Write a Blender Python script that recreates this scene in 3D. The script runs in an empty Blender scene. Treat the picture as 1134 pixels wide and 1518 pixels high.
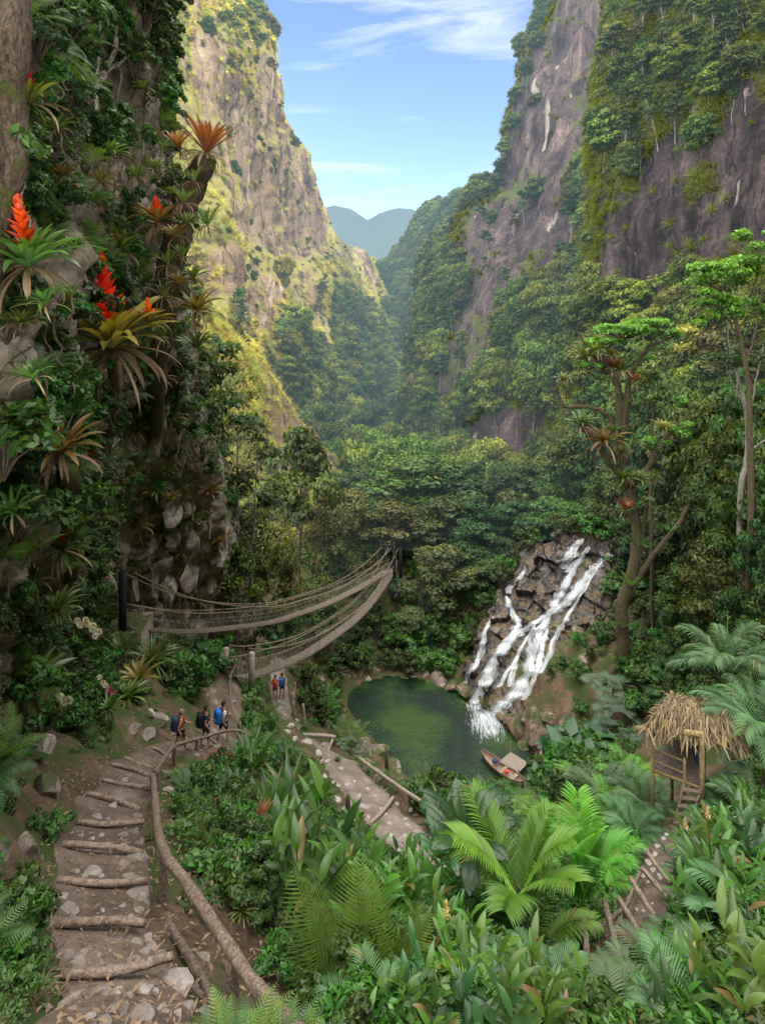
import bpy, bmesh, math, random
import numpy as np
from mathutils import Vector, Matrix, Euler, noise
from mathutils.bvhtree import BVHTree
R = random.Random(7); NR = np.random.RandomState(7)
PI = math.pi; rad = math.radians
scene = bpy.context.scene
COL = scene.collection
F, UH, VH = 850.0, 567.0, 480.0          # focal length and horizon of the photograph, in its pixels

def P(u, v, Y): return Vector(((u-UH)/F*Y, Y, -(v-VH)/F*Y))
def PZ(u, v, z): return P(u, v, -z*F/(v-VH))
def px(p): return (UH+F*p[0]/p[1], VH-F*p[2]/p[1])

# ------------------------------------------------------------------ camera
cd = bpy.data.cameras.new('camera'); cam = bpy.data.objects.new('camera', cd); COL.objects.link(cam)
cd.sensor_fit = 'HORIZONTAL'; cd.sensor_width = 36; cd.lens = 36*F/1134.0
cam.rotation_euler = (rad(90), 0, 0); cd.shift_y = -(759-VH)/1134.0
cd.clip_start = 0.1; cd.clip_end = 12000
scene.camera = cam
scene.view_settings.view_transform = 'Standard'; scene.view_settings.look = 'None'
scene.view_settings.exposure = 0; scene.view_settings.gamma = 1
scene.cycles.max_bounces = 5; scene.cycles.transparent_max_bounces = 8
scene.cycles.diffuse_bounces = 3; scene.cycles.glossy_bounces = 2; scene.cycles.transmission_bounces = 3
scene.cycles.caustics_reflective = False; scene.cycles.caustics_refractive = False

# ------------------------------------------------------------------ sky and sun
SKY_FILL = 18.0
SUN_AZ, SUN_EL = 129.0, 39.5     # azimuth clockwise from +Y
w = bpy.data.worlds.new('World'); scene.world = w; w.use_nodes = True
nt = w.node_tree; N = nt.nodes; L = nt.links; N.clear()
out = N.new('ShaderNodeOutputWorld'); bg = N.new('ShaderNodeBackground'); sky = N.new('ShaderNodeTexSky')
sky.sky_type = 'NISHITA'; sky.sun_disc = False; sky.sun_elevation = rad(SUN_EL); sky.sun_rotation = rad(SUN_AZ)
sky.air_density = 1.0; sky.dust_density = 0.7; sky.ozone_density = 1.6; sky.altitude = 900
bg.inputs['Strength'].default_value = 0.33
tc = N.new('ShaderNodeTexCoord'); mp = N.new('ShaderNodeMapping'); mp.inputs['Scale'].default_value = (1.5, 1.5, 9)
mp.inputs['Rotation'].default_value = (rad(4), rad(10), 0)
n1 = N.new('ShaderNodeTexNoise'); n1.inputs['Scale'].default_value = 1.6; n1.inputs['Detail'].default_value = 9; n1.inputs['Roughness'].default_value = 0.62
n1.inputs['Distortion'].default_value = 0.5
cr = N.new('ShaderNodeValToRGB'); cr.color_ramp.elements[0].position = 0.54; cr.color_ramp.elements[1].position = 0.85
cr.color_ramp.elements[0].color = (0, 0, 0, 1); cr.color_ramp.elements[1].color = (.75, .75, .75, 1)
mx = N.new('ShaderNodeMixRGB'); mx.inputs['Color2'].default_value = (4.6, 4.8, 4.9, 1)
L.new(tc.outputs['Generated'], mp.inputs['Vector']); L.new(mp.outputs[0], n1.inputs['Vector']); L.new(n1.outputs[0], cr.inputs[0])
L.new(cr.outputs[0], mx.inputs['Fac']); L.new(sky.outputs[0], mx.inputs['Color1']); # added fill glow overhead and behind the viewer, out of view, brightens shaded slopes
sp = N.new('ShaderNodeSeparateXYZ'); L.new(tc.outputs['Generated'], sp.inputs[0])
fz = N.new('ShaderNodeMapRange'); fz.interpolation_type = 'SMOOTHSTEP'; fz.inputs[1].default_value = 0.50; fz.inputs[2].default_value = 0.86; L.new(sp.outputs['Z'], fz.inputs[0])
fy = N.new('ShaderNodeMapRange'); fy.interpolation_type = 'SMOOTHSTEP'; fy.inputs[1].default_value = 0.55; fy.inputs[2].default_value = -0.1; L.new(sp.outputs['Y'], fy.inputs[0])
fm = N.new('ShaderNodeMath'); fm.operation = 'MAXIMUM'; L.new(fz.outputs[0], fm.inputs[0]); L.new(fy.outputs[0], fm.inputs[1])
mc = N.new('ShaderNodeMixRGB'); mc.inputs['Color2'].default_value = (SKY_FILL*1.0, SKY_FILL*0.99, SKY_FILL*0.95, 1); L.new(fm.outputs[0], mc.inputs['Fac']); L.new(mx.outputs[0], mc.inputs['Color1'])
L.new(mc.outputs[0], bg.inputs[0]); L.new(bg.outputs[0], out.inputs[0])
sd = bpy.data.lights.new('sun', 'SUN'); sun = bpy.data.objects.new('sun', sd); COL.objects.link(sun)
sd.energy = 5.0; sd.angle = rad(0.6); sd.color = (1.0, 0.86, 0.62)
sdir = Vector((math.sin(rad(SUN_AZ))*math.cos(rad(SUN_EL)), math.cos(rad(SUN_AZ))*math.cos(rad(SUN_EL)), math.sin(rad(SUN_EL))))
sun.rotation_euler = (-sdir).to_track_quat('-Z', 'Y').to_euler()

# ------------------------------------------------------------------ material helpers
def newmat(name):
    m = bpy.data.materials.new(name); m.use_nodes = True; nt = m.node_tree; nt.nodes.clear()
    return m, nt, nt.nodes, nt.links
def haze(nt, sh, on=True):  # distance haze painted into the material as a bluish glow, no air volume
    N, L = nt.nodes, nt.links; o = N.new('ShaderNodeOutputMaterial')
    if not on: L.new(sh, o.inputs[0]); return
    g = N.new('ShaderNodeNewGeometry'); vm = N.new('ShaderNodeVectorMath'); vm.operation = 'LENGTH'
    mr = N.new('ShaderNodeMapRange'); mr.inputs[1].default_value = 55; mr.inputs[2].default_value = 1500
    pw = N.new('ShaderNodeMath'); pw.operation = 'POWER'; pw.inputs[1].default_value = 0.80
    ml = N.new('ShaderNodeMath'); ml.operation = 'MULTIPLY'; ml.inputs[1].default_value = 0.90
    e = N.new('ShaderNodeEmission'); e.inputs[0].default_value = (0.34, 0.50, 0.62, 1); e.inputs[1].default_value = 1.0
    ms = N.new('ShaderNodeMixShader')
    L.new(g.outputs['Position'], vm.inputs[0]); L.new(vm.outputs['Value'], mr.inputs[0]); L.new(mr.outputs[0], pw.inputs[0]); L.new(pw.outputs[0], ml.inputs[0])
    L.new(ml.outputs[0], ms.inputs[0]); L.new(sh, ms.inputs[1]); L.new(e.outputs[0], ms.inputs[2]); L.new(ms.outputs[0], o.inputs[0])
def ramp(N, stops, interp='LINEAR'):
    r = N.new('ShaderNodeValToRGB'); r.color_ramp.interpolation = interp; e = r.color_ramp.elements
    e[0].position, e[0].color = stops[0][0], (*stops[0][1], 1); e[1].position, e[1].color = stops[-1][0], (*stops[-1][1], 1)
    for p, c in stops[1:-1]:
        k = e.new(p); k.color = (*c, 1)
    return r
def noisetex(N, L, vec, scale, detail=5, rough=0.55, dist=0.0):
    n = N.new('ShaderNodeTexNoise'); n.inputs['Scale'].default_value = scale; n.inputs['Detail'].default_value = detail
    n.inputs['Roughness'].default_value = rough; n.inputs['Distortion'].default_value = dist
    if vec is not None: L.new(vec, n.inputs['Vector'])
    return n
def mapping(N, L, src, scale=(1, 1, 1), rot=(0, 0, 0)):
    m = N.new('ShaderNodeMapping'); m.inputs['Scale'].default_value = scale; m.inputs['Rotation'].default_value = rot; L.new(src, m.inputs['Vector']); return m.outputs[0]
def mix(N, L, a, b, f, mode='MIX'):
    m = N.new('ShaderNodeMixRGB'); m.blend_type = mode
    for k, s in ((0, f), (1, a), (2, b)):
        if isinstance(s, (int, float)): m.inputs[k].default_value = s
        elif isinstance(s, tuple): m.inputs[k].default_value = (*s, 1)
        else: L.new(s, m.inputs[k])
    return m.outputs[0]
def bsdf(N, L, col, rough=0.8, spec=0.3, bump=None, bstr=0.5, bdist=0.1):
    b = N.new('ShaderNodeBsdfPrincipled')
    if isinstance(col, tuple): b.inputs['Base Color'].default_value = (*col, 1)
    else: L.new(col, b.inputs['Base Color'])
    if isinstance(rough, (int, float)): b.inputs['Roughness'].default_value = rough
    else: L.new(rough, b.inputs['Roughness'])
    b.inputs['Specular IOR Level'].default_value = spec
    if bump is not None:
        bp = N.new('ShaderNodeBump'); bp.inputs['Strength'].default_value = bstr; bp.inputs['Distance'].default_value = bdist
        L.new(bump, bp.inputs['Height']); L.new(bp.outputs[0], b.inputs['Normal'])
    return b
MATS = {}
def leafmat(name, dark, light, rough=0.45, trans=0.35, spec=0.4, hz=False, tint=None):
    """foliage: the attribute 'lf' (0..1, one value a leaf) runs from dark to light, every plant a little different"""
    if name in MATS: return MATS[name]
    m, nt, N, L = newmat(name)
    at = N.new('ShaderNodeAttribute'); at.attribute_name = 'lf'
    oi = N.new('ShaderNodeObjectInfo')
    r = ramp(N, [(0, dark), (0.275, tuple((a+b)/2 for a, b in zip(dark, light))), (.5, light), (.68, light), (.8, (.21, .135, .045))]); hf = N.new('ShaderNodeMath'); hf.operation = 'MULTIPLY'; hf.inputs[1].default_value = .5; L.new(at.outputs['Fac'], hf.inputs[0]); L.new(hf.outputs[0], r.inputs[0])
    hs = N.new('ShaderNodeHueSaturation')
    a1 = N.new('ShaderNodeMapRange'); a1.inputs[3].default_value = 0.47; a1.inputs[4].default_value = 0.525; L.new(oi.outputs['Random'], a1.inputs[0])
    a2 = N.new('ShaderNodeMapRange'); a2.inputs[3].default_value = 0.72; a2.inputs[4].default_value = 1.3; L.new(oi.outputs['Random'], a2.inputs[0])
    L.new(a1.outputs[0], hs.inputs['Hue']); L.new(a2.outputs[0], hs.inputs['Value']); L.new(r.outputs[0], hs.inputs['Color'])
    col = hs.outputs[0]
    if hz:
        g = N.new('ShaderNodeNewGeometry'); n = noisetex(N, L, g.outputs['Position'], 0.05, 3)
        rr = ramp(N, [(0.35, (0.6, 0.72, 0.6)), (0.65, (1.4, 1.25, 0.85))]); L.new(n.outputs[0], rr.inputs[0])
        col = mix(N, L, col, rr.outputs[0], 1.0, 'MULTIPLY')
    b = bsdf(N, L, col, rough, spec)
    t = N.new('ShaderNodeBsdfTranslucent'); L.new(mix(N, L, col, (1.3, 1.35, 0.5), 1.0, 'MULTIPLY'), t.inputs[0])
    ms = N.new('ShaderNodeMixShader'); ms.inputs[0].default_value = trans; L.new(b.outputs[0], ms.inputs[1]); L.new(t.outputs[0], ms.inputs[2])
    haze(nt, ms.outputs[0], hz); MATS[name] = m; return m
def barkmat(name, c1, c2, moss=0.0, hz=False, scale=(9, 9, 2.2)):
    if name in MATS: return MATS[name]
    m, nt, N, L = newmat(name); tc = N.new('ShaderNodeTexCoord')
    v = mapping(N, L, tc.outputs['Object'], scale); n = noisetex(N, L, v, 2.2, 6, 0.65, 0.4)
    r = ramp(N, [(0.32, c1), (0.68, c2)]); L.new(n.outputs[0], r.inputs[0]); col = r.outputs[0]
    if moss:
        n2 = noisetex(N, L, tc.outputs['Object'], 2.3, 5); r2 = ramp(N, [(0.62-moss*0.3, (0, 0, 0)), (0.72-moss*0.3, (1, 1, 1))]); L.new(n2.outputs[0], r2.inputs[0])
        col = mix(N, L, col, (0.06, 0.075, 0.018), r2.outputs[0])
    f2 = noisetex(N, L, tc.outputs['Object'], 34, 6, .72); rf2 = ramp(N, [(.3, (.45, .45, .45)), (.7, (1.5, 1.5, 1.5))]); L.new(f2.outputs[0], rf2.inputs[0]); col = mix(N, L, col, rf2.outputs[0], .85, 'MULTIPLY'); hb_ = mix(N, L, n.outputs[0], f2.outputs[0], .45)
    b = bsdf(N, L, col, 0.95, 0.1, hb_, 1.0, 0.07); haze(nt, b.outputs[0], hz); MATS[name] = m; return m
def rockmat(name, c1, c2, c3, moss=(0.05, 0.07, 0.02), mossamt=0.3, sc=1.0, wet=0.75, hz=False):
    if name in MATS: return MATS[name]
    m, nt, N, L = newmat(name); tc = N.new('ShaderNodeTexCoord'); g = N.new('ShaderNodeNewGeometry'); pos = g.outputs['Position']
    n = noisetex(N, L, pos, 0.9*sc, 8, 0.62, 0.5); r = ramp(N, [(0.3, c1), (0.5, c2), (0.72, c3)]); L.new(n.outputs[0], r.inputs[0])
    fine = noisetex(N, L, pos, 7*sc, 8, 0.7); rf = ramp(N, [(0.3, (0.55, 0.55, 0.55)), (0.7, (1.35, 1.32, 1.28))]); L.new(fine.outputs[0], rf.inputs[0])
    col = mix(N, L, r.outputs[0], rf.outputs[0], 0.9, 'MULTIPLY')
    mm = noisetex(N, L, pos, 1.3*sc, 6, 0.7); sx = N.new('ShaderNodeSeparateXYZ'); L.new(g.outputs['Normal'], sx.inputs[0])
    ad = N.new('ShaderNodeMath'); ad.operation = 'MULTIPLY_ADD'; ad.inputs[1].default_value = 0.22; L.new(sx.outputs['Z'], ad.inputs[0]); L.new(mm.outputs[0], ad.inputs[2])
    rm = ramp(N, [(0.72-mossamt*0.4, (0, 0, 0)), (0.80-mossamt*0.4, (1, 1, 1))]); L.new(ad.outputs[0], rm.inputs[0])
    col = mix(N, L, col, moss, rm.outputs[0])
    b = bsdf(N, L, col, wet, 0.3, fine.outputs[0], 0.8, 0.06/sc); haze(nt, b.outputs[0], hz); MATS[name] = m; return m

# ------------------------------------------------------------------ mesh helpers
class MB:
    """collects polygons for ONE mesh"""
    def __init__(s): s.v = []; s.f = []; s.lf = []; s.nv = 0; s.fm = []
    def add(s, verts, faces, lf=0.5, mi=0):
        verts = np.asarray(verts, dtype=np.float32).reshape(-1, 3); n = len(verts)
        s.v.append(verts); o = s.nv
        s.f.extend([tuple(i+o for i in fc) for fc in faces]); s.fm.extend([mi]*len(faces))
        s.lf.append(np.full(n, lf, dtype=np.float32) if np.isscalar(lf) else np.asarray(lf, dtype=np.float32)); s.nv += n
    def mesh(s, name, mats, smooth=True):
        me = bpy.data.meshes.new(name)
        V = np.concatenate(s.v) if s.v else np.zeros((0, 3), np.float32)
        nf = len(s.f); tot = np.array([len(f) for f in s.f], dtype=np.int32); flat = np.fromiter((i for f in s.f for i in f), dtype=np.int32)
        fillmesh(me, V, flat, tot)
        if not isinstance(mats, (list, tuple)): mats = [mats]
        for m in mats: me.materials.append(m)
        if len(mats) > 1: me.polygons.foreach_set('material_index', np.array(s.fm, dtype=np.int32))
        me.polygons.foreach_set('use_smooth', np.full(nf, smooth))
        a = me.attributes.new('lf', 'FLOAT', 'POINT'); a.data.foreach_set('value', np.concatenate(s.lf))
        me.update(); return me
    def build(s, name, mats, parent=None, smooth=True, loc=None):
        o = bpy.data.objects.new(name, s.mesh(name, mats, smooth)); COL.objects.link(o)
        if parent is not None: o.parent = parent
        if loc is not None: o.location = loc
        return o
def fillmesh(me, V, flat, tot):
    me.vertices.add(len(V)); me.vertices.foreach_set('co', V.astype(np.float32).ravel())
    me.loops.add(len(flat)); me.loops.foreach_set('vertex_index', flat)
    me.polygons.add(len(tot)); st = np.zeros(len(tot), dtype=np.int32); st[1:] = np.cumsum(tot)[:-1]
    me.polygons.foreach_set('loop_start', st)
    me.polygons.foreach_set('loop_total', tot)
    me.update(calc_edges=True)
def gridmesh(name, G, mat, smooth=True):
    n, m = G.shape[:2]; idx = np.arange(n*m).reshape(n, m)
    q = np.stack([idx[:-1, :-1], idx[:-1, 1:], idx[1:, 1:], idx[1:, :-1]], -1).reshape(-1, 4).astype(np.int32)
    me = bpy.data.meshes.new(name); fillmesh(me, G.reshape(-1, 3), q.ravel(), np.full(len(q), 4, np.int32))
    me.materials.append(mat); me.polygons.foreach_set('use_smooth', np.full(len(q), smooth)); me.update(); return me

THINGS = []      # top-level things still waiting for a label that singles them out
def tag(o, desc, cat, group=None, kind=None, label=None):
    o['category'] = cat
    if group: o['group'] = group
    if kind: o['kind'] = kind
    if label: o['label'] = label
    else: THINGS.append((o, desc))
    return o
def empty(name, loc=(0, 0, 0), rz=0.0, s=1.0):
    o = bpy.data.objects.new(name, None); COL.objects.link(o); o.location = loc; o.rotation_euler = (0, 0, rz); o.scale = (s, s, s)
    o.empty_display_size = 0.3; return o
KIDS = {}
def kids(o, *cs):
    KIDS.setdefault(o.name, []).extend(cs); return o
def copy_thing(o, loc=None, rz=0.0, s=1.0, desc=None, tilt=None):
    def cp(a, par):
        c = a.copy(); COL.objects.link(c)
        if par is not None: c.parent = par
        for ch in a.children: cp(ch, c)
        return c
    c = cp(o, None)
    if 'label' in c: del c['label']
    c.location = loc; c.rotation_mode = 'ZYX'; c.rotation_euler = (tilt[0] if tilt else 0, tilt[1] if tilt else 0, rz)
    c.scale = (s, s, s) if not isinstance(s, (tuple, list)) else s
    THINGS.append((c, desc)); return c
def struct(name, me_or_obj, label, cat='terrain'):
    o = me_or_obj
    if isinstance(o, bpy.types.Mesh): o = bpy.data.objects.new(name, o); COL.objects.link(o)
    o['kind'] = 'structure'; o['label'] = label; o['category'] = cat; return o

def catmull(G, n, m):
    """smooth interpolation of a control grid"""
    def interp(A, k):
        A = np.asarray(A, float); L_ = len(A); t = np.linspace(0, L_-1, k); i = np.minimum(t.astype(int), L_-2); f = (t-i)[:, None, None]
        p0 = A[np.maximum(i-1, 0)]; p1 = A[i]; p2 = A[i+1]; p3 = A[np.minimum(i+2, L_-1)]
        return 0.5*((2*p1)+(-p0+p2)*f+(2*p0-5*p1+4*p2-p3)*f**2+(-p0+3*p1-3*p2+p3)*f**3)
    A = interp(G, n); A = interp(np.swapaxes(A, 0, 1), m); return np.swapaxes(A, 0, 1)
def normals(G):
    du = np.gradient(G, axis=1); dv = np.gradient(G, axis=0); n = np.cross(du, dv); n /= np.linalg.norm(n, axis=2, keepdims=True)+1e-9
    return n
def nfield(G, scale, octs=4, seed=0.0, H=0.9, stretch=(1, 1, 1)):
    flat = G.reshape(-1, 3)*np.array(stretch)*scale+seed
    return np.array([noise.fractal(Vector(p), H, 2.1, octs) for p in flat]).reshape(G.shape[:2])
def vfield(G, scale, seed=0.0, stretch=(1, 1, 1)):
    flat = G.reshape(-1, 3)*np.array(stretch)*scale+seed; out = np.empty(len(flat)); cid = np.empty(len(flat))
    for i, p in enumerate(flat):
        d, pts = noise.voronoi(Vector(p)); out[i] = d[1]-d[0]; cid[i] = noise.cell(pts[0]*3.7)
    return out.reshape(G.shape[:2]), cid.reshape(G.shape[:2])
BV = {}
def mkbvh(key, G):
    n, m = G.shape[:2]; idx = np.arange(n*m).reshape(n, m)
    q = np.stack([idx[:-1, :-1], idx[:-1, 1:], idx[1:, 1:], idx[1:, :-1]], -1).reshape(-1, 4)
    BV[key] = BVHTree.FromPolygons([Vector(p) for p in G.reshape(-1, 3)], q.tolist())
def hit(u, v, keys=None):
    """the point of the terrain seen at a place of the photograph: used to stand things on the ground"""
    d = P(u, v, 1.0).normalized(); best = None
    for k in (keys or BV):
        h = BV[k].ray_cast(Vector((0, 0, 0)), d)
        if h[0] is not None and (best is None or h[3] < best[3]): best = h
    return (best[0], best[1]) if best else (None, None)
CLEAR = []      # parts of the view that plants must leave open: (list of corners)
def clear_poly(*p): CLEAR.append(np.array(p, float))
def blocked(u, v, w, h):
    """does a plant standing at u, v and h tall cover one of the open places?"""
    for q in CLEAR:
        x0, y0 = q.min(0); x1, y1 = q.max(0)
        if u+w < x0 or u-w > x1 or v < y0 or v-h > y1: continue
        for a in (-1, 0, 1):
            for b in (.15, .6, 1):
                if pin(u+a*w, v-b*h, q): return True
    return False
def pin(x, y, q):
    c = False; n = len(q)
    for i in range(n):
        x0, y0 = q[i]; x1, y1 = q[(i+1) % n]
        if (y0 > y) != (y1 > y) and x < (x1-x0)*(y-y0)/(y1-y0+1e-12)+x0: c = not c
    return c
clear_poly((90,1518),(75,1400),(85,1320),(90,1265),(120,1200),(160,1130),(225,1108),(240,1140),(222,1200),(222,1300),(230,1400),(275,1430),(300,1518))
clear_poly((222,1130),(240,1130),(262,1265),(355,1395),(470,1530),(290,1530),(232,1370))
clear_poly((250,1120),(250,1045),(320,1038),(345,1045),(350,1112)); clear_poly((222,1140),(225,1100),(260,1085),(300,1118),(290,1135))
clear_poly((300,1110),(315,1010),(352,995),(356,1020),(345,1060),(350,1110))
clear_poly((42,1088),(95,1088),(98,1205),(50,1205)); clear_poly((0,1245),(70,1240),(72,1300),(0,1320)); clear_poly((175,1040),(225,1055),(215,1100),(180,1110))
clear_poly((398,1042),(400,992),(430,992),(438,1060),(470,1085),(500,1105),(545,1150),(600,1190),(655,1235),(630,1280),(590,1265),(545,1235),(505,1195),(470,1125),(425,1090),(405,1060))
clear_poly((510,1050),(525,1012),(600,1000),(690,1018),(740,1060),(785,1105),(785,1160),(700,1150),(625,1145),(590,1110),(545,1085))
clear_poly((985,1235),(1000,1160),(955,1140),(950,1060),(1060,1060),(1095,1090),(1060,1165),(1040,1180),(1030,1235))
clear_poly((965,1235),(950,1300),(900,1390),(855,1420),(870,1450),(920,1450),(975,1400),(1000,1320),(1000,1250))
clear_poly((172,935),(172,845),(195,845),(255,885),(330,890),(400,880),(470,858),(570,825),(600,830),(586,870),(540,910),(480,965),(400,1005),(350,1008),(345,985),(400,965),(450,945),(400,935),(320,945),(250,945))
clear_poly((690,1030),(700,960),(740,880),(780,830),(870,800),(905,805),(900,850),(850,930),(810,980),(790,1060),(730,1085))
clear_poly((520,1112),(560,1100),(615,1150),(600,1160)); clear_poly((715,1170),(712,1115),(785,1112),(785,1170))
def patch(key, rows, n, m, amp=0.0, sc=0.1, stripe=0.0, ssc=0.1, seed=0.0, vor=0.0, vsc=0.2, octs=5, rid=0.0, rsc=0.1, rst=(1, 1, .3)):
    C = np.array([[P(*c) for c in r] for r in rows]); G = catmull(C, n, m); Nn = normals(G)
    if np.mean(np.sum(Nn*G, axis=2)) > 0: Nn = -Nn
    D = amp*nfield(G, sc, octs, seed)
    if stripe: D = D+stripe*nfield(G, ssc, 4, seed+50, 0.9, (1, 1, 0.16))
    if rid:
        fl_ = G.reshape(-1, 3)*np.array(rst)*rsc+seed+31; D = D+rid*np.array([noise.ridged_multi_fractal(Vector(q), .85, 2.2, 6, 1.0, 2.0)-1.2 for q in fl_]).reshape(G.shape[:2])
    if vor:
        a, c = vfield(G, vsc, seed+9); D = D+(vor*(np.minimum(a*2.2, 0.5)+c*0.35) if vor > 0 else -vor*c)
    G = G+Nn*D[..., None]; mkbvh(key, G); return G
# ------------------------------------------------------------------ terrain materials
def wallmat(name, rockA, rockB, rockC, grassA, grassB, grass=0.5, stripe=(0.18, 0.18, 0.03), gs=0.045, pale=0.0):
    m, nt, N, L = newmat(name); g = N.new('ShaderNodeNewGeometry'); pos = g.outputs['Position']
    v = mapping(N, L, pos, stripe); n = noisetex(N, L, v, 1.0, 9, 0.66, 0.35); r = ramp(N, [(0.36, rockA), (0.5, rockB), (0.62, rockC), (0.72, tuple(min(1, c*1.9) for c in rockC))]); L.new(n.outputs[0], r.inputs[0])
    fine = noisetex(N, L, pos, 1.3, 12, 0.82); rf = ramp(N, [(0.36, (0.35, 0.35, 0.35)), (0.64, (1.55, 1.52, 1.45))]); L.new(fine.outputs[0], rf.inputs[0])
    vc = N.new('ShaderNodeTexVoronoi'); vc.feature = 'DISTANCE_TO_EDGE'; vc.inputs['Scale'].default_value = 1.0; vd = mix(N, L, mapping(N, L, pos, tuple(s*1.6 for s in stripe)), noisetex(N, L, pos, .25, 5).outputs['Color'], .25); L.new(vd, vc.inputs['Vector'])
    rc = ramp(N, [(0.0, (.25, .25, .27)), (0.035, (1, 1, 1))]); L.new(vc.outputs['Distance'], rc.inputs[0])
    col = mix(N, L, r.outputs[0], rf.outputs[0], 0.9, 'MULTIPLY')
    col = mix(N, L, col, rc.outputs[0], .85, 'MULTIPLY')
    if pale:
        v2 = mapping(N, L, pos, tuple(s*1.3 for s in stripe)); n3 = noisetex(N, L, v2, 1.0, 4, 0.5, 0.6); r3 = ramp(N, [(0.66, (0, 0, 0)), (0.70, (1, 1, 1))]); L.new(n3.outputs[0], r3.inputs[0])
        col = mix(N, L, col, (pale, pale*0.88, pale*0.75), r3.outputs[0])
    gn = noisetex(N, L, mapping(N, L, pos, (1, 1, 0.45)), gs, 9, 0.68, 0.3)
    sx = N.new('ShaderNodeSeparateXYZ'); L.new(g.outputs['Normal'], sx.inputs[0])
    ad = N.new('ShaderNodeMath'); ad.operation = 'MULTIPLY_ADD'; ad.inputs[1].default_value = 0.22; L.new(sx.outputs['Z'], ad.inputs[0]); L.new(gn.outputs[0], ad.inputs[2])
    at = N.new('ShaderNodeAttribute'); at.attribute_name = 'veg'; a2 = N.new('ShaderNodeMath'); a2.operation = 'MULTIPLY_ADD'; a2.inputs[1].default_value = 0.26; L.new(at.outputs['Fac'], a2.inputs[0]); L.new(ad.outputs[0], a2.inputs[2])
    gr = ramp(N, [(0.60+0.13-grass*0.2, (0, 0, 0)), (0.66+0.13-grass*0.2, (1, 1, 1))]); L.new(a2.outputs[0], gr.inputs[0])
    gc = noisetex(N, L, pos, 0.5, 12, 0.85); gcr = ramp(N, [(0.3, grassA), (0.7, grassB)]); L.new(gc.outputs[0], gcr.inputs[0])
    col = mix(N, L, col, gcr.outputs[0], gr.outputs[0])
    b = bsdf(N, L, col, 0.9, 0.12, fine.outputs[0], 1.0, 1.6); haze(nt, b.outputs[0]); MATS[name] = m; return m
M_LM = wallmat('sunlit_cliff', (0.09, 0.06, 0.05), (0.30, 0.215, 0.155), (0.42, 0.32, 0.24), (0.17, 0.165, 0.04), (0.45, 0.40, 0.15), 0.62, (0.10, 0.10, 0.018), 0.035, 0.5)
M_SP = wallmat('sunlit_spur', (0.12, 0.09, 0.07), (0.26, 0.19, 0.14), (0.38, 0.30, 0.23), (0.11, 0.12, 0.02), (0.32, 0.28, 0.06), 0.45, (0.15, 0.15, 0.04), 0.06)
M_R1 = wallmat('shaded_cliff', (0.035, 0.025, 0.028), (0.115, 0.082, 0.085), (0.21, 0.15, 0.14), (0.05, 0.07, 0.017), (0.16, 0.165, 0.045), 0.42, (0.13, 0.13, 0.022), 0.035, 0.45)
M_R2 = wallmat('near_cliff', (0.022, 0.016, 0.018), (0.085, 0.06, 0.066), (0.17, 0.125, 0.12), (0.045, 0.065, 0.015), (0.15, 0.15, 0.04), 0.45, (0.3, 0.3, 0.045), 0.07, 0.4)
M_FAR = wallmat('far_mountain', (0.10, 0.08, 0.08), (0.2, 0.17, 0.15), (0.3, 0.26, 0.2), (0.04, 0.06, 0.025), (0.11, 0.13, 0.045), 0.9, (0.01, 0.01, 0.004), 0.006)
M_VF = wallmat('valley_floor', (0.05, 0.05, 0.04), (0.1, 0.1, 0.06), (0.14, 0.12, 0.08), (0.02, 0.035, 0.012), (0.06, 0.09, 0.02), 0.9)

def pxmask(G, bare, noise_s, seed, base):
    """how overgrown the wall is: 0 bare rock .. 1 forest"""
    U = UH+F*G[..., 0]/G[..., 1]; V = VH-F*G[..., 2]/G[..., 1]; n = nfield(G, noise_s, 5, seed, 0.8, (1, 1, 0.6)); m = base(U, V)+n*0.45
    for (u, v, ru, rv, an, st) in bare:
        a = rad(an); du, dv = U-u, V-v; x = (du*math.cos(a)+dv*math.sin(a))/ru; y = (-du*math.sin(a)+dv*math.cos(a))/rv; m = m-st*np.exp(-(x*x+y*y)**1.5)
    return np.clip(m, 0, 1)
def sstep(x, a, b): t = np.clip((x-a)/(b-a), 0, 1); return t*t*(3-2*t)
def wall(name, G, mat, veg, label, cat='mountain'):
    me = gridmesh(name, G, mat); a = me.attributes.new('veg', 'FLOAT', 'POINT'); a.data.foreach_set('value', veg.ravel().astype(np.float32)); return struct(name, me, label, cat)
# ------------------------------------------------------------------ canyon walls
LM = patch('LM', [
 [(100,-130,150),(190,-130,165),(250,-130,190),(300,-130,230),(305,-120,300)],
 [(150,0,150),(230,0,165),(295,0,190),(347,0,230),(352,10,300)],
 [(160,60,149),(242,58,163),(318,56,188),(382,55,232),(387,65,305)],
 [(160,110,148),(250,106,162),(330,106,190),(402,106,240),(406,115,310)],
 [(180,190,145),(270,185,162),(350,180,200),(413,178,255),(418,190,330)],
 [(200,250,140),(290,240,165),(370,235,215),(440,229,280),(446,240,350)],
 [(210,320,135),(300,310,160),(380,300,220),(457,292,310),(465,300,380)],
 [(220,390,130),(310,380,150),(400,360,230),(491,351,350),(498,360,420)],
 [(230,460,125),(330,440,150),(430,410,230),(546,387,430),(556,394,500)],
 [(250,540,120),(360,500,150),(450,480,230),(578,445,430),(590,450,480)],
 [(270,620,115),(400,590,150),(480,560,220),(600,508,380),(612,515,420)],
 [(300,720,105),(430,690,140),(500,660,190),(590,620,280),(610,620,300)],
 [(330,820,100),(450,780,125),(530,760,160),(600,730,200),(620,720,210)]], 300, 220, 4.0, 0.035, 4.0, 0.05, 3.1, 1.2, 0.06, 5, 2.6, .035, (1, 1, .28))
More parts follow.
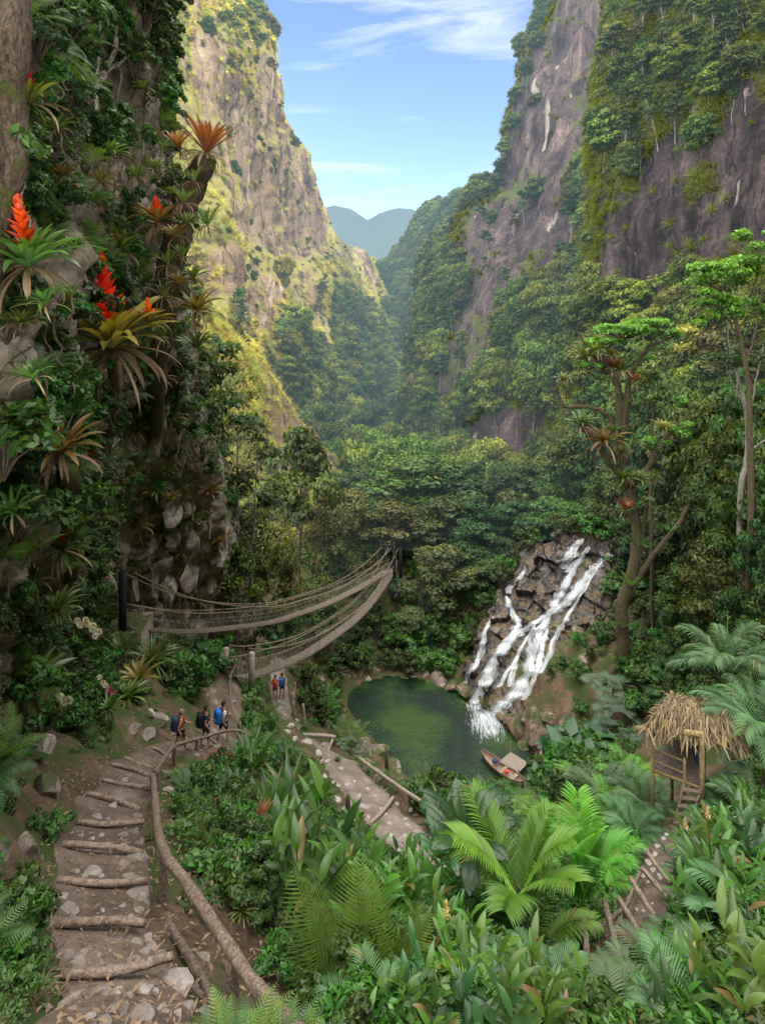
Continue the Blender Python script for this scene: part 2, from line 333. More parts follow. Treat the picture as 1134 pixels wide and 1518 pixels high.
LMV = pxmask(LM, [(405,150,22,75,-8,.9),(300,110,12,35,-20,.7),(330,90,8,30,-25,.7),(440,290,30,60,-28,.7),(365,430,18,60,-25,1.2),(475,480,10,40,-20,.8),(270,160,14,26,-10,.8),(300,190,20,16,-10,.6),(390,330,16,60,-20,.3)], .02, 1.0,
 lambda U, V: .30+.62*sstep(V+0.15*(U-400), 400, 530)+.25*sstep(60-np.abs(V-60), 0, 40)*sstep(U, 325, 345))
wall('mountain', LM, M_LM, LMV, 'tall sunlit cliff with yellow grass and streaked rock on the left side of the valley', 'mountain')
SP = patch('SP', [
 [(180,380,62),(240,400,72),(290,440,85),(298,450,115)],
 [(190,450,62),(260,470,74),(318,478,90),(330,485,118)],
 [(200,520,64),(280,520,78),(352,508,92),(366,515,118)],
 [(210,600,66),(300,590,80),(395,575,95),(408,580,120)],
 [(220,680,68),(330,660,84),(442,642,98),(455,650,122)],
 [(240,760,70),(370,730,86),(492,702,102),(505,710,126)],
 [(260,840,68),(400,800,84),(530,750,100),(545,755,126)],
 [(280,900,62),(420,880,76),(560,830,90),(575,830,116)]], 160, 130, 1.5, 0.08, 1.2, 0.15, 8.2, 0.5, 0.2, 5, 1.3, .07, (1, 1, .4))
SPV = pxmask(SP, [], .05, 2.0, lambda U, V: .30+.25*sstep(V, 700, 780)+.3*sstep(U-0.45*(V-470), 300, 335)*0)
wall('cliff_spur', SP, M_SP, SPV, 'low sunlit rocky spur sloping down behind the leafy tree on the left', 'cliff')
RW = patch('RW', [r+[(r[-1][0]+200, r[-1][1]-190, r[-1][2]*.72)] for r in [  # last column of each row: unseen extension added to block sun on the left slope
 [(850,-60,330),(838,-60,262),(905,-60,215),(980,-60,185),(1100,-100,160)],
 [(822,5,300),(815,0,250),(880,0,205),(950,0,175),(1050,0,150)],
 [(786,105,300),(779,100,245),(840,100,200),(920,100,165),(1020,100,140)],
 [(767,185,300),(761,180,240),(820,180,195),(900,190,160),(1000,190,135)],
 [(750,265,300),(743,260,235),(800,260,190),(880,270,155),(980,280,130)],
 [(706,315,310),(700,305,240),(770,320,182),(860,340,148),(960,360,125)],
 [(655,400,300),(645,400,230),(730,400,172),(830,420,138),(940,450,115)],
 [(612,505,290),(625,500,220),(705,500,162),(810,500,128),(930,530,105)],
 [(600,590,260),(640,590,190),(690,590,148),(800,590,118),(920,610,95)],
 [(590,660,230),(630,665,170),(690,680,132),(790,670,108),(900,680,88)],
 [(590,740,190),(640,750,140),(700,760,118),(790,760,98),(890,760,82)]]], 300, 250, 3.0, 0.04, 4.0, 0.07, 13.7, 1.2, 0.06, 5, 2.4, .04, (1, 1, .22))
RWV = pxmask(RW, [(800,200,42,135,10,1.5),(865,90,42,110,0,1.3),(785,270,45,34,0,1.0),(745,350,56,38,-20,1.3),(698,500,36,95,18,1.7),(740,425,28,50,20,1.2),(738,645,75,42,-14,1.6),(715,345,24,60,20,.9),(830,360,20,60,15,.8),(660,560,16,50,10,.8)], .03, 3.0,
 lambda U, V: .62+.35*sstep(V, 380, 470)+.3*sstep(760-U, 0, 60)*sstep(V,300,400)+.35*np.exp(-((V-285)/16)**2))
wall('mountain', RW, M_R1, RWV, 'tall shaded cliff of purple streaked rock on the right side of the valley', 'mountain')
RN = patch('RN', [
  [(960,-150,140),(950,-160,110),(1030,-170,92),(1120,-180,80),(1300,-200,72)],
 [(925,35,130),(915,30,102),(1000,30,88),(1090,30,78),(1230,30,68)],
 [(905,125,128),(890,120,100),(980,130,86),(1080,130,75),(1210,130,64)],
 [(890,225,125),(880,220,98),(970,230,84),(1070,230,72),(1200,240,60)],
 [(888,325,120),(882,320,94),(960,330,82),(1060,330,70),(1190,340,58)],
 [(890,430,115),(885,430,90),(950,440,80),(1050,450,68),(1190,450,56)],
 [(880,520,110),(870,520,86),(940,530,76),(1050,540,66),(1190,550,54)],
 [(860,650,100),(850,650,80),(930,660,70),(1040,670,60),(1190,680,48)],
 [(840,790,85),(840,810,68),(920,830,58),(1040,850,50),(1190,900,38)]], 280, 200, 1.8, 0.07, 1.8, 0.12, 23.3, 0.8, 0.12, 5, 1.4, .08, (1, 1, .25))
RNV = pxmask(RN, [(958,370,34,105,14,1.9),(1078,340,72,48,-8,1.8),(1100,240,44,55,0,.9),(912,400,20,65,0,1.0),(985,270,22,70,18,1.2),(1110,150,28,60,0,.6)], .08, 4.0,
 lambda U, V: .48+.4*sstep(260-V-0.45*(U-950), 0, 120)+.45*sstep(V, 430, 480))
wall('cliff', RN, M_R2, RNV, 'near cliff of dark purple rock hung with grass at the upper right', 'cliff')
RS = patch('RS', [
 [(560,420,600),(590,385,580),(635,335,560),(670,320,540),(710,305,500),(790,290,480)],
 [(571,398,480),(600,362,470),(635,319,450),(670,302,430),(710,285,400),(790,270,380)],
 [(578,440,440),(603,415,420),(638,380,390),(675,365,365),(718,350,340),(780,340,330)],
 [(588,480,400),(608,465,375),(640,440,345),(680,430,325),(720,420,305),(775,410,290)],
 [(592,520,370),(612,520,340),(640,520,310),(680,520,290),(720,520,270),(770,520,250)]], 110, 120, 7.0, 0.02, 4.0, 0.03, 33.3)
wall('ridge', RS, M_R1, np.full(RS.shape[:2], .75)+nfield(RS,.02,4,9.0)*.3, 'forested ridge closing the valley on the right below the distant hills', 'mountain')
VF = patch('VF', [
 [(540,470,480),(570,490,450),(600,500,430),(650,480,430),(700,440,430)],
 [(470,560,300),(540,565,300),(600,570,300),(680,560,300),(760,540,300)],
 [(400,640,200),(520,650,200),(600,660,200),(700,645,200),(800,620,200)],
 [(300,730,130),(500,720,130),(600,722,130),(720,720,130),(850,700,130)],
 [(200,790,95),(480,760,95),(600,748,95),(760,760,95),(950,760,95)],
 [(100,880,66),(400,850,70),(600,840,72),(760,820,72),(1000,830,66)]], 100, 120, 2.5, 0.05, 0, 0.1, 43.3)
wall('valley_floor', VF, M_VF, np.full(VF.shape[:2], 1.0), 'forested valley floor between the cliffs', 'terrain')
def far_ridge(name, pts, Y, drop, seed, label, amp):
    us = np.linspace(pts[0][0], pts[-1][0], 160); vs = np.interp(us, [p[0] for p in pts], [p[1] for p in pts])
    rows = []
    for k in range(46):
        t = k/45; rows.append([P(u, v+drop*t**1.2, Y*(1-0.25*t)) for u, v in zip(us, vs)])
    G = np.array(rows); D = nfield(G, 6.0/Y, 7, seed); G[..., 2] += D*amp*(0.35+np.linspace(0, 1, 46)[:, None]); G[..., 1] += nfield(G, 5.0/Y, 5, seed+4)*amp*4
    back = G[0:1].copy(); back[..., 1] += Y*0.3; back[..., 2] -= Y*0.05; G = np.concatenate([back, G])
    wall(name, G, M_FAR, .55+nfield(G, 9/Y, 5, seed+3)*.5, label)
far_ridge('far_mountain', [(380,330),(440,312),(475,310),(497,306),(520,313),(545,327),(562,316),(590,309),(610,309),(630,320),(660,335),(720,345)], 2600, 130, 1.0, 'farthest pale blue mountains at the end of the valley', 26)
far_ridge('far_mountain', [(470,390),(500,366),(530,352),(560,350),(590,338),(620,342),(650,325),(700,330),(760,300)], 1500, 120, 2.0, 'hazy green hills before the farthest blue mountains', 18)
far_ridge('far_mountain', [(640,330),(670,305),(690,282),(708,266),(722,261),(740,258),(780,262),(830,280)], 1900, 120, 5.0, 'hazy blue peak beside the right cliff', 16)

# unseen ridge added behind the viewer, shaped to keep the near slopes in shade
rows = []
for (x, y, h) in [(66,52,34),(68,38,38),(70,24,42),(71,10,54),(73,-6,62),(75,-20,72),(76,-45,92),(70,-80,104),(50,-115,110),(0,-130,80)]:
    h *= 1.25; dx, dy = x/ math.hypot(x, y+40), (y+40)/math.hypot(x, y+40)
    rows.append([(x-dx*14, y-dy*14, -22), (x-dx*8, y-dy*8, h*.25), (x-dx*3, y-dy*3, h*.65), (x, y, h), (x+dx*25, y+dy*25, h*.9)])
RB = catmull(np.array(rows, float), 120, 60); RB += normals(RB)*(nfield(RB, .05, 5, 3.0)*3)[..., None]
wall('mountain', RB, M_R2, np.full(RB.shape[:2], .7), 'unseen ridge added to shade the near slopes, outside the picture on the right')
# ------------------------------------------------------------------ the near cliff on the left
LC = patch('LC', [
 [(-420,-160,5.0),(-60,-160,7.5),(70,-160,11),(150,-160,15),(222,-160,19),(215,-160,32)],
 [(-420,100,5.0),(-60,100,7.5),(80,100,11),(155,100,15),(226,100,19),(220,100,32)],
 [(-420,300,5.0),(-60,300,7.5),(85,300,11),(165,300,15),(236,300,19),(235,300,32)],
 [(-420,450,5.0),(-60,450,7.5),(90,450,11),(170,450,16.5),(250,450,21.5),(255,450,33)],
 [(-420,600,5.2),(-60,600,7.6),(90,600,11.4),(180,600,20),(285,600,26),(300,600,36)],
 [(-420,750,5.4),(-60,750,7.8),(90,750,12),(180,750,25.5),(325,750,34),(345,750,46)],
 [(-420,860,5.6),(-60,860,8.0),(80,860,13),(172,860,28.5),(345,860,38),(380,860,50)],
 [(-420,960,5.8),(-60,960,8.4),(40,940,14.5),(160,925,29),(355,930,41),(400,930,52)],
 [(-420,1100,5.8),(-60,1060,8.8),(20,1030,13.5),(130,985,27),(345,985,41),(410,1000,50)],
 [(-420,1300,5.6),(-80,1200,8.0),(-20,1150,11),(90,1070,20),(320,1080,38),(410,1060,50)]], 320, 230, 0.35, 0.35, 0.45, 0.8, 5.5, 0.32, 0.9, 5, .30, .7, (1, 1, .6))
M_LC = rockmat('mossy_rock', (0.05, 0.038, 0.03), (0.20, 0.155, 0.12), (0.42, 0.36, 0.30), (0.06, 0.06, 0.02), 0.38, 0.9)
struct('cliff', gridmesh('cliff', LC, M_LC), 'near mossy rock face with bromeliads on the left', 'cliff')

# ------------------------------------------------------------------ ground: steps, banks, shore as one height field
LOGS = [((95,1467),(256,1421),-7.5), ((83,1400),(215,1372),-8.1), ((86,1324),(219,1308),-8.66), ((92,1270),(213,1267),-9.27), ((115,1231),(213,1220),-9.83),
 ((127,1188),(208,1204),-10.6), ((152,1160),(222,1169),-11.27), ((164,1138),(222,1152),-11.97), ((185,1125),(227,1140),-12.7), ((224,1111),(245,1123),-13.7), ((273,1101),(300,1115),-15.0), ((303,1094),(332,1112),-16.1)]
CP = []
for a, b, z in LOGS:
    CP += [PZ(a[0]-8, a[1], z), PZ(b[0]+4, b[1], z-0.05)]
CP += [P(*c) for c in [
 (80,1518,5.9),(250,1518,5.7),(0,1530,5.0),(-60,1518,4.8),(150,1600,4.6),(350,1600,5.2),(-100,1300,7.0),(10,1400,6.4),(20,1300,7.9),(30,1200,9.8),(70,1150,12),(100,1100,15.5),(120,1060,18.5),(150,1010,22),(185,960,26),(240,960,28),
 (210,1060,20),(250,1040,22.5),(290,1010,26.5),(330,1020,29),(330,1060,26),(345,1095,24),(355,1005,30.5),(380,1010,34),(390,1060,33),
 (300,1250,11.5),(344,1525,6.8),(300,1420,8.2),(330,1330,9.8),(450,1540,6.8),(400,1400,9.2),(420,1300,12),(350,1180,17),(380,1130,23),(430,1180,20),(480,1250,16),(470,1350,11.5),(480,1500,7.8),(600,1560,7),
 (415,1037,42),(400,1055,39),(430,1050,40),(425,1078,36),(455,1095,33.5),(500,1120,31),(530,1160,28),(600,1230,23.5),(650,1290,20.5),(620,1320,18),(560,1240,23),(500,1180,26),(560,1140,30),(610,1175,28),(660,1215,25),(700,1260,22),
 (560,1360,13),(640,1420,11),(700,1480,9.5),(760,1340,17),(800,1500,9.3),(760,1600,7),(950,1600,7),(860,1400,13),
 (900,1440,11.6),(930,1400,12.4),(960,1340,13.6),(975,1300,14.8),(980,1250,16.3),(1005,1225,17.2),(960,1200,19),(1060,1200,18.5),(900,1200,24),(850,1250,22),(1134,1250,14.5),(1200,1200,16),(1060,1350,12.2),(1134,1450,9.6),(1250,1500,8),(1050,1500,9),(1134,1600,7),
 (1100,1130,24),(1134,1000,34),(1000,1080,32),(1060,900,46),(1134,900,45),(1000,950,42),(950,1000,39),(900,1060,38),(860,1000,43),(920,900,50),(980,850,54),(880,1110,35),(850,1150,34),(800,1180,32),(760,1210,30),(720,1200,31),(690,1215,28),
 (1250,1000,34),(1250,850,45),(1200,1100,25)]]
CP += [PZ(u, v, -30.6) for u, v in [(500,1040),(505,1070),(540,1100),(580,1130),(520,1000),(610,1175),(660,1190),(700,1195),(800,1130),(770,1090),(640,1010),(690,1030)]]
CP += [P(*c) for c in [(470,985,51),(430,960,54),(480,960,54.5),(540,975,53.5),(600,985,52.5),(660,985,52),(560,930,57),(640,920,57),(575,868,60.5),(600,850,63),(520,900,60),(690,940,55),(720,900,57),(700,860,63),(640,840,68),(780,830,64),
 (450,900,60),(400,960,48),(380,920,52),(440,1010,44),(470,1040,43),(330,900,58),(560,790,80),(450,800,80),(700,780,80),(820,780,75),(900,780,72),(330,850,75)]]
# pool bed: a basin under the water
POOLZ = -31.0
POOLP = [PZ(u, v, POOLZ) for u, v in [(515,1045),(520,1025),(548,1008),(600,1004),(650,1010),(690,1022),(730,1058),(760,1080),(790,1115),(800,1150),(760,1185),(690,1190),(640,1178),(600,1148),(575,1110),(540,1082)]]
POOLXY = np.array([(p.x, p.y) for p in POOLP])
for u, v in [(600,1050),(650,1050),(600,1090),(660,1100),(700,1080),(640,1140),(700,1140),(740,1120),(560,1050),(750,1155)]:
    p = PZ(u, v, POOLZ); CP.append(Vector((p.x, p.y, POOLZ-2.4)))
cp = np.array([tuple(c) for c in CP]); XY = cp[:, :2]; Z = cp[:, 2]
def kern(r): return np.sqrt(r*r+0.6)
D = kern(np.linalg.norm(XY[:, None]-XY[None], axis=2)); Pm = np.c_[np.ones(len(XY)), XY]
A = np.block([[D-np.eye(len(XY))*0.25, Pm], [Pm.T, np.zeros((3, 3))]]); W = np.linalg.solve(A, np.r_[Z, 0, 0, 0])
def gz(x, y):
    x = np.atleast_1d(np.asarray(x, float)); y = np.atleast_1d(np.asarray(y, float))
    r = kern(np.hypot(x[:, None]-XY[None, :, 0], y[:, None]-XY[None, :, 1])); return r@W[:-3]+W[-3]+W[-2]*x+W[-1]*y
def inpoly(x, y, poly):
    x = np.asarray(x); y = np.asarray(y); c = np.zeros(x.shape, bool); n = len(poly)
    for i in range(n):
        x0, y0 = poly[i]; x1, y1 = poly[(i+1) % n]
        k = ((y0 > y) != (y1 > y)) & (x < (x1-x0)*(y-y0)/(y1-y0+1e-12)+x0); c ^= k
    return c
def dpoly(x, y, poly, closed=True):
    x = np.asarray(x, float); y = np.asarray(y, float); best = np.full(x.shape, 1e9); n = len(poly)
    for i in range(n if closed else n-1):
        a = np.array(poly[i][:2]); b = np.array(poly[(i+1) % n][:2]); ab = b-a
        t = np.clip(((x-a[0])*ab[0]+(y-a[1])*ab[1])/(ab@ab+1e-12), 0, 1); best = np.minimum(best, np.hypot(x-a[0]-t*ab[0], y-a[1]-t*ab[1]))
    return best
PATH1 = [( (PZ(*a, z)+PZ(*b, z))/2 ) for a, b, z in LOGS]
PATH1 = [P(160,1620,4.6), P(170,1530,5.6)]+PATH1+[P(338,1085,24.5), P(335,1050,27), P(343,1015,29.8)]
PATH1W = [1.5, 1.45]+[max(0.9, (PZ(*a, z)-PZ(*b, z)).length+0.15) for a, b, z in LOGS]+[1.5, 1.5, 1.3]
PATH2 = [P(410,1003,47), P(415,1037,42), P(424,1072,37), P(462,1100,33), P(515,1150,28.8), P(575,1210,24.4), P(635,1275,20.8), P(660,1320,18.5)]
PATH2W = [1.2, 1.4, 1.6, 2.2, 2.5, 2.3, 2.2, 1.8]
PATH3 = [P(1008,1228,17.2), P(985,1255,16.2), P(975,1290,15), P(965,1335,13.8), P(935,1395,12.5), P(890,1440,11.6), P(835,1440,11.9)]
PATH3W = [0.9, 0.8, 1.0, 1.15, 1.2, 1.1, 0.9]
xs = np.linspace(-14, 48, 330); ys = 3.6*np.exp(np.linspace(0, math.log(84/3.6), 360))
GX, GY = np.meshgrid(xs, ys)
GZ = np.concatenate([gz(a, b) for a, b in zip(GX, GY)]).reshape(GX.shape)
fl = np.c_[GX.ravel(), GY.ravel()]
pd = np.minimum(np.minimum(dpoly(GX, GY, PATH1, False), dpoly(GX, GY, PATH2, False)), dpoly(GX, GY, PATH3, False))
inp = inpoly(GX, GY, POOLXY); dp = dpoly(GX, GY, POOLXY)
GZ = np.where(inp, np.minimum(GZ, POOLZ-0.12-dp*0.5), np.maximum(GZ, POOLZ+0.03+np.minimum(dp, 1)*0.22))
G3 = np.stack([GX, GY, GZ], -1); nz = nfield(G3, 0.6, 5, 2.0)*0.28*np.clip(GY/12, 0.4, 2.4)
GZ = GZ+nz*np.clip((pd-0.7)/0.8, 0.06, 1)*np.where(inp, 0.2, np.clip(dp/2.0, 0.1, 1))
GR = np.stack([GX, GY, GZ], -1); mkbvh('GR', GR)
def groundz(x, y):
    h = BV['GR'].ray_cast(Vector((x, y, 60)), Vector((0, 0, -1))); return h[0].z if h[0] is not None else -30.0

def soilmat():
    m, nt, N, L = newmat('forest_soil'); g = N.new('ShaderNodeNewGeometry'); pos = g.outputs['Position']
    n = noisetex(N, L, pos, 0.7, 8, 0.7); r = ramp(N, [(0.3, (0.035, 0.024, 0.015)), (0.5, (0.10, 0.065, 0.04)), (0.7, (0.19, 0.13, 0.085))]); L.new(n.outputs[0], r.inputs[0])
    f = noisetex(N, L, pos, 9, 8, 0.75); rf = ramp(N, [(0.3, (0.5, 0.5, 0.5)), (0.7, (1.4, 1.4, 1.4))]); L.new(f.outputs[0], rf.inputs[0]); col = mix(N, L, r.outputs[0], rf.outputs[0], 1.0, 'MULTIPLY')
    gn = noisetex(N, L, pos, 0.5, 7, 0.7); gr = ramp(N, [(0.45, (0, 0, 0)), (0.55, (1, 1, 1))]); L.new(gn.outputs[0], gr.inputs[0]); col = mix(N, L, col, (0.045, 0.065, 0.018), gr.outputs[0])
    b = bsdf(N, L, col, 0.95, 0.1, f.outputs[0], 0.9, 0.06); haze(nt, b.outputs[0], False); MATS['soil'] = m; return m
def dirtmat(name, a, b_, c, hl=0.3):
    m, nt, N, L = newmat(name); g = N.new('ShaderNodeNewGeometry'); pos = g.outputs['Position']
    n = noisetex(N, L, pos, 1.1, 7, 0.65); r = ramp(N, [(0.3, a), (0.5, b_), (0.72, c)]); L.new(n.outputs[0], r.inputs[0])
    f = noisetex(N, L, pos, 22, 8, 0.75); rf = ramp(N, [(0.3, (0.6, 0.6, 0.6)), (0.7, (1.35, 1.35, 1.35))]); L.new(f.outputs[0], rf.inputs[0]); col = mix(N, L, r.outputs[0], rf.outputs[0], 1.0, 'MULTIPLY')
    vo = N.new('ShaderNodeTexVoronoi'); vo.inputs['Scale'].default_value = 14; L.new(pos, vo.inputs['Vector']); rv = ramp(N, [(0.10, (1, 1, 1)), (0.2, (0, 0, 0))]); L.new(vo.outputs['Distance'], rv.inputs[0])
    pn = noisetex(N, L, pos, 3, 3); rp = ramp(N, [(0.5, (0, 0, 0)), (0.6, (hl*2, hl*2, hl*2))]); L.new(pn.outputs[0], rp.inputs[0]); k = mix(N, L, rv.outputs[0], rp.outputs[0], 1.0, 'MULTIPLY')
    col = mix(N, L, col, (0.30, 0.25, 0.21), k)
    b = bsdf(N, L, col, 0.95, 0.1, f.outputs[0], 0.9, 0.025); haze(nt, b.outputs[0], False); return m
struct('ground', gridmesh('ground', GR, soilmat()), 'dark forest soil of the slopes around the pool', 'ground')
M_DIRT = dirtmat('path_dirt', (0.065, 0.045, 0.033), (0.125, 0.090, 0.068), (0.21, 0.155, 0.122))
M_DIRT2 = dirtmat('pale_path_dirt', (0.11, 0.085, 0.068), (0.19, 0.148, 0.122), (0.30, 0.245, 0.21), 0.4)
def ribbon(name, pts, wid, mat, label, n=220, m=17, lift=0.035, edge=0.22, seed=0):
    pts = np.array([tuple(p) for p in pts]); wid = np.array(wid); C = catmull(np.stack([np.c_[pts, wid]]*2, 1), n, 2)[:, 0]
    c = C[:, :3]; ww = C[:, 3]; t = np.gradient(c, axis=0); s = np.c_[t[:, 1], -t[:, 0]]; s /= np.linalg.norm(s, axis=1)[:, None]
    G = np.zeros((n, m, 3)); k = np.linspace(-0.5, 0.5, m)
    for i in range(n):
        for j in range(m):
            e = 1+edge*noise.noise(Vector((c[i, 0]*0.9+seed, c[i, 1]*0.9, math.copysign(3.0, k[j])))) if abs(k[j]) > 0.3 else 1
            x, y = c[i, :2]+s[i]*ww[i]*k[j]*e; G[i, j] = (x, y, groundz(x, y)+lift*(1.0-(abs(k[j])*2)**6*1.6)+0.012*noise.noise(Vector((x*5, y*5, seed))))
    mkbvh(name+str(seed), G); struct(name, gridmesh(name, G, mat), label, 'path'); return C
CL1 = ribbon('path', PATH1, PATH1W, M_DIRT, 'brown dirt trail with log steps descending at the lower left', seed=1)
CL2 = ribbon('path', PATH2, PATH2W, M_DIRT2, 'pale stony trail running from under the bridge to the banana plants', seed=2)
CL3 = ribbon('path', PATH3, PATH3W, M_DIRT, 'short dirt trail with steps below the thatched hut', seed=3)

# pool water
def watermat():
    m, nt, N, L = newmat('pool_water'); g = N.new('ShaderNodeNewGeometry'); pos = g.outputs['Position']
    c = noisetex(N, L, pos, 0.28, 4, 0.5); r = ramp(N, [(0.38, (0.002, 0.009, 0.006)), (0.5, (0.006, 0.022, 0.005)), (0.66, (0.022, 0.052, 0.005))]); L.new(c.outputs[0], r.inputs[0])
    n1 = noisetex(N, L, mapping(N, L, pos, (1.6, 0.8, 1), (0, 0, 0.5)), 4.2, 7, 0.66, 0.6)
    b = bsdf(N, L, r.outputs[0], 0.07, 0.28, n1.outputs[0], 0.6, 0.13); haze(nt, b.outputs[0], False); return m
cx, cy = POOLXY.mean(0); dense = []
PP = np.array([tuple(p) for p in POOLP]+[tuple(POOLP[0])]); CC = catmull(np.stack([PP]*2, 1), 120, 2)[:, 0]
G = np.zeros((30, 120, 3))
for i in range(30):
    G[i, :, :2] = np.array([cx, cy])+(CC[:, :2]-np.array([cx, cy]))*(i/29*1.04); G[i, :, 2] = POOLZ
struct('pool', gridmesh('pool', G, watermat()), 'dark green rippled plunge pool below the waterfall', 'water')
# ------------------------------------------------------------------ cascade rock and falling water
def cas(rows): return patch('WF', rows, 230, 210, .35, .3, .3, .5, 61.0, -.5, .6, 6, .22, .5, (1, 1, .7))
WF = cas([
 [(735,880,57),(765,835,57.5),(800,805,57.5),(850,785,57.5),(905,783,57),(945,800,56)],
 [(728,900,55),(752,868,55.5),(800,820,55.5),(850,798,55.5),(900,798,55),(945,820,54)],
 [(712,925,53),(745,890,53.5),(785,868,53.8),(825,850,53.8),(880,845,53),(935,865,51.5)],
 [(700,960,51),(730,925,51.5),(770,905,51.8),(812,900,51.5),(865,900,50.5),(915,925,48.5)],
 [(690,1000,49),(718,968,49.3),(755,955,49.5),(795,955,49.2),(840,955,48),(885,975,46.2)],
 [(683,1024,47.8),(708,1010,47.6),(742,1005,47.4),(780,1010,46.8),(820,1010,45.6),(862,1030,43.8)],
 [(680,1042,47.5),(705,1042,46.6),(735,1052,45.4),(765,1068,44.3),(795,1085,43.2),(830,1080,42.2)],
 [(678,1062,47.0),(703,1062,46.2),(733,1082,45.0),(760,1105,43.4),(790,1125,42.0),(820,1130,41.4)]])
M_WF = rockmat('wet_rock', (0.007, 0.006, 0.006), (0.032, 0.026, 0.024), (0.20, 0.18, 0.17), (0.09, 0.055, 0.022), .16, 1.1, .3)
struct('rock_slope', gridmesh('rock_slope', WF, M_WF, False), 'dark wet rock slope under the waterfall', 'rock')
def fallmat():
    m, nt, N, L = newmat('falling_water'); at = N.new('ShaderNodeAttribute'); at.attribute_name = 'st'; sx = N.new('ShaderNodeSeparateXYZ'); L.new(at.outputs['Vector'], sx.inputs[0])
    n = noisetex(N, L, mapping(N, L, at.outputs['Vector'], (9.0, .30, 1)), 1.0, 9, .75, .2)
    ed = N.new('ShaderNodeMapRange'); ed.inputs[1].default_value = 1.0; ed.inputs[2].default_value = 0.35; ed.inputs[3].default_value = -.22; ed.inputs[4].default_value = .07; L.new(sx.outputs['Z'], ed.inputs[0])
    ad = N.new('ShaderNodeMath'); ad.operation = 'ADD'; L.new(n.outputs[0], ad.inputs[0]); L.new(ed.outputs[0], ad.inputs[1])
    r = ramp(N, [(.46, (0, 0, 0)), (.70, (.84, .84, .84))]); L.new(ad.outputs[0], r.inputs[0])
    b = bsdf(N, L, (.86, .89, .92), .5, .3); t = N.new('ShaderNodeBsdfTranslucent'); t.inputs[0].default_value = (.85, .9, .95, 1); m2 = N.new('ShaderNodeMixShader'); m2.inputs[0].default_value = .35; L.new(b.outputs[0], m2.inputs[1]); L.new(t.outputs[0], m2.inputs[2])
    tr = N.new('ShaderNodeBsdfTransparent'); ms = N.new('ShaderNodeMixShader'); L.new(r.outputs[0], ms.inputs[0]); L.new(tr.outputs[0], ms.inputs[1]); L.new(m2.outputs[0], ms.inputs[2]); haze(nt, ms.outputs[0], False); return m
M_FALL = fallmat()
def strand(name, pix, wpx, label, seed, layers=4, off=.12):
    me_v = []; me_f = []; st = []
    for ly in range(layers):
        A = np.array([(u, v, 0) for u, v in pix], float); C = catmull(np.stack([A, A], 1), len(pix)*9, 2)[:, 0]; n = len(C); pts = []
        for i, c in enumerate(C):
            j = noise.noise(Vector((i*.13, seed, ly*7)))*wpx*.6; p, nn = hit(c[0]+j, c[1], ['WF', 'GR'])
            pts.append(np.array(p) if p is not None else pts[-1])
        pts = np.array(pts)
        for _ in range(2): pts[1:-1] = (pts[:-2]+2*pts[1:-1]+pts[2:])/4
        m = 9; o = len(me_v); L_ = np.r_[0, np.cumsum(np.linalg.norm(np.diff(pts, axis=0), axis=1))]
        for i, p in enumerate(pts):
            t = i/(n-1); w = (2.5-.45*ly)*wpx*p[1]/F*(.5+.65*t+.25*noise.noise(Vector((i*.2, seed+3, ly))))*(1-.2*ly)*np.interp(t, [0, .06, 1], [.4, 1, 1])
            for k in range(m):
                q = k/(m-1)-.5; x = p[0]+q*w; y = p[1]-(off+.05*ly)-.05*w*(.25-q*q); z = p[2]+off*1.3+.06*ly+.10*noise.noise(Vector((x*2.5, i*.25, ly)))
                me_v.append((x, y, z)); st.append((q*w*1.4+ly*5+seed, L_[i]*.9, abs(q)*2))
        for i in range(n-1):
            for k in range(m-1): a = o+i*m+k; me_f.append((a, a+1, a+m+1, a+m))
    me = bpy.data.meshes.new(name); me.from_pydata(me_v, [], me_f); me.materials.append(M_FALL); a = me.attributes.new('st', 'FLOAT_VECTOR', 'POINT'); a.data.foreach_set('vector', np.array(st, np.float32).ravel())
    me.polygons.foreach_set('use_smooth', np.ones(len(me.polygons), bool)); return struct(name, me, label, 'waterfall')
strand('waterfall', [(901,822),(888,838),(875,850),(857,873),(840,894),(825,905),(812,918),(801,936),(795,955),(790,975),(785,995),(776,1017),(762,1034),(748,1046),(738,1058),(730,1070)], 21, 'main white waterfall stream running down to the pool', 1, 4)
strand('waterfall', [(868,818),(858,832),(848,850),(838,866),(830,882),(822,900)], 11, 'upper white stream joining the main waterfall from the left', 2)
strand('waterfall', [(812,912),(798,922),(785,930),(772,938),(760,948),(748,962),(738,972),(728,990),(722,1008),(714,1026),(706,1046)], 15, 'second white stream left of the main waterfall', 3, 3)
strand('waterfall', [(749,886),(755,900),(762,915),(768,928),(762,940),(752,952),(743,965)], 10, 'short white stream above the second stream', 4)
strand('waterfall', [(730,915),(724,925),(718,942),(714,960),(705,985),(694,1005),(687,1024)], 8, 'thin white stream at the left side of the waterfall', 5, 2)
strand('waterfall', [(778,846),(772,854),(766,862),(758,872),(752,882)], 8, 'small white trickle high on the left of the waterfall', 6, 2)
strand('waterfall', [(765,975),(762,990),(758,1005),(756,1020)], 8, 'faint white veil over the dark rock between two streams', 7, 2)
strand('waterfall', [(862,800),(850,815),(842,830),(838,845)], 16, 'pale water film at the top of the waterfall', 8, 2)
strand('waterfall', [(790,930),(800,950),(803,970),(800,990)], 9, 'pale water film over rocks beside the main stream', 9, 2)
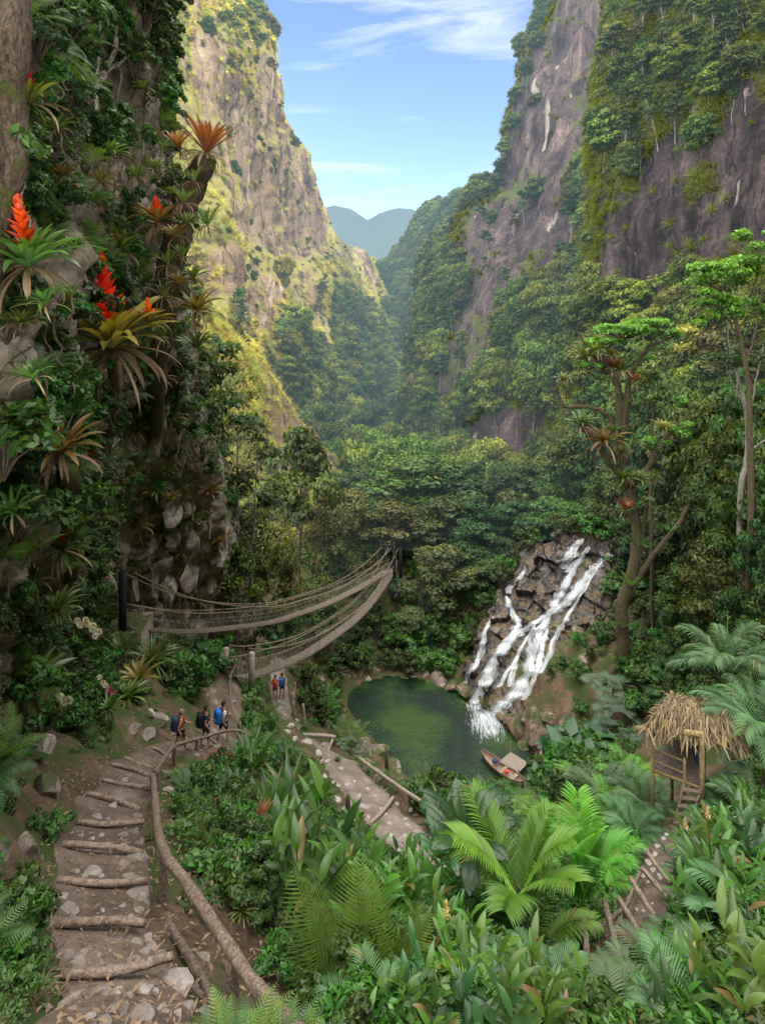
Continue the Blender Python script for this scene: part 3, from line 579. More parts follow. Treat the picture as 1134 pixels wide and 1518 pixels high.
for k_, (pix_, w_) in enumerate([([(884,845),(866,872),(850,898),(836,925),(822,948),(812,975),(800,1000)], 7), ([(846,858),(834,880),(818,905),(806,925),(798,945)], 8), ([(800,918),(788,935),(776,955),(766,975),(750,1000),(740,1020)], 6), ([(812,930),(806,950),(800,975),(794,1000),(786,1020),(775,1040)], 8), ([(872,812),(862,826),(850,838),(842,850)], 9)]):
    strand('waterfall', pix_, w_, ['thin veil right of the main waterfall stream', 'thin veil left of the main stream high up', 'thin veil between the two big streams', 'thin veil at the lower right of the main stream', 'thin veil at the very top of the fall'][k_], 20+k_, 2)
def foam(u, v, wpx, lab, seed):
    c = PZ(u, v, POOLZ); r = wpx*c.y/F; root_v = []; st = []; fs = []; n = 26; m = 14
    for i in range(m):
        for k in range(n):
            a = 2*PI*k/n; q = i/(m-1); rr = r*q*(1+.35*noise.noise(Vector((math.cos(a)*1.5, math.sin(a)*1.5, seed)))*q); h = .28*(1-q)**2*(1+noise.noise(Vector((rr*6*math.cos(a), rr*6*math.sin(a), seed))))+.012
            root_v.append((c.x+rr*math.cos(a), c.y+rr*math.sin(a)*1.2, POOLZ+h)); st.append((rr*math.cos(a)*1.1+seed, rr*math.sin(a)*5, q))
    for i in range(m-1):
        for k in range(n): fs.append((i*n+k, i*n+(k+1) % n, (i+1)*n+(k+1) % n, (i+1)*n+k))
    me = bpy.data.meshes.new('foam'); me.from_pydata(root_v, [], fs); me.materials.append(M_FALL); a = me.attributes.new('st', 'FLOAT_VECTOR', 'POINT'); a.data.foreach_set('vector', np.array(st, np.float32).ravel()); me.polygons.foreach_set('use_smooth', np.ones(len(me.polygons), bool))
    struct('foam', me, lab, 'water')
foam(722, 1074, 46, 'thin spread foam drifting from the foot of the waterfall', 8); foam(727, 1068, 32, 'white foam where the main stream hits the pool', 1); foam(703, 1047, 20, 'white foam where the second stream hits the pool', 2); foam(687, 1030, 10, 'small patch of foam under the thin stream', 3)
# ------------------------------------------------------------------ foliage materials
LM_brom = leafmat('bromeliad_green', (0.035, 0.06, 0.014), (0.21, 0.27, 0.045), 0.35, 0.25, 0.5)
LM_bromdark = leafmat('bromeliad_deep_green', (0.02, 0.055, 0.016), (0.13, 0.24, 0.04), 0.33, 0.25, 0.5)
LM_bromrust = leafmat('bromeliad_rust', (0.09, 0.035, 0.018), (0.40, 0.12, 0.035), 0.4, 0.25, 0.45)
LM_bromolive = leafmat('bromeliad_olive', (0.06, 0.06, 0.015), (0.33, 0.20, 0.04), 0.4, 0.25, 0.45)
LM_red = leafmat('red_bracts', (0.40, 0.004, 0.012), (0.80, 0.015, 0.03), 0.35, 0.3, 0.4)
LM_orange = leafmat('orange_bracts', (0.42, 0.015, 0.006), (0.85, 0.10, 0.02), 0.35, 0.3, 0.4)
LM_dead = leafmat('dead_leaf', (0.09, 0.055, 0.032), (0.30, 0.21, 0.13), 0.8, 0.2, 0.15)
LM_fern = leafmat('fern_green', (0.035, 0.08, 0.014), (0.17, 0.29, 0.05), 0.5, 0.4, 0.35)
LM_palm = leafmat('palm_green', (0.012, 0.045, 0.014), (0.09, 0.18, 0.045), 0.4, 0.3, 0.45)
LM_palmbright = leafmat('bright_palm_green', (0.025, 0.10, 0.010), (0.17, 0.40, 0.03), 0.4, 0.4, 0.4)
LM_ginger = leafmat('ginger_green', (0.010, 0.040, 0.008), (0.10, 0.22, 0.032), 0.33, 0.33, 0.5)
LM_gingerlight = leafmat('light_ginger_green', (0.015, 0.052, 0.010), (0.12, 0.25, 0.035), 0.35, 0.35, 0.5)
LM_banana = leafmat('banana_green', (0.010, 0.040, 0.012), (0.055, 0.14, 0.035), 0.3, 0.35, 0.5)
LM_cover = leafmat('cover_green', (0.007, 0.032, 0.006), (0.08, 0.20, 0.022), 0.4, 0.35, 0.4)
LM_shrub = leafmat('shrub_green', (0.007, 0.022, 0.006), (0.075, 0.135, 0.024), 0.5, 0.3, 0.3)
LM_grass = leafmat('grass_green', (0.035, 0.055, 0.012), (0.20, 0.22, 0.05), 0.6, 0.4, 0.2)
LM_tree = leafmat('tree_leaf', (0.006, 0.018, 0.005), (0.085, 0.15, 0.026), 0.5, 0.3, 0.3, True)
LM_treeblue = leafmat('deep_tree_leaf', (0.005, 0.018, 0.007), (0.055, 0.12, 0.028), 0.5, 0.3, 0.3, True)
LM_treeolive = leafmat('olive_tree_leaf', (0.012, 0.018, 0.006), (0.15, 0.17, 0.045), 0.5, 0.35, 0.3, True)
LM_treebright = leafmat('bright_tree_leaf', (0.025, 0.075, 0.010), (0.17, 0.32, 0.03), 0.45, 0.4, 0.35)
LM_goldgrass = leafmat('golden_grass', (0.20, 0.18, 0.05), (0.60, 0.54, 0.22), 0.7, 0.4, 0.1, True)
LM_far1 = leafmat('far_leaf', (0.016, 0.034, 0.008), (0.22, 0.27, 0.05), 0.6, 0.35, 0.2, True)
LM_far2 = leafmat('far_deep_leaf', (0.010, 0.028, 0.009), (0.115, 0.175, 0.04), 0.6, 0.3, 0.2, True)
LM_golden = leafmat('golden_leaf', (0.06, 0.07, 0.015), (0.38, 0.37, 0.08), 0.5, 0.35, 0.3, True)
M_barkpale = barkmat('pale_bark', (0.10, 0.085, 0.065), (0.34, 0.31, 0.26), 0.0, True)
M_barkmoss = barkmat('mossy_bark', (0.025, 0.018, 0.013), (0.15, 0.11, 0.075), 0.35)
M_bark = barkmat('brown_bark', (0.035, 0.025, 0.018), (0.14, 0.105, 0.075), 0.3, True)
M_stem = barkmat('green_stem', (0.03, 0.06, 0.015), (0.10, 0.13, 0.03))
M_wood = barkmat('weathered_wood', (0.09, 0.06, 0.042), (0.30, 0.225, 0.17), 0.0, False, (9, 9, 9))
M_woodpale = barkmat('pale_weathered_wood', (0.20, 0.155, 0.12), (0.42, 0.35, 0.28), 0.0, False, (7, 7, 7))

RB_ = random.Random(99)
# ------------------------------------------------------------------ leaf and tube builders
def prof(shape, t):
    if shape == 'strap': return min(1.0, 0.72+0.5*t)*(1-max(0, (t-0.62)/0.38)**1.8)
    if shape == 'lance': return math.sin(PI*min(1, t**0.75))**0.85
    if shape == 'oval': return math.sin(PI*t**0.62)**0.7
    if shape == 'heart': return math.sin(PI*t**0.42)**0.75
    if shape == 'paddle': return min(1, t*5)**0.7*(1-max(0, (t-0.7)/0.3)**2.2)**0.6 if t < 1 else 0
    if shape == 'thin': return (1-t)**0.6
    return 1-t
def leaf(mb, base, az, el, length, width, droop=0.6, seg=6, fold=0.18, lf=0.5, shape='lance', roll=0.0, stalk=0.0, mi=0, wav=0.0):
    """one leaf: a folded strip that leaves its base at elevation el and bends down by droop"""
    pts = []; p = Vector(base); e = el; st = length/seg; lf = 1.7 if RB_.random() < .018 else lf; verts = []; faces = []; lfs = []
    ca, sa = math.cos(az), math.sin(az); side0 = Vector((-sa, ca, 0))
    for i in range(seg+1):
        t = i/seg; d = Vector((math.cos(e)*ca, math.cos(e)*sa, math.sin(e))); up = side0.cross(d)*-1
        if up.z < 0 and abs(e) < PI/2: up = -up
        s = side0*math.cos(roll)+up*math.sin(roll); u2 = up*math.cos(roll)-side0*math.sin(roll)
        tt = 0 if t < stalk else (t-stalk)/(1-stalk+1e-9)
        w = 0.5*width*max(0.02 if t > stalk else 0.06, prof(shape, tt))
        wv = wav*width*math.sin(i*2.1+az*5)
        verts += [p-s*w+u2*(fold*w*2+wv), p.copy(), p+s*w+u2*(fold*w*2-wv)]; lfs += [lf, lf*0.8+0.12, lf]
        p = p+d*st; e -= droop/seg*(0.5+t)
    for i in range(seg):
        a = i*3; faces += [(a, a+1, a+4, a+3), (a+1, a+2, a+5, a+4)]
    mb.add([tuple(v) for v in verts], faces, lfs, mi); return p
def tube(mb, pts, rads, n=7, lf=0.5, mi=0, cap=True, jit=0.0):
    pts = [Vector(p) for p in pts]; k = len(pts)
    if not isinstance(rads, (list, tuple)): rads = [rads]*k
    verts = []; faces = []; ref = None
    for i, p in enumerate(pts):
        d = (pts[min(i+1, k-1)]-pts[max(i-1, 0)]); d = d.normalized() if d.length > 1e-9 else Vector((0, 0, 1))
        if ref is None: ref = d.orthogonal().normalized()
        ref = (ref-d*ref.dot(d)); ref = ref.normalized() if ref.length > 1e-6 else d.orthogonal().normalized(); b = d.cross(ref)
        for j in range(n):
            a = 2*PI*j/n; r = rads[i]*(1+(jit*noise.noise(Vector((p.x*3+j, p.y*3, p.z*3))) if jit else 0))
            verts.append(tuple(p+(ref*math.cos(a)+b*math.sin(a))*r))
    for i in range(k-1):
        for j in range(n): faces.append((i*n+j, i*n+(j+1) % n, (i+1)*n+(j+1) % n, (i+1)*n+j))
    if cap: faces += [tuple(range(n))[::-1], tuple(range((k-1)*n, k*n))]
    mb.add(verts, faces, lf, mi)
def spline(pts, k=6, jit=0.0):
    A = np.array([tuple(p) for p in pts], float); C = catmull(np.stack([A, A], 1), (len(A)-1)*k+1, 2)[:, 0]
    if jit:
        for i in range(1, len(C)-1): C[i] += np.array(noise.noise_vector(Vector(C[i]*2.1)))*jit
    return [Vector(c) for c in C]
def lerp(a, b, t): return a+(b-a)*t
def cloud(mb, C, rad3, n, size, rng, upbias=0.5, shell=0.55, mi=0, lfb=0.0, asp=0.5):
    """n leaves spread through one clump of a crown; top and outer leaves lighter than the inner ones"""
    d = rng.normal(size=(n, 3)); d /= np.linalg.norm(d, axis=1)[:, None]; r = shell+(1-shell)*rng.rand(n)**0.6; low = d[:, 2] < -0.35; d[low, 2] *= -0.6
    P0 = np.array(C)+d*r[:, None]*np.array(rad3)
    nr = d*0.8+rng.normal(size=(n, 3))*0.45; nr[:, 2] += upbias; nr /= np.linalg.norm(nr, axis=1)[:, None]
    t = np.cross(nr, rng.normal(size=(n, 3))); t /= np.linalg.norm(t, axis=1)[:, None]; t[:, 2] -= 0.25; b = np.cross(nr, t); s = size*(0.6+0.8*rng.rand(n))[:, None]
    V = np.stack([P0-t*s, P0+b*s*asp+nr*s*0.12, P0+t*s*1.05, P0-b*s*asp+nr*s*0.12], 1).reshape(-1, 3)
    lf = np.clip(0.26+0.46*d[:, 2]+0.55*(r-0.78)+rng.normal(size=n)*0.15+lfb, 0, 1)  # AO-like shade put into leaf colour by depth and height, plus random tone
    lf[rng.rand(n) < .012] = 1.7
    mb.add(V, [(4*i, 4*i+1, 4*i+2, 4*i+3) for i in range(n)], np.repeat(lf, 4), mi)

# ------------------------------------------------------------------ plant templates: each returns a root with its parts
def bromeliad(name, leafm, r=0.6, n=26, flower=None, dead=8, seed=1, erect=0.0, w=0.085, arch=1.0, shape='strap', fh=0.5):
    rg = random.Random(seed); root = empty(name); mb = MB()
    for i in range(n):
        t = i/(n-1); az = i*2.39996+rg.uniform(-.2, .2); el = lerp(1.35, 0.35+erect*0.5, t**0.9)+rg.uniform(-.12, .12)
        ln = r*lerp(0.55, 1.12, min(1, t*1.6))*rg.uniform(.85, 1.12)
        leaf(mb, (0.03*math.cos(az), 0.03*math.sin(az), 0), az, el, ln, w*rg.uniform(.85, 1.15), arch*rg.uniform(.5, 1.1)*(0.5+t), 8, 0.22, min(1, max(0, rg.uniform(.15, .75)+0.3*(1-t)-0.1)), shape, rg.uniform(-.25, .25))
    mb.build('leaves', leafm, root)
    if dead:
        mb = MB()
        for i in range(dead):
            az = rg.uniform(0, 2*PI); leaf(mb, (0.05*math.cos(az), 0.05*math.sin(az), -0.02), az, rg.uniform(-.5, .25), r*rg.uniform(.6, 1.15), w*0.75*rg.uniform(.6, 1), rg.uniform(1.3, 2.0), 8, 0.3, rg.random(), 'strap', rg.uniform(-.6, .6))
        mb.build('dead_leaves', LM_dead, root)
    if flower:
        mb = MB(); tube(mb, [(0, 0, 0.02), (0, 0, fh*r*1.2)], r*0.035, 6, 0.3)
        for i in range(34):
            t = i/33; az = i*2.39996; z = lerp(fh*0.35, fh*1.3, t)*r
            leaf(mb, (0, 0, z), az, 0.5+0.7*t, r*lerp(0.38, 0.18, t), r*0.14, -0.5+rg.uniform(-.2, .5), 4, 0.3, rg.uniform(.2, 1), 'lance')
        mb.build('flower_spike', flower, root)
    return root
def fern(name, mat, fronds=8, ln=0.9, seed=1, npin=26, pw=0.2, el0=1.1, droop=1.2, serr=False, hang=0.0, spread=2*PI, az0=0, stemless=True, trunk=0.0, pnarrow=0.028):
    rg = random.Random(seed); root = empty(name); mb = MB()
    for k in range(fronds):
        az = az0+spread*(k+rg.uniform(-.25, .25))/fronds; e = el0+rg.uniform(-.25, .2); L_ = ln*rg.uniform(.8, 1.1); st = L_/npin
        p = Vector((0.03*math.cos(az), 0.03*math.sin(az), trunk)); ca, sa = math.cos(az), math.sin(az); sd = Vector((-sa, ca, 0)); dr = droop*rg.uniform(.8, 1.2); lfk = rg.uniform(.25, .75)
        line = [p.copy()]
        for i in range(npin):
            t = i/npin; d = Vector((math.cos(e)*ca, math.cos(e)*sa, math.sin(e))); up = d.cross(sd); 
            if up.z < 0 and abs(e) < PI/2: up = -up
            if t > 0.12:
                tt = (t-0.12)/0.88; pl = pw*L_*(math.sin(PI*min(1, (tt*0.93+0.10)**0.75))**0.8)
                for s in (-1, 1):
                    pd = (sd*s*0.93+d*(0.28+0.4*tt)-up*hang).normalized(); sg = 6 if serr else 3; ws = st*0.62 if not serr else st*0.80; q = p.copy(); vv = []; ff = []; wdir = d
                    for j in range(sg+1):
                        u = j/sg; wd = ws*(1-u**1.6)*(1.0 if not serr or j % 2 == 0 else 0.55)*0.85
                        z = -up*(0.35*hang+0.10)*pl*u*u; c = p+pd*pl*u+z+d*0.10*pl*u*u; vv += [tuple(c-wdir*wd*0.5-up*wd*.1), tuple(c+wdir*wd*0.5-up*wd*.1)]
                    for j in range(sg): ff.append((2*j, 2*j+1, 2*j+3, 2*j+2))
                    mb.add(vv, ff, min(1, max(0, lfk+rg.uniform(-.15, .15)+0.15*tt)))
            p = p+d*st; e -= dr/npin*(0.4+1.2*t); line.append(p.copy())
        tube(mb, line[::3]+[line[-1]], [0.008*ln*(1-i/len(line[::3]))+0.002 for i in range(len(line[::3])+1)], 4, 0.35, 0, False)
    mb.build('fronds', mat, root)
    if trunk:
        mb = MB(); tube(mb, [(0, 0, -0.3), (0.02, 0, trunk*0.5), (0, 0, trunk+0.05)], [0.07, 0.055, 0.06], 9, 0.5, 0, True, 0.3); mb.build('trunk', M_bark, root)
    return root
def palm(name, mat, fronds=10, ln=1.8, seed=1, trunk=0.0, tr=0.08, el0=1.25, droop=1.3, npin=34, pl=0.3, hang=0.35, wd=0.022, spread=2*PI, az0=0, spear=False):
    rg = random.Random(seed); root = empty(name); mb = MB()
    for k in range(fronds):
        az = az0+spread*(k+rg.uniform(-.2, .2))/fronds; e = lerp(el0, el0*0.45, (k*7 % fronds)/fronds)+rg.uniform(-.1, .1); L_ = ln*rg.uniform(.85, 1.1); st = L_/npin
        ca, sa = math.cos(az), math.sin(az); sd = Vector((-sa, ca, 0)); p = Vector((tr*0.4*ca, tr*0.4*sa, trunk)); dr = droop*rg.uniform(.75, 1.2); line = [p.copy()]; lfk = rg.uniform(.2, .7)
        for i in range(npin):
            t = i/npin; d = Vector((math.cos(e)*ca, math.cos(e)*sa, math.sin(e))); up = d.cross(sd)
            if up.z < 0 and abs(e) < PI/2: up = -up
            if t > 0.15:
                tt = (t-0.15)/0.85; l2 = pl*L_*(0.45+0.75*math.sin(PI*(tt*0.8+0.1)))*rg.uniform(.9, 1.1)
                for s in (-1, 1):
                    dd = (sd*s*0.85+d*(0.45+0.6*tt)+up*0.22).normalized(); az2 = math.atan2(dd.y, dd.x); el2 = math.asin(max(-1, min(1, dd.z)))
                    leaf(mb, p, az2, el2, l2, wd*ln, 0.5+hang*2.2*rg.uniform(.7, 1.3), 4, 0.25, min(1, max(0, lfk+rg.uniform(-.18, .18)+.15*tt)), 'lance', rg.uniform(-.2, .2))
            p = p+d*st; e -= dr/npin*(0.3+1.4*t); line.append(p.copy())
        tube(mb, line[::4]+[line[-1]], [0.013*ln*(1-0.85*i/len(line[::4]))*0.6 for i in range(len(line[::4])+1)], 5, 0.7, 0, False)
    if spear: tube(mb, [(0, 0, trunk), (0.01, 0, trunk+ln*0.5), (0.02, 0, trunk+ln*0.95)], [0.03*ln*.6, 0.025*ln*.6, 0.004], 6, 1.0)
    mb.build('fronds', mat, root)
    if trunk:
        mb = MB(); tube(mb, [(0, 0, -0.4), (0.03, 0.0, trunk*0.3), (0.02, 0, trunk*.7), (0, 0, trunk)], [tr*1.25, tr, tr*.9, tr*1.0], 10, 0.5, 0, True, 0.12); mb.build('trunk', M_bark, root)
    return root
def fanpalm(name, mat, nfan=7, r=0.55, seed=1, h=0.9):
    rg = random.Random(seed); root = empty(name); mb = MB()
    for k in range(nfan):
        az = 2*PI*(k+rg.uniform(-.25, .25))/nfan; e = rg.uniform(.5, 1.25); p0 = Vector((0, 0, 0)); p1 = Vector((math.cos(az)*math.cos(e), math.sin(az)*math.cos(e), math.sin(e)))*h*rg.uniform(.7, 1.1)
        tube(mb, [p0, p1*0.5+Vector((0, 0, .05)), p1], [0.012, 0.01, 0.008], 4, 0.5, 0, False)
        dv = (p1.normalized()+Vector((0, 0, -0.9))).normalized(); sd = Vector((-math.sin(az), math.cos(az), 0)); up = sd.cross(dv)*-1; lfk = rg.uniform(.25, .8)
        for j in range(26):
            a = lerp(-2.2, 2.2, j/25); dd = dv*math.cos(a)+sd*math.sin(a)+Vector((0, 0, .12))
            leaf(mb, p1, math.atan2(dd.y, dd.x), math.asin(max(-1, min(1, dd.normalized().z))), r*rg.uniform(.85, 1.05)*(1-0.18*abs(a)/2.2), 0.055*r/0.5, 0.35, 4, 0.3, lfk+rg.uniform(-.1, .1), 'lance')
    mb.build('fan_leaves', mat, root); return root
def ginger(name, mat, stalks=7, h=1.2, seed=1, ll=0.45, lw=0.095, nl=12, lean=0.5, flower=None, spread=0.2, flen=0.25, droop=0.8, lshape='lance', only=1):
    rg = random.Random(seed); root = empty(name); mb = MB(); ms = MB(); fl = MB(); nf = 0
    for k in range(stalks):
        a = 2*PI*k/stalks+rg.uniform(-.4, .4); le = lean*rg.uniform(.3, 1.1); H = h*rg.uniform(.65, 1.08); b = Vector((math.cos(a), math.sin(a), 0))
        pts = [b*spread*0.4+b*(le*H*(t**1.6))+Vector((0, 0, H*t*(1-0.12*le*t))) for t in [0, .2, .4, .6, .8, 1]]; C = spline(pts, 4)
        tube(ms, C[::2], [0.011*h*(1-.6*i/len(C[::2])) for i in range(len(C[::2]))], 5, 0.5, 0, False); az0 = rg.uniform(0, PI)
        for i in range(nl):
            t = lerp(0.18, 0.98, i/(nl-1)); p = C[int(t*(len(C)-1))]; az = az0+(i % 2)*PI+rg.uniform(-.45, .45); el = lerp(.45, 1.15, t**2)
            leaf(mb, p, az, el, ll*rg.uniform(.8, 1.1)*(0.75+.45*math.sin(PI*t)), lw*rg.uniform(.85, 1.15), droop*rg.uniform(.6, 1.3), 7, 0.16, min(1, max(0, rg.uniform(.15, .6)+.35*t)), lshape, rg.uniform(-.3, .3), 0.05, 0, 0.03)
        if flower and nf < only:
            nf += 1; p = C[-1]
            for i in range(26):
                t = i/25; leaf(fl, p+Vector((0, 0, flen*(t-0.1))), i*2.4, 0.6+.6*t, flen*lerp(.42, .2, t), flen*.2, -.2, 4, .35, rg.random(), 'oval')
            tube(fl, [p-Vector((0, 0, .05)), p+Vector((0, 0, flen*.95))], [.012, .008], 5, .3)
    ms.build('stems', M_stem, root); mb.build('leaves', mat, root)
    if flower: fl.build('flower', flower, root)
    return root
def banana(name, mat, n=9, h=1.6, ll=1.5, lw=0.38, seed=1, trunk=0.9):
    rg = random.Random(seed); root = empty(name); mb = MB()
    for k in range(n):
        az = k*2.4+rg.uniform(-.3, .3); el = lerp(1.45, .75, k/n)+rg.uniform(-.1, .1)
        # leaf blade with torn edges: side strips leave small gaps
        e = el; p = Vector((0, 0, trunk*rg.uniform(.9, 1.05))); ca, sa = math.cos(az), math.sin(az); sd = Vector((-sa, ca, 0)); L_ = ll*rg.uniform(.75, 1.1); seg = 22; dr = rg.uniform(.9, 1.8); lfk = rg.uniform(.3, .8); rows = []
        for i in range(seg+1):
            t = i/seg; d = Vector((math.cos(e)*ca, math.cos(e)*sa, math.sin(e))); up = d.cross(sd)
            if up.z < 0 and abs(e) < PI/2: up = -up
            rows.append((p.copy(), d, up)); p = p+d*L_/seg; e -= dr/seg*(.3+1.4*t)
        for s in (-1, 1):
            for i in range(2, seg):
                t = i/seg; w0 = .5*lw*prof('paddle', (t-.1)/.9) if t > .1 else 0.01; t1 = (i+1)/seg; w1 = .5*lw*prof('paddle', min(.999, (t1-.1)/.9)); a, b = rows[i], rows[i+1]; tear = rg.random() < .16
                sag = 0.25+(.25 if tear else 0); q = 0.8 if tear else 1.0
                vv = [a[0]+a[2]*0.0, b[0], lerp(b[0], a[0], 1-q)+sd*s*w1*.55+b[2]*w1*.16, a[0]+sd*s*w0*.55+a[2]*w0*.16, lerp(b[0], a[0], (1-q)*1.6)+sd*s*w1-b[2]*w1*sag*.4, a[0]+sd*s*w0-a[2]*w0*sag*.4]
                mb.add([tuple(x) for x in vv], [(0, 1, 2, 3), (3, 2, 4, 5)], [min(1, lfk+.12), min(1, lfk+.12)]+[lfk+.04*math.sin(i*1.7)]*4)
        tube(mb, [r[0]-r[2]*.008 for r in rows[::3]], [0.022*(1-.8*i/8) for i in range(len(rows[::3]))], 5, 1.0, 0, False)
    mb.build('leaves', mat, root); ms = MB(); tube(ms, [(0, 0, -.3), (0, 0, trunk*.5), (0.02, 0, trunk*1.08)], [.09, .075, .05], 10, .5, 0, True, .1); ms.build('stem', M_stem, root); return root
def cover(name, mat, r=0.32, n=90, size=0.1, seed=1, shape='heart', h=0.28):
    rg = random.Random(seed); root = empty(name); mb = MB()
    for i in range(n):
        a = rg.uniform(0, 2*PI); q = r*math.sqrt(rg.random()); z = h*(1-(q/r)**2*.7)*rg.uniform(.35, 1.05)
        leaf(mb, (q*math.cos(a), q*math.sin(a), z), a+rg.uniform(-1.3, 1.3), rg.uniform(-.1, .7), size*rg.uniform(.6, 1.25), size*.68, rg.uniform(.4, 1.2), 4, .14, min(1, max(0, .15+.7*z/h+rg.uniform(-.25, .25))), shape, rg.uniform(-.4, .4))
    mb.build('leaves', mat, root); return root
def tuft(name, mat, n=60, ln=0.5, w=0.014, seed=1, droop=1.4, r=.08, el=(.6, 1.5)):
    rg = random.Random(seed); root = empty(name); mb = MB()
    for i in range(n):
        a = rg.uniform(0, 2*PI); leaf(mb, (r*rg.random()*math.cos(a), r*rg.random()*math.sin(a), 0), a, rg.uniform(*el), ln*rg.uniform(.5, 1.1), w, droop*rg.uniform(.5, 1.4), 5, .2, rg.random(), 'thin', 0)
    mb.build('blades', mat, root); return root
def shrub(name, mat, r=.6, h=.9, clumps=9, per=110, size=.07, seed=1):
    rg = random.Random(seed); nr = np.random.RandomState(seed); root = empty(name); mb = MB(); ms = MB()
    for i in range(clumps):
        a = rg.uniform(0, 2*PI); q = r*math.sqrt(rg.random())*.85; c = (q*math.cos(a), q*math.sin(a), h*rg.uniform(.3, .95)); cr_ = r*rg.uniform(.25, .45)
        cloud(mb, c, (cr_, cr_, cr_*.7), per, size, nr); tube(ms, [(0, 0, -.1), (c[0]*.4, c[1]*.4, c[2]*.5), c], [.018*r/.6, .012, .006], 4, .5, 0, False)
    ms.build('stems', M_bark, root); mb.build('foliage', mat, root); return root
def tree(name, mat, H=10, cr=3.0, ch=0.55, clumps=34, per=130, size=.16, seed=1, bark=None, tr=.18, flat=.62, lean=0.0, round_=False, crad=.34, bare=0.0):
    """tapered trunk with forking limbs; every limb ends in a loose clump of small leaves"""
    rg = random.Random(seed); nr = np.random.RandomState(seed); root = empty(name); mb = MB(); ms = MB(); bark = bark or M_bark
    top = Vector((lean*H, 0, H*.86)); T = spline([(0, 0, -.8), (rg.uniform(-.02, .03)*H+lean*H*.1, rg.uniform(-.02, .02)*H, H*.3), (lean*H*.5+rg.uniform(-.03, .03)*H, rg.uniform(-.03, .03)*H, H*.6), top], 5)
    tube(ms, T, [tr*(1-.8*(i/(len(T)-1))**1.1) for i in range(len(T))], 8, .5, 0, False, .2)
    z0 = H*(1-ch)
    for i in range(clumps):
        a = i*2.39996+rg.uniform(-.4, .4); t = rg.random(); zz = lerp(z0, H, t**.85)
        if round_: q = cr*math.sqrt(max(.05, 1-((t**.85-.45)/.62)**2))*rg.uniform(.35, 1)
        else: q = cr*(1-(t**.85)**2.2*.8)*math.sqrt(rg.uniform(.08, 1))
        base = T[min(len(T)-1, int(len(T)*lerp(.35, .92, t)))]; c = Vector((base.x+q*math.cos(a), base.y+q*math.sin(a), zz+rg.uniform(-.04, .04)*H)); k = cr*crad*rg.uniform(.7, 1.25)
        m = base.lerp(c, .55)+Vector((0, 0, -.06*q)); tube(ms, spline([base, m, c], 3), [tr*.30, tr*.24, tr*.19, tr*.15, tr*.12, tr*.09, tr*.05], 5, .5, 0, False)
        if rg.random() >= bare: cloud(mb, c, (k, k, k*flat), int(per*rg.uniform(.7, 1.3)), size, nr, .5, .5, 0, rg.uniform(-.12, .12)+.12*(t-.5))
    ms.build('trunk', bark, root, True); mb.build('crown', mat, root); return root

# ------------------------------------------------------------------ stuff: points carrying real, visible plants as instances
def scatter(name, pts, rots, scl, picks, sources, label, cat='vegetation'):
    rots = [tuple(Euler(tuple(float(q) for q in r), 'ZYX').to_matrix().to_euler('XYZ')) for r in rots]
    me = bpy.data.meshes.new(name); me.vertices.add(len(pts)); me.vertices.foreach_set('co', np.asarray(pts, np.float32).ravel())
    for nm, ty, d in (('rot', 'FLOAT_VECTOR', rots), ('scl', 'FLOAT_VECTOR', np.asarray(scl, np.float32) if np.ndim(scl) == 2 else np.repeat(np.asarray(scl, np.float32)[:, None], 3, 1))):
        a = me.attributes.new(nm, ty, 'POINT'); a.data.foreach_set('vector', np.asarray(d, np.float32).ravel())
    a = me.attributes.new('pick', 'INT', 'POINT'); a.data.foreach_set('value', np.asarray(picks, np.int32))
    o = bpy.data.objects.new(name, me); COL.objects.link(o)
    g = bpy.data.node_groups.new(name, 'GeometryNodeTree'); g.interface.new_socket('Geometry', in_out='INPUT', socket_type='NodeSocketGeometry'); g.interface.new_socket('Geometry', in_out='OUTPUT', socket_type='NodeSocketGeometry')
    N = g.nodes; L = g.links; gi = N.new('NodeGroupInput'); go = N.new('NodeGroupOutput'); ip = N.new('GeometryNodeInstanceOnPoints'); jn = N.new('GeometryNodeJoinGeometry')
    for s in reversed(sources):
        oi = N.new('GeometryNodeObjectInfo'); oi.inputs['Object'].default_value = s; oi.inputs['As Instance'].default_value = True; oi.transform_space = 'ORIGINAL'; L.new(oi.outputs['Geometry'], jn.inputs[0])
    def attr(nm, ty):
        n = N.new('GeometryNodeInputNamedAttribute'); n.data_type = ty; n.inputs['Name'].default_value = nm; return [x for x in n.outputs if x.enabled][0]
    L.new(gi.outputs[0], ip.inputs['Points']); L.new(jn.outputs[0], ip.inputs['Instance']); ip.inputs['Pick Instance'].default_value = True
    L.new(attr('pick', 'INT'), ip.inputs['Instance Index']); L.new(attr('scl', 'FLOAT_VECTOR'), ip.inputs['Scale'])
    L.new(attr('rot', 'FLOAT_VECTOR'), ip.inputs['Rotation']); L.new(ip.outputs[0], go.inputs[0])
    md = o.modifiers.new('scatter', 'NODES'); md.node_group = g
    o['kind'] = 'stuff'; o['label'] = label; o['category'] = cat; return o
def child(root, nm):
    for c in root.children:
        if c.name.split('.')[0] == nm: return c
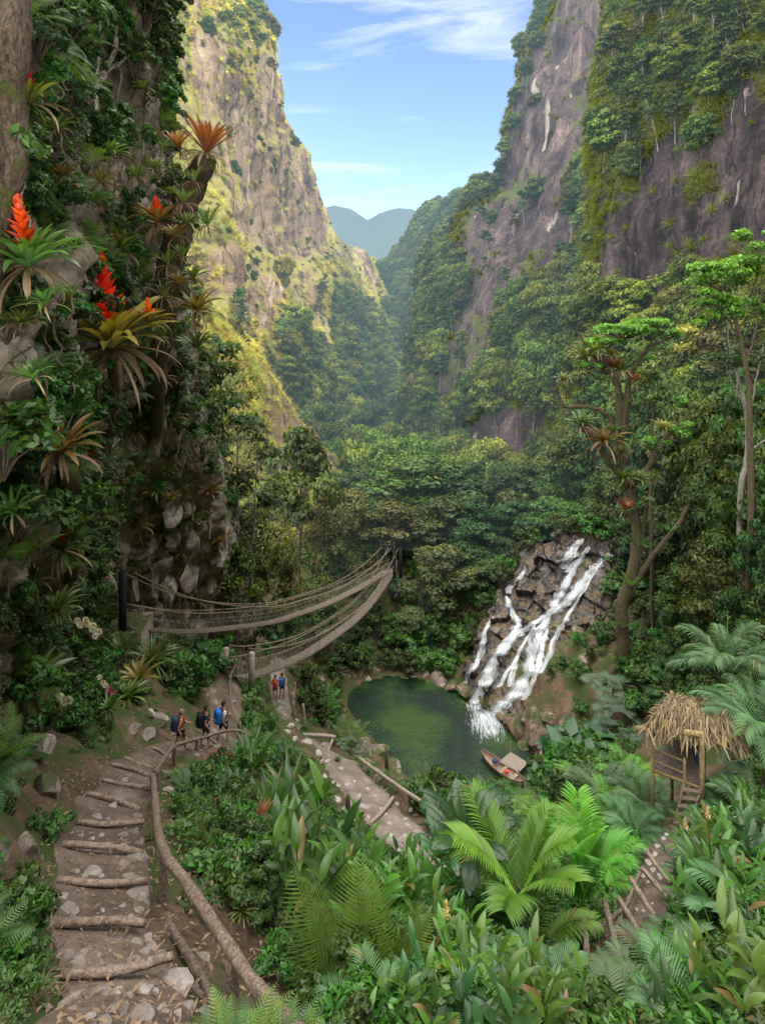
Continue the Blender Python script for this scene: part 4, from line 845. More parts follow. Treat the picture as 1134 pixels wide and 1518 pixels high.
# ------------------------------------------------------------------ kits: one root for each variant, copied from then on
class Kit:
    def __init__(s, makers, cat, group, desc): s.m = makers; s.r = [None]*len(makers); s.cat = cat; s.group = group; s.desc = desc
    def put(s, loc, rz=None, sc=1.0, i=None, desc=None, tilt=None):
        i = R.randrange(len(s.m)) if i is None else i; rz = R.uniform(0, 2*PI) if rz is None else rz; d = desc or (s.desc[i] if isinstance(s.desc, list) else s.desc)
        if s.r[i] is None:
            o = s.m[i](); s.r[i] = o; o['category'] = s.cat; o['group'] = s.group; o.location = loc; o.rotation_mode = 'ZYX'; o.rotation_euler = (tilt[0] if tilt else 0, tilt[1] if tilt else 0, rz); o.scale = (sc,)*3 if not isinstance(sc, tuple) else sc
            THINGS.append((o, d)); return o
        return copy_thing(s.r[i], loc, rz, sc, d, tilt)
    def src(s, i, part): return child(s.r[i], part)
T = 'tree'
K_tree = Kit([lambda: tree('broadleaf_tree', LM_tree, 10, 3.2, .62, 40, 150, .19, 11), lambda: tree('broadleaf_tree', LM_treeblue, 10, 3.0, .66, 42, 150, .18, 12, flat=.7),
              lambda: tree('broadleaf_tree', LM_treeolive, 10, 3.3, .6, 38, 130, .17, 13, M_barkpale), lambda: tree('broadleaf_tree', LM_treeblue, 10, 2.4, .72, 36, 150, .17, 14, flat=.8, round_=True),
              lambda: tree('broadleaf_tree', LM_tree, 10, 3.8, .5, 44, 130, .2, 15, flat=.5)], T, 'trees of the forest around the pool',
             ['bushy green forest tree', 'deep green forest tree', 'olive green forest tree with pale trunk', 'dark rounded forest tree', 'broad spreading forest tree'])
K_bush = Kit([lambda: tree('bushy_tree', LM_far1, 5, 3.2, .95, 34, 170, .27, 21, tr=.14, flat=.75, round_=True, crad=.42), lambda: tree('bushy_tree', LM_far2, 5, 3.0, .95, 32, 170, .26, 22, tr=.14, flat=.8, round_=True, crad=.45),
              lambda: tree('bushy_tree', LM_treeolive, 4.6, 3.2, .95, 30, 160, .27, 23, tr=.14, flat=.7, crad=.42), lambda: tree('bushy_tree', LM_golden, 4.6, 3.0, .95, 30, 160, .27, 24, tr=.14, flat=.8, round_=True, crad=.42)],
             T, 'low bushy trees on the slope', ['low bushy green tree', 'low dark green tree', 'low olive green tree', 'low golden green tree'])
K_tall = Kit([lambda: tree('slender_tree', LM_tree, 12, 2.4, .42, 22, 110, .24, 31, M_barkpale, .13, .6, .05), lambda: tree('slender_tree', LM_treeblue, 12, 3.0, .34, 24, 120, .26, 32, M_barkpale, .14, .45, -.06),
              lambda: tree('slender_tree', LM_tree, 12, 2.0, .5, 20, 110, .24, 33, M_barkpale, .11, .7, .1)], T, 'pale trunked trees on the right cliff',
             ['slender tree with pale trunk', 'flat topped tree with pale trunk', 'leaning tree with pale trunk'])
K_grass = Kit([lambda: tuft('grass_tuft', LM_grass, 70, .6, .02, 41), lambda: tuft('grass_tuft', LM_grass, 60, .8, .022, 42, 2.0), lambda: tuft('grass_tuft', LM_goldgrass, 60, .7, .03, 43, 1.6)], 'grass', 'grass tufts', ['tuft of yellow green grass', 'drooping tuft of long grass', 'tuft of golden grass on the sunlit spur'])

# the trees one can tell apart: (u and v of the top, distance, crown width in px, variant)
def tree_at(kit, u, vtop, Y, wpx=None, i=None, desc=None, zbase=None, natural=(10, 3.2), rz=None):
    top = P(u, vtop, Y); zb = groundz(top.x, Y) if zbase is None else zbase; H = top.z-zb
    s = H/natural[0]; sx = s if wpx is None else (wpx*Y/F/2)/natural[1]; sx = min(max(sx, s*.55), s*1.9)
    return kit.put((top.x, Y, zb), rz, (sx, sx, s), i, desc)
mids = [(620,682,74,150,4),(555,705,80,90,1),(700,688,80,70,1),(738,700,76,70,3),(712,735,66,80,3),(792,688,80,90,4),(830,700,74,90,0),(868,690,70,90,1),(520,735,66,90,2),(585,750,66,110,2),(655,745,66,130,0),(700,775,62,90,1),(765,745,68,90,3),(820,745,64,90,4),
 (480,760,60,90,2),(540,790,66,80,0),(655,815,58,110,2),(705,815,60,90,4),(745,800,62,70,1),(505,820,62,70,1),(410,790,50,80,2),(610,905,54.5,85,2),(540,865,57.5,60,0),(640,880,57,80,1),(700,880,58,60,0),(790,770,64,70,0),(860,750,60,70,4),
 (378,760,44,90,2),(350,815,38,80,0),(470,860,54,70,4),(425,880,50,60,1),(575,700,90,100,0),(650,700,92,90,2),(760,690,90,80,1),(530,690,90,70,3),(590,860,59,40,3),(880,770,58,60,0),(475,900,52,60,0),(515,925,53.5,50,3)]
for (u, v, Y, wp, i) in mids: tree_at(K_tree, u, v, Y, wp, i)
tree_at(K_tree, 443, 648, 57, 125, 0, 'tall leafy green tree with pale trunk before the sunlit spur', rz=1.0)
# hillside on the right
rt = [(1010,640,50,110,1),(1060,600,46,120,0),(1110,560,42,120,3),(1000,580,56,100,4),(960,640,58,90,1),(930,580,62,90,0),(880,600,66,90,3),(850,650,68,90,0),(1040,720,40,100,1),(1100,700,34,110,0),(1130,780,30,90,3),(1060,810,34,110,2),(990,760,46,100,1),(940,740,52,80,3),(900,700,58,80,0),
 (1010,850,38,80,0),(1090,880,30,80,1),(1134,880,27,80,0),(1160,640,36,110,4),(1170,760,28,90,1),(1040,880,34,60,3),(970,560,60,70,3),(1080,650,42,80,4),(1134,960,24,70,1)]
for (u, v, Y, wp, i) in rt: tree_at(K_tree, u, v, Y, wp, i)
def wall_tree(kit, key, u, v, hpx, i=None, desc=None, tilt=None, nat=5):
    p, n = hit(u, v, [key])
    if p is None: return None
    s = hpx*p.y/F/nat; return kit.put(tuple(p-Vector((0, 0, .1*s*nat))), None, s, i, desc, tilt)
for (u, v, h, i) in [(905,130,95,1),(950,70,85,0),(985,50,70,1),(920,190,90,0),(960,160,80,2),(1000,130,85,0),(1035,110,80,1),(1015,170,70,2),(975,210,85,2),(925,240,85,0),(1000,210,70,1),(1050,170,80,0),(1085,110,80,1),(1060,60,70,0),(1110,60,70,2),(1030,60,75,0),(895,260,70,1),(950,270,60,2),(1085,180,60,0)]:
    wall_tree(K_tall, 'RN', u, v, h, i, None, (R.uniform(-.1, .1), R.uniform(-.15, .05)), 12)
for (u, v, h, i) in [(885,440,50,0),(900,475,60,1),(935,465,50,0),(1010,465,45,2),(870,500,55,1),(1000,110,40,0),(1040,220,45,1),(905,215,50,0),(890,200,40,1),(930,130,45,1),(960,110,40,0),(1065,140,45,0),(1100,120,50,1),(1090,30,45,1),(890,560,60,0),(930,540,55,1),(970,520,60,0),(1010,500,55,1),(1050,500,60,0),(860,560,50,1),(905,620,60,1),(950,600,60,2),(1000,590,60,0),(1045,560,60,1),(1090,480,70,0),(1120,520,60,1)]:
    wall_tree(K_bush, 'RN', u, v, h, i)
for i in range(64):
    k = R.choice(['RW', 'RW', 'LM']); u, v = (R.uniform(640, 920), R.uniform(330, 690)) if k == 'RW' else (R.uniform(330, 560), R.uniform(430, 690))
    p, n = hit(u, v, ['RW', 'LM', 'RN', 'SP', 'VF'])
    if p is None or hit(u, v, [k])[0] is None or (hit(u, v, [k])[0]-p).length > 1: continue
    wall_tree(K_tall, k, u, v, R.uniform(16, 30)*12*0+R.uniform(7, 13)*F/p.y, None, None, (R.uniform(-.08, .08), R.uniform(-.08, .08)), 12)
for (u, v, h) in [(765,150,22),(757,190,20),(748,225,22),(742,255,20),(778,110,20),(792,70,22),(805,35,22),(725,285,18),(735,275,20),(700,292,16),(384,62,14),(372,40,14),(398,95,12),(436,215,12)]:
    wall_tree(K_bush, 'RW' if u > 600 else 'LM', u+3, v, h, R.choice([0, 1, 2]))
K_bush.put(tuple(hit(430, 770, ['SP', 'GR'])[0]), None, 1.0, 3)      # makes sure every variant stands somewhere
for k in range(4):
    if K_bush.r[k] is None: K_bush.put(tuple(hit(400+k*20, 740, ['SP'])[0]), None, 1.0, k)
for (u, v, k) in [(1060, 250, 0), (1040, 400, 1), (400, 640, 2)]:
    p, n = hit(u, v, ['RN', 'SP']); K_grass.put(tuple(p), None, 3.0, k)

# ------------------------------------------------------------------ forest and grass on the walls
def cellsample(G, veg, n, rng, dens, margin=60):
    c = (G[:-1, :-1]+G[1:, 1:]+G[:-1, 1:]+G[1:, :-1])/4; d1 = G[1:, 1:]-G[:-1, :-1]; d2 = G[1:, :-1]-G[:-1, 1:]; cr_ = np.cross(d1, d2); ar = np.linalg.norm(cr_, axis=2)/2; nn = cr_/(np.linalg.norm(cr_, axis=2, keepdims=True)+1e-9)
    U = UH+F*c[..., 0]/c[..., 1]; V = VH-F*c[..., 2]/c[..., 1]; ok = (U > -margin) & (U < 1134+margin) & (V > -margin-30) & (V < 1518+margin)
    wt = (ar*ok*dens(veg[:-1, :-1], U, V, nn)).ravel(); wt /= wt.sum(); idx = rng.choice(len(wt), n, p=wt)
    i, j = np.unravel_index(idx, ar.shape); a, b = rng.rand(n, 1), rng.rand(n, 1)
    p = G[i, j]*(1-a)*(1-b)+G[i+1, j]*a*(1-b)+G[i, j+1]*(1-a)*b+G[i+1, j+1]*a*b
    return p, nn[i, j], U[i, j], V[i, j]
def wall_forest(name, G, veg, n, smin, smax, seed, label, picksp, thr=.55, extra=None, src=None):
    rng = np.random.RandomState(seed); p, nn, U, V = cellsample(G, veg, n, rng, lambda v, U, V, nz_: np.clip((v-thr)/.25, 0.01, 1)**1.5 if extra is None else extra(v, U, V, nz_))
    rot = np.c_[rng.normal(size=n)*.08, rng.normal(size=n)*.08, rng.rand(n)*6.28]; s = smin+(smax-smin)*rng.rand(n)**1.6; s3 = np.c_[s*rng.uniform(.75, 1.25, n), s*rng.uniform(.75, 1.25, n), s*rng.uniform(.7, 1.55, n)]
    p = p-np.array([0, 0, 1.0])*s[:, None]*1.2
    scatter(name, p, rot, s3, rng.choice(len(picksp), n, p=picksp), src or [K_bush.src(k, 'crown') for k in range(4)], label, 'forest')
wall_forest('forest', LM, LMV, 5600, .35, 1.5, 1, 'forest covering the lower slopes of the left mountain', [.38, .22, .22, .18], .62)
wall_forest('forest', LM, LMV, 2600, .12, .5, 21, 'small shrubs dotted over the sunlit left cliff', [.15, .15, .4, .3], .62, lambda v, U, V, n_: np.clip(v*1.2-.2, .05, 1))
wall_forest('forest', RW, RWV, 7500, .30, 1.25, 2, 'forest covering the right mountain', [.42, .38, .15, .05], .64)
wall_forest('forest', RN, RNV, 2200, .14, .5, 3, 'shrubs and small trees clinging to the near right cliff', [.4, .35, .2, .05], .50)
wall_forest('forest', SP, SPV, 420, .18, .6, 4, 'shrubs dotted over the sunlit spur', [.1, .1, .3, .5], .42)
wall_forest('forest', RS, np.full(RS.shape[:2], 1.0), 3200, .5, 1.3, 5, 'forest on the ridge closing the valley', [.5, .4, .1, 0], .3)
wall_forest('forest', VF, np.full(VF.shape[:2], 1.0), 2600, .5, 1.7, 6, 'forest on the valley floor', [.45, .4, .15, 0], .3)
gsrc = [K_grass.src(0, 'blades'), K_grass.src(1, 'blades')]
def wall_grass(G, veg, n, smin, smax, seed, label, thr):
    rng = np.random.RandomState(seed); p, nn, U, V = cellsample(G, veg, n, rng, lambda v, U, V, nz_: np.clip((v-thr)/.2, 0.02, 1))
    if np.mean(np.sum(nn*p, axis=1)) > 0: nn = -nn
    rot = np.c_[-nn[:, 1]*1.0, nn[:, 0]*1.0, rng.rand(n)*.4]; s = smin+(smax-smin)*rng.rand(n)
    scatter('grass', p, rot, s, rng.randint(0, 2, n), gsrc, label, 'grass')
def gold(G, veg, n, smin, smax, seed, label):
    rng = np.random.RandomState(seed); p, nn, U, V = cellsample(G, veg, n, rng, lambda v, U, V, n_: np.clip((v-.2)/.2, .06, 1))
    if np.mean(np.sum(nn*p, axis=1)) > 0: nn = -nn
    scatter('grass', p, np.c_[-nn[:, 1]*.9, nn[:, 0]*.9, rng.rand(n)*.4], smin+(smax-smin)*rng.rand(n), np.zeros(n), [K_grass.src(2, 'blades')], label, 'grass')
gold(LM, LMV, 14000, 1.6, 4.2, 12, 'golden grass on the sunlit left cliff'); gold(SP, SPV, 5000, .8, 2.2, 13, 'golden grass on the sunlit spur')
wall_grass(RW, RWV, 8000, 1.8, 4.6, 14, 'grass on the right mountain', .25)
wall_grass(RN, RNV, 8000, 1.2, 3.2, 11, 'long grass hanging on the near right cliff', .30)
# ------------------------------------------------------------------ bromeliads, trunks and thicket of the near left cliff
def at_cliff(u, v, off=0.0, keys=('LC', 'GR')):
    p, n = hit(u, v, keys)
    return P(u, v, max(1.5, p.y-off)) if p is not None else None
def trunk_thing(name, pix, offs, rads, mat, label, desc=None, cat='tree trunk', keys=('LC',)):
    pts = []
    for (u, v), of in zip(pix, offs):
        p = at_cliff(min(u, 225) if v < 550 else u, v, 0, keys); Y = (p.y if p else 18)-of; pts.append(P(u, v, Y))
    root = empty(name, tuple(pts[0])); mb = MB(); C = spline(pts, 7, .05); r = np.interp(np.linspace(0, 1, len(C)), np.linspace(0, 1, len(rads)), rads)
    tube(mb, [c-pts[0] for c in C], [float(x)*(1+.18*noise.noise(c*3.1)) for x, c in zip(r, C)], 14, .5, 0, True, .45); mb.build('trunk', mat, root); tag(root, None, cat, None, None, label); return root, pts
trunk_thing('mossy_tree', [(-30,420),(2,330),(22,240),(12,140),(20,60),(18,-60)], [.6,.7,.8,.8,.8,.8], [.20,.18,.17,.18,.20,.22], M_barkmoss, 'thick mossy tree trunk rising along the upper left edge')
lean, lp = trunk_thing('mossy_tree', [(228,640),(236,520),(246,430),(256,380),(274,310),(286,270),(306,238)], [.4,1.2,1.8,2.2,2.6,2.8,3.0], [.30,.32,.36,.36,.34,.30,.26], M_barkmoss, 'leaning mossy trunk carrying the big rust red bromeliad')
trunk_thing('mossy_tree', [(98,1000),(100,900),(104,760),(96,690)], [.3,.7,.8,.8], [.16,.2,.22,.17], M_barkmoss, 'short mossy trunk under the two large bromeliads on the left')
trunk_thing('mossy_tree', [(160,640),(170,560),(166,525)], [.2,.7,1.1], [.2,.17,.12], M_barkmoss, 'mossy stump under the largest bromeliad with the red flower')
for pix, rr, lab in [([(130,230),(124,110),(130,40),(128,-40)],.07,'pale straight branch at the top left, leftmost of three'),
                 ([(132,150),(155,105),(172,60),(180,-40)],.06,'pale crooked branch at the top left, rightmost of three'),
                 ([(140,170),(146,70),(150,-40)],.045,'thin pale branch between two thicker ones at the top left'),
                 ([(134,118),(160,102),(178,92),(192,80)],.045,'short mossy side branch at the top left')]:
    trunk_thing('branch', pix, [.5]*len(pix), [rr*1.3, rr, rr*.8], M_barkpale, lab, None, 'branch')
K_br = Kit([lambda: bromeliad('bromeliad', LM_brom, .6, 30, None, 9, 51), lambda: bromeliad('bromeliad', LM_bromdark, .6, 30, None, 5, 52, .3), lambda: bromeliad('bromeliad', LM_bromolive, .6, 26, None, 10, 53, .2),
            lambda: bromeliad('bromeliad', LM_bromrust, .6, 34, None, 9, 54, .7, .075, .55), lambda: bromeliad('bromeliad', LM_bromdark, .6, 44, None, 0, 55, .2, .045, 1.3, 'thin'), lambda: bromeliad('bromeliad', LM_brom, .6, 20, None, 14, 56, .9, .07, .7)],
           'bromeliad', 'bromeliads on the left cliff', ['green bromeliad', 'deep green bromeliad', 'olive bromeliad with dead leaves', 'rust red bromeliad', 'grassy green bromeliad', 'upright green bromeliad with hanging dead leaves'])
def flowering(u, v, rp, leafm, flm, lab, seed, off=.9, n=36, dead=12, Y=None, fh=.5, w=.085, tilt=(.25, 0)):
    p = at_cliff(u, v, off); p = P(u, v, Y) if Y else p; r = 1.1*rp*p.y/F
    o = bromeliad('bromeliad', leafm, r/1.02, n, flm, dead, seed, .25, w*r/.6, 1.0, 'strap', fh); o.location = p; o.rotation_mode = 'ZYX'; o.rotation_euler = (tilt[0], tilt[1], R.uniform(0, 6)); tag(o, None, 'bromeliad', None, None, lab); return o
flowering(45, 152, 50, LM_brom, LM_orange, 'green bromeliad with orange flower at the upper left', 61, 1.9, fh=.8)
flowering(42, 395, 82, LM_bromdark, LM_orange, 'large deep green bromeliad with tall orange red flower at the left edge', 62, fh=.8, w=.085, n=42)
flowering(178, 372, 48, LM_brom, LM_orange, 'green bromeliad with low orange flower beside the leaning trunk', 63, 1.6, fh=.45)
flowering(234, 330, 42, LM_bromolive, LM_red, 'olive bromeliad with red flower hanging on the leaning trunk', 64, 0, 26, 16, 14.4, .55)
flowering(166, 515, 98, LM_bromolive, LM_red, 'largest olive bromeliad with tall red flower and hanging dead leaves', 65, 1.3, 50, 22, None, .9, .075)
flowering(222, 478, 34, LM_bromolive, LM_orange, 'small bromeliad with orange flower right of the largest one', 66, 0, 22, 8, 12.6, .7)
flowering(92, 815, 52, LM_bromdark, LM_red, 'deep green bromeliad with small red flower above the orchids', 67, 1.0, 34, 16, None, .4, .07)
o = bromeliad('bromeliad', LM_bromrust, .92, 44, None, 14, 68, .9, .10, .45); o.location = P(306, 226, 14.0); o.rotation_euler = (.2, 0, 1); tag(o, None, 'bromeliad', None, None, 'big rust red bromeliad on top of the leaning trunk')
o = bromeliad('bromeliad', LM_bromrust, .5, 30, None, 10, 69, .8, .07, .45); o.location = P(264, 218, 14.8); o.rotation_euler = (.2, -.2, 1); tag(o, None, 'bromeliad', None, None, 'smaller orange brown bromeliad left of the big rust red one')
for (u, v, r, i, Y) in [(122,132,30,5,None),(184,176,28,4,None),(244,152,24,4,None),(163,228,30,0,None),(308,333,28,5,14.6),(292,460,38,2,15),(292,515,26,1,16),(214,425,22,1,15.2),(287,412,24,0,15.5),(90,670,54,2,None),(136,678,22,3,None),(163,675,17,2,None),(186,706,18,0,None),(192,682,14,1,None),
    (128,722,16,0,None),(232,728,18,1,None),(252,740,14,2,None),(143,772,26,0,None),(203,780,26,2,None),(280,770,20,0,None),(302,772,16,5,None),(38,1025,55,0,None),(84,905,34,0,None),(225,978,34,4,None),(250,955,26,4,None),(180,968,26,5,None),(206,1008,30,2,None),(188,1036,28,0,None),(163,1052,20,1,None),
    (318,872,14,0,None),(286,893,17,1,None),(328,802,15,2,None),(330,770,14,4,None),(248,700,14,0,None),(120,560,30,1,None),(50,560,34,1,None),(70,450,36,1,None),(255,290,22,0,15),(20,760,34,1,None),(50,860,30,5,None),(270,380,20,5,15),(140,300,26,1,None),(95,260,22,2,None),(20,640,30,0,None),(200,560,22,4,None),
    (288,268,22,5,13.6),(272,300,24,5,13.4),(262,350,26,2,13.6),(276,330,20,0,13.4),(250,392,26,5,14),(262,420,22,2,14),(243,440,24,5,14.4),(240,500,26,5,15),(85,190,26,0,None),(150,270,26,2,None),(200,260,22,0,None),(110,370,26,1,None),(150,440,22,5,None),(60,270,24,4,None),(100,600,26,0,None),(140,610,22,2,None),(200,640,22,0,None),(215,680,18,4,None),(170,720,18,2,None),(240,790,16,0,None),(310,730,18,2,None),(290,650,20,4,None),(255,620,20,1,None),(160,600,20,5,None),(30,480,30,0,None),(105,440,24,5,None),(230,250,20,0,15),(300,470,22,1,16),(240,560,22,5,None),(12,900,30,1,None),(110,950,28,4,None),(68,970,26,1,None),(140,860,22,1,None),(212,130,18,0,None),(225,205,18,2,None),(85,95,22,4,None),(200,840,12,0,None),(268,820,12,5,None),(345,860,12,0,None)]:
    p = at_cliff(u, v, .55 if r < 25 else 1.0) if Y is None else P(u, v, Y)
    if p is None: continue
    K_br.put(tuple(p), None, 1.2*r*p.y/F/.62, i, None, (R.uniform(.1, .5), R.uniform(-.25, .25)))
# shrubs, ferns, vines, saplings
K_sh = Kit([lambda: shrub('shrub', LM_shrub, .6, .9, 10, 120, .055, 71), lambda: shrub('shrub', LM_cover, .7, .8, 10, 90, .07, 72), lambda: shrub('shrub', LM_shrub, .5, 1.2, 12, 100, .05, 73), lambda: shrub('shrub', LM_treeolive, .6, .8, 9, 100, .05, 74)],
           'shrub', 'shrubs on the banks', ['dark leafy shrub', 'fresh green shrub', 'tall dark shrub', 'olive leaved shrub'])
K_fe = Kit([lambda: fern('fern', LM_fern, 9, .8, 81, 22, .22), lambda: fern('fern', LM_cover, 8, .9, 82, 24, .2, 1.0, 1.5), lambda: fern('fern', LM_palm, 10, .8, 83, 22, .2, .9, 1.4)],
           'fern', 'ferns on the banks', ['light green fern', 'bright green fern', 'dark green fern'])
for (u, v, s) in [(215,40,1.5),(235,90,1.3),(200,120,1.2),(240,20,1.3),(190,10,1.4),(100,60,1.2),(80,20,1.3),(235,125,.9),(110,180,.8),(90,210,.7),(60,80,1),(215,160,.8),(150,20,1.0)]:
    p = at_cliff(u, v, .3); K_sh.put(tuple(p), None, s, R.choice([0, 2, 2, 0]))
for (u, v, s) in [(40,720,1.2),(15,820,1.3),(60,640,1),(30,930,1.2),(110,820,.8),(80,560,.8),(10,500,1),(150,810,1.0),(130,900,1.0),(5,700,1.2),(110,740,.8),(150,740,.8),(60,1090,.9),(330,850,1),(350,900,1.3),(300,860,.7),(340,750,1.3),(360,800,1.3),(300,680,1.3),(265,640,1.3),(240,600,1.2),(285,580,1.2),(310,620,1.2),(220,660,1),(250,680,1)]:
    p = at_cliff(u, v, .2)
    if p: K_sh.put(tuple(p), None, s, None)
for i in range(46):
    u = R.uniform(0, 330); v = R.uniform(420, 1000)
    if 180 < u and v > 780: continue
    p = at_cliff(u, v, .1)
    if p: K_fe.put(tuple(p), None, R.uniform(.6, 1.2), None)
# cover of small plants on the rock (nobody could count it)
K_co = Kit([lambda: cover('leafy_plant', LM_cover, .34, 95, .11, 91), lambda: cover('leafy_plant', LM_shrub, .36, 120, .08, 92, 'oval', .3), lambda: cover('leafy_plant', LM_cover, .3, 60, .15, 93, 'lance', .34)],
           'leafy plant', 'leafy plants on the banks', ['broad leaved green plant', 'small dark leafy plant', 'long leaved green plant'])
for (u, v, k) in [(260, 1250, 0), (290, 1350, 1), (300, 1300, 2)]: p, n = hit(u, v, ['GR']); K_co.put(tuple(p), None, 1.0, k)
K_gr = Kit([lambda: tuft('grass_tuft', LM_grass, 60, .45, .012, 94), lambda: tuft('grass_tuft', LM_dead, 40, .5, .012, 95, 2.6)], 'grass', 'small grass tufts by the trail', ['small green grass tuft', 'dry brown grass tuft'])
for (u, v, k) in [(225, 1245, 0), (330, 1260, 1)]: p, n = hit(u, v, ['GR']); K_gr.put(tuple(p), None, 1.0, k)
for k, K in ((0, K_sh), (1, K_sh), (2, K_sh), (3, K_sh), (0, K_fe), (1, K_fe), (2, K_fe)):
    if K.r[k] is None: p, n = hit(200+k*15, 1080, ['GR']); K.put(tuple(p), None, .8, k)
small = [K_co.src(0, 'leaves'), K_co.src(1, 'leaves'), K_co.src(2, 'leaves'), K_fe.src(0, 'fronds'), K_fe.src(2, 'fronds'), K_gr.src(0, 'blades'), K_gr.src(1, 'blades'), K_sh.src(0, 'foliage'), K_sh.src(1, 'foliage')]
rng = np.random.RandomState(21)
LCV = nfield(LC, .5, 5, 6.0)*.9+.45
p, nn, U, V = cellsample(LC, np.clip(LCV, 0, 1), 3800, rng, lambda v, U, V, n_: np.clip((v-.25)/.3, .03, 1)*(1-.9*((U > 165)*(V > 775)*(V < 960)))*(1-.7*((U > 190)*(V > 640)*(V < 780))), 20)
if np.mean(np.sum(nn*p, axis=1)) > 0: nn = -nn
ht = .45; keep = np.array([not blocked(a_, b_, 8, 14) for a_, b_ in zip(U, V)]); p, nn = p[keep], nn[keep]
n_ = len(p); rot = np.c_[-nn[:, 1]*.7+rng.normal(size=n_)*.2, nn[:, 0]*.7+rng.normal(size=n_)*.2, rng.rand(n_)*6.28]
scatter('cliff_plants', p, rot, .5+.7*rng.rand(n_)**2, rng.choice(9, n_, p=[.08, .22, .06, .12, .12, .10, .14, .1, .06]), small, 'small plants covering the near left cliff', 'plants')
# hanging vines and roots
def vine(u, v, lpx, rr, mat, desc, leaves=0, wob=.12):
    p = at_cliff(u, v, R.uniform(.4, .9)); 
    if p is None: return
    L_ = lpx*p.y/F; root = empty('hanging_vine', tuple(p)); mb = MB(); n = 9; x = R.uniform(-.2, .2)
    C = spline([(x*i/n+R.uniform(-1, 1)*wob*(i > 0), R.uniform(-1, 1)*wob*(i > 0), -L_*i/n) for i in range(n+1)], 3); tube(mb, C, rr, 5, .5, 0, False); mb.build('stem', mat, root)
    if leaves:
        mb = MB()
        for i in range(leaves): c = R.choice(C); leaf(mb, c, R.uniform(0, 6.28), R.uniform(-.6, .6), .10, .06, .6, 3, .15, R.random(), 'oval')
        mb.build('leaves', LM_shrub, root)
    tag(root, desc, 'vine', 'vines hanging on the left cliff')
for i in range(34):
    u = R.uniform(5, 300); v = R.uniform(-10, 640); vine(u, v, R.uniform(60, 190), R.uniform(.008, .022), R.choice([M_barkpale, M_bark]), R.choice(['thin pale hanging root', 'pale hanging liana']), R.choice([0, 0, 14]))
K_sap = Kit([lambda: tree('sapling', LM_shrub, 5, 1.2, .6, 16, 80, .085, 101, M_barkpale, .055, .6, .06, crad=.36), lambda: tree('sapling', LM_treeolive, 5, 1.4, .55, 15, 75, .08, 102, M_barkpale, .05, .55, -.08, crad=.36),
             lambda: tree('sapling', LM_shrub, 5, 1.0, .7, 16, 70, .075, 103, M_bark, .045, .7, .03, crad=.36)], 'sapling', 'thin saplings on the left slope', ['thin sapling with dark airy leaves', 'thin sapling with olive leaves', 'narrow dark sapling'])
for (u, v, h, i) in [(216,745,190,0),(236,740,170,2),(262,735,200,1),(285,740,200,0),(310,760,240,1),(335,770,260,0),(352,800,240,1),(372,850,220,0),(352,860,160,2),(300,800,190,2),(30,760,150,2),(60,800,160,0),(12,860,170,0),(110,820,150,2),(390,870,150,1),(330,900,150,0),(250,790,110,2),(225,830,60,1),(365,900,130,1)]:
    p, n = hit(u, v, ['LC', 'GR']); s = h*p.y/F/5; K_sap.put(tuple(p), None, (s*.95, s*.95, s), i)
# ------------------------------------------------------------------ plants of the foreground and the banks
def gp(u, v): p, n = hit(u, v, ['GR']); return p
K_gi = Kit([lambda: ginger('ginger_plant', LM_ginger, 7, 1.25, 111, .46, .105, 12), lambda: ginger('ginger_plant', LM_gingerlight, 6, 1.15, 112, .5, .11, 11), lambda: ginger('ginger_plant', LM_ginger, 9, 1.0, 113, .4, .075, 14, .7), lambda: ginger('ginger_plant', LM_banana, 6, 1.3, 114, .55, .14, 9, .5)],
           'ginger plant', 'leafy ginger plants', ['dark green ginger plant', 'light green ginger plant', 'bushy narrow leaved ginger plant', 'broad leaved ginger plant'])
K_ro = Kit([lambda: bromeliad('crinum_plant', LM_gingerlight, .7, 30, None, 0, 121, .9, .10, .7, 'lance'), lambda: bromeliad('crinum_plant', LM_cover, .7, 34, None, 4, 122, .7, .085, .9, 'lance')], 'leafy rosette', 'strappy leaf rosettes', ['bright strappy leaf rosette', 'green strappy leaf rosette'])
K_fp = Kit([lambda: fanpalm('fan_palm', LM_palm, 8, .42, 131, .75), lambda: fanpalm('fan_palm', leafmat('grey_palm', (.015, .035, .018), (.09, .14, .07), .5, .25), 7, .45, 132, .8)], 'fan palm', 'small fan palms', ['small dark fan palm', 'grey green fan palm'])
K_pa = Kit([lambda: palm('palm', LM_palm, 9, 1.3, 141, .15, .05, 1.2, 1.4, 30, .28), lambda: palm('palm', LM_palmbright, 8, 1.3, 142, .15, .05, 1.25, 1.3, 30, .28)], 'palm', 'small feathery palms', ['dark feathery small palm', 'bright feathery small palm'])
K_bl = Kit([lambda: cover('broadleaf_plant', LM_banana, .5, 34, .34, 151, 'heart', .6), lambda: cover('broadleaf_plant', LM_ginger, .45, 40, .26, 152, 'oval', .5)], 'broadleaf plant', 'plants with very broad leaves', ['plant with big heart shaped leaves', 'plant with big oval leaves'])
def put(K, u, v, hpx, nat, i=None, desc=None, rz=None, tilt=None):
    while hpx > 12 and blocked(u, v, hpx*.3, hpx*.85): hpx *= .75
    p = gp(u, v)
    if p is None: return
    return K.put(tuple(p), rz, hpx*p.y/F/nat, i, desc, tilt)
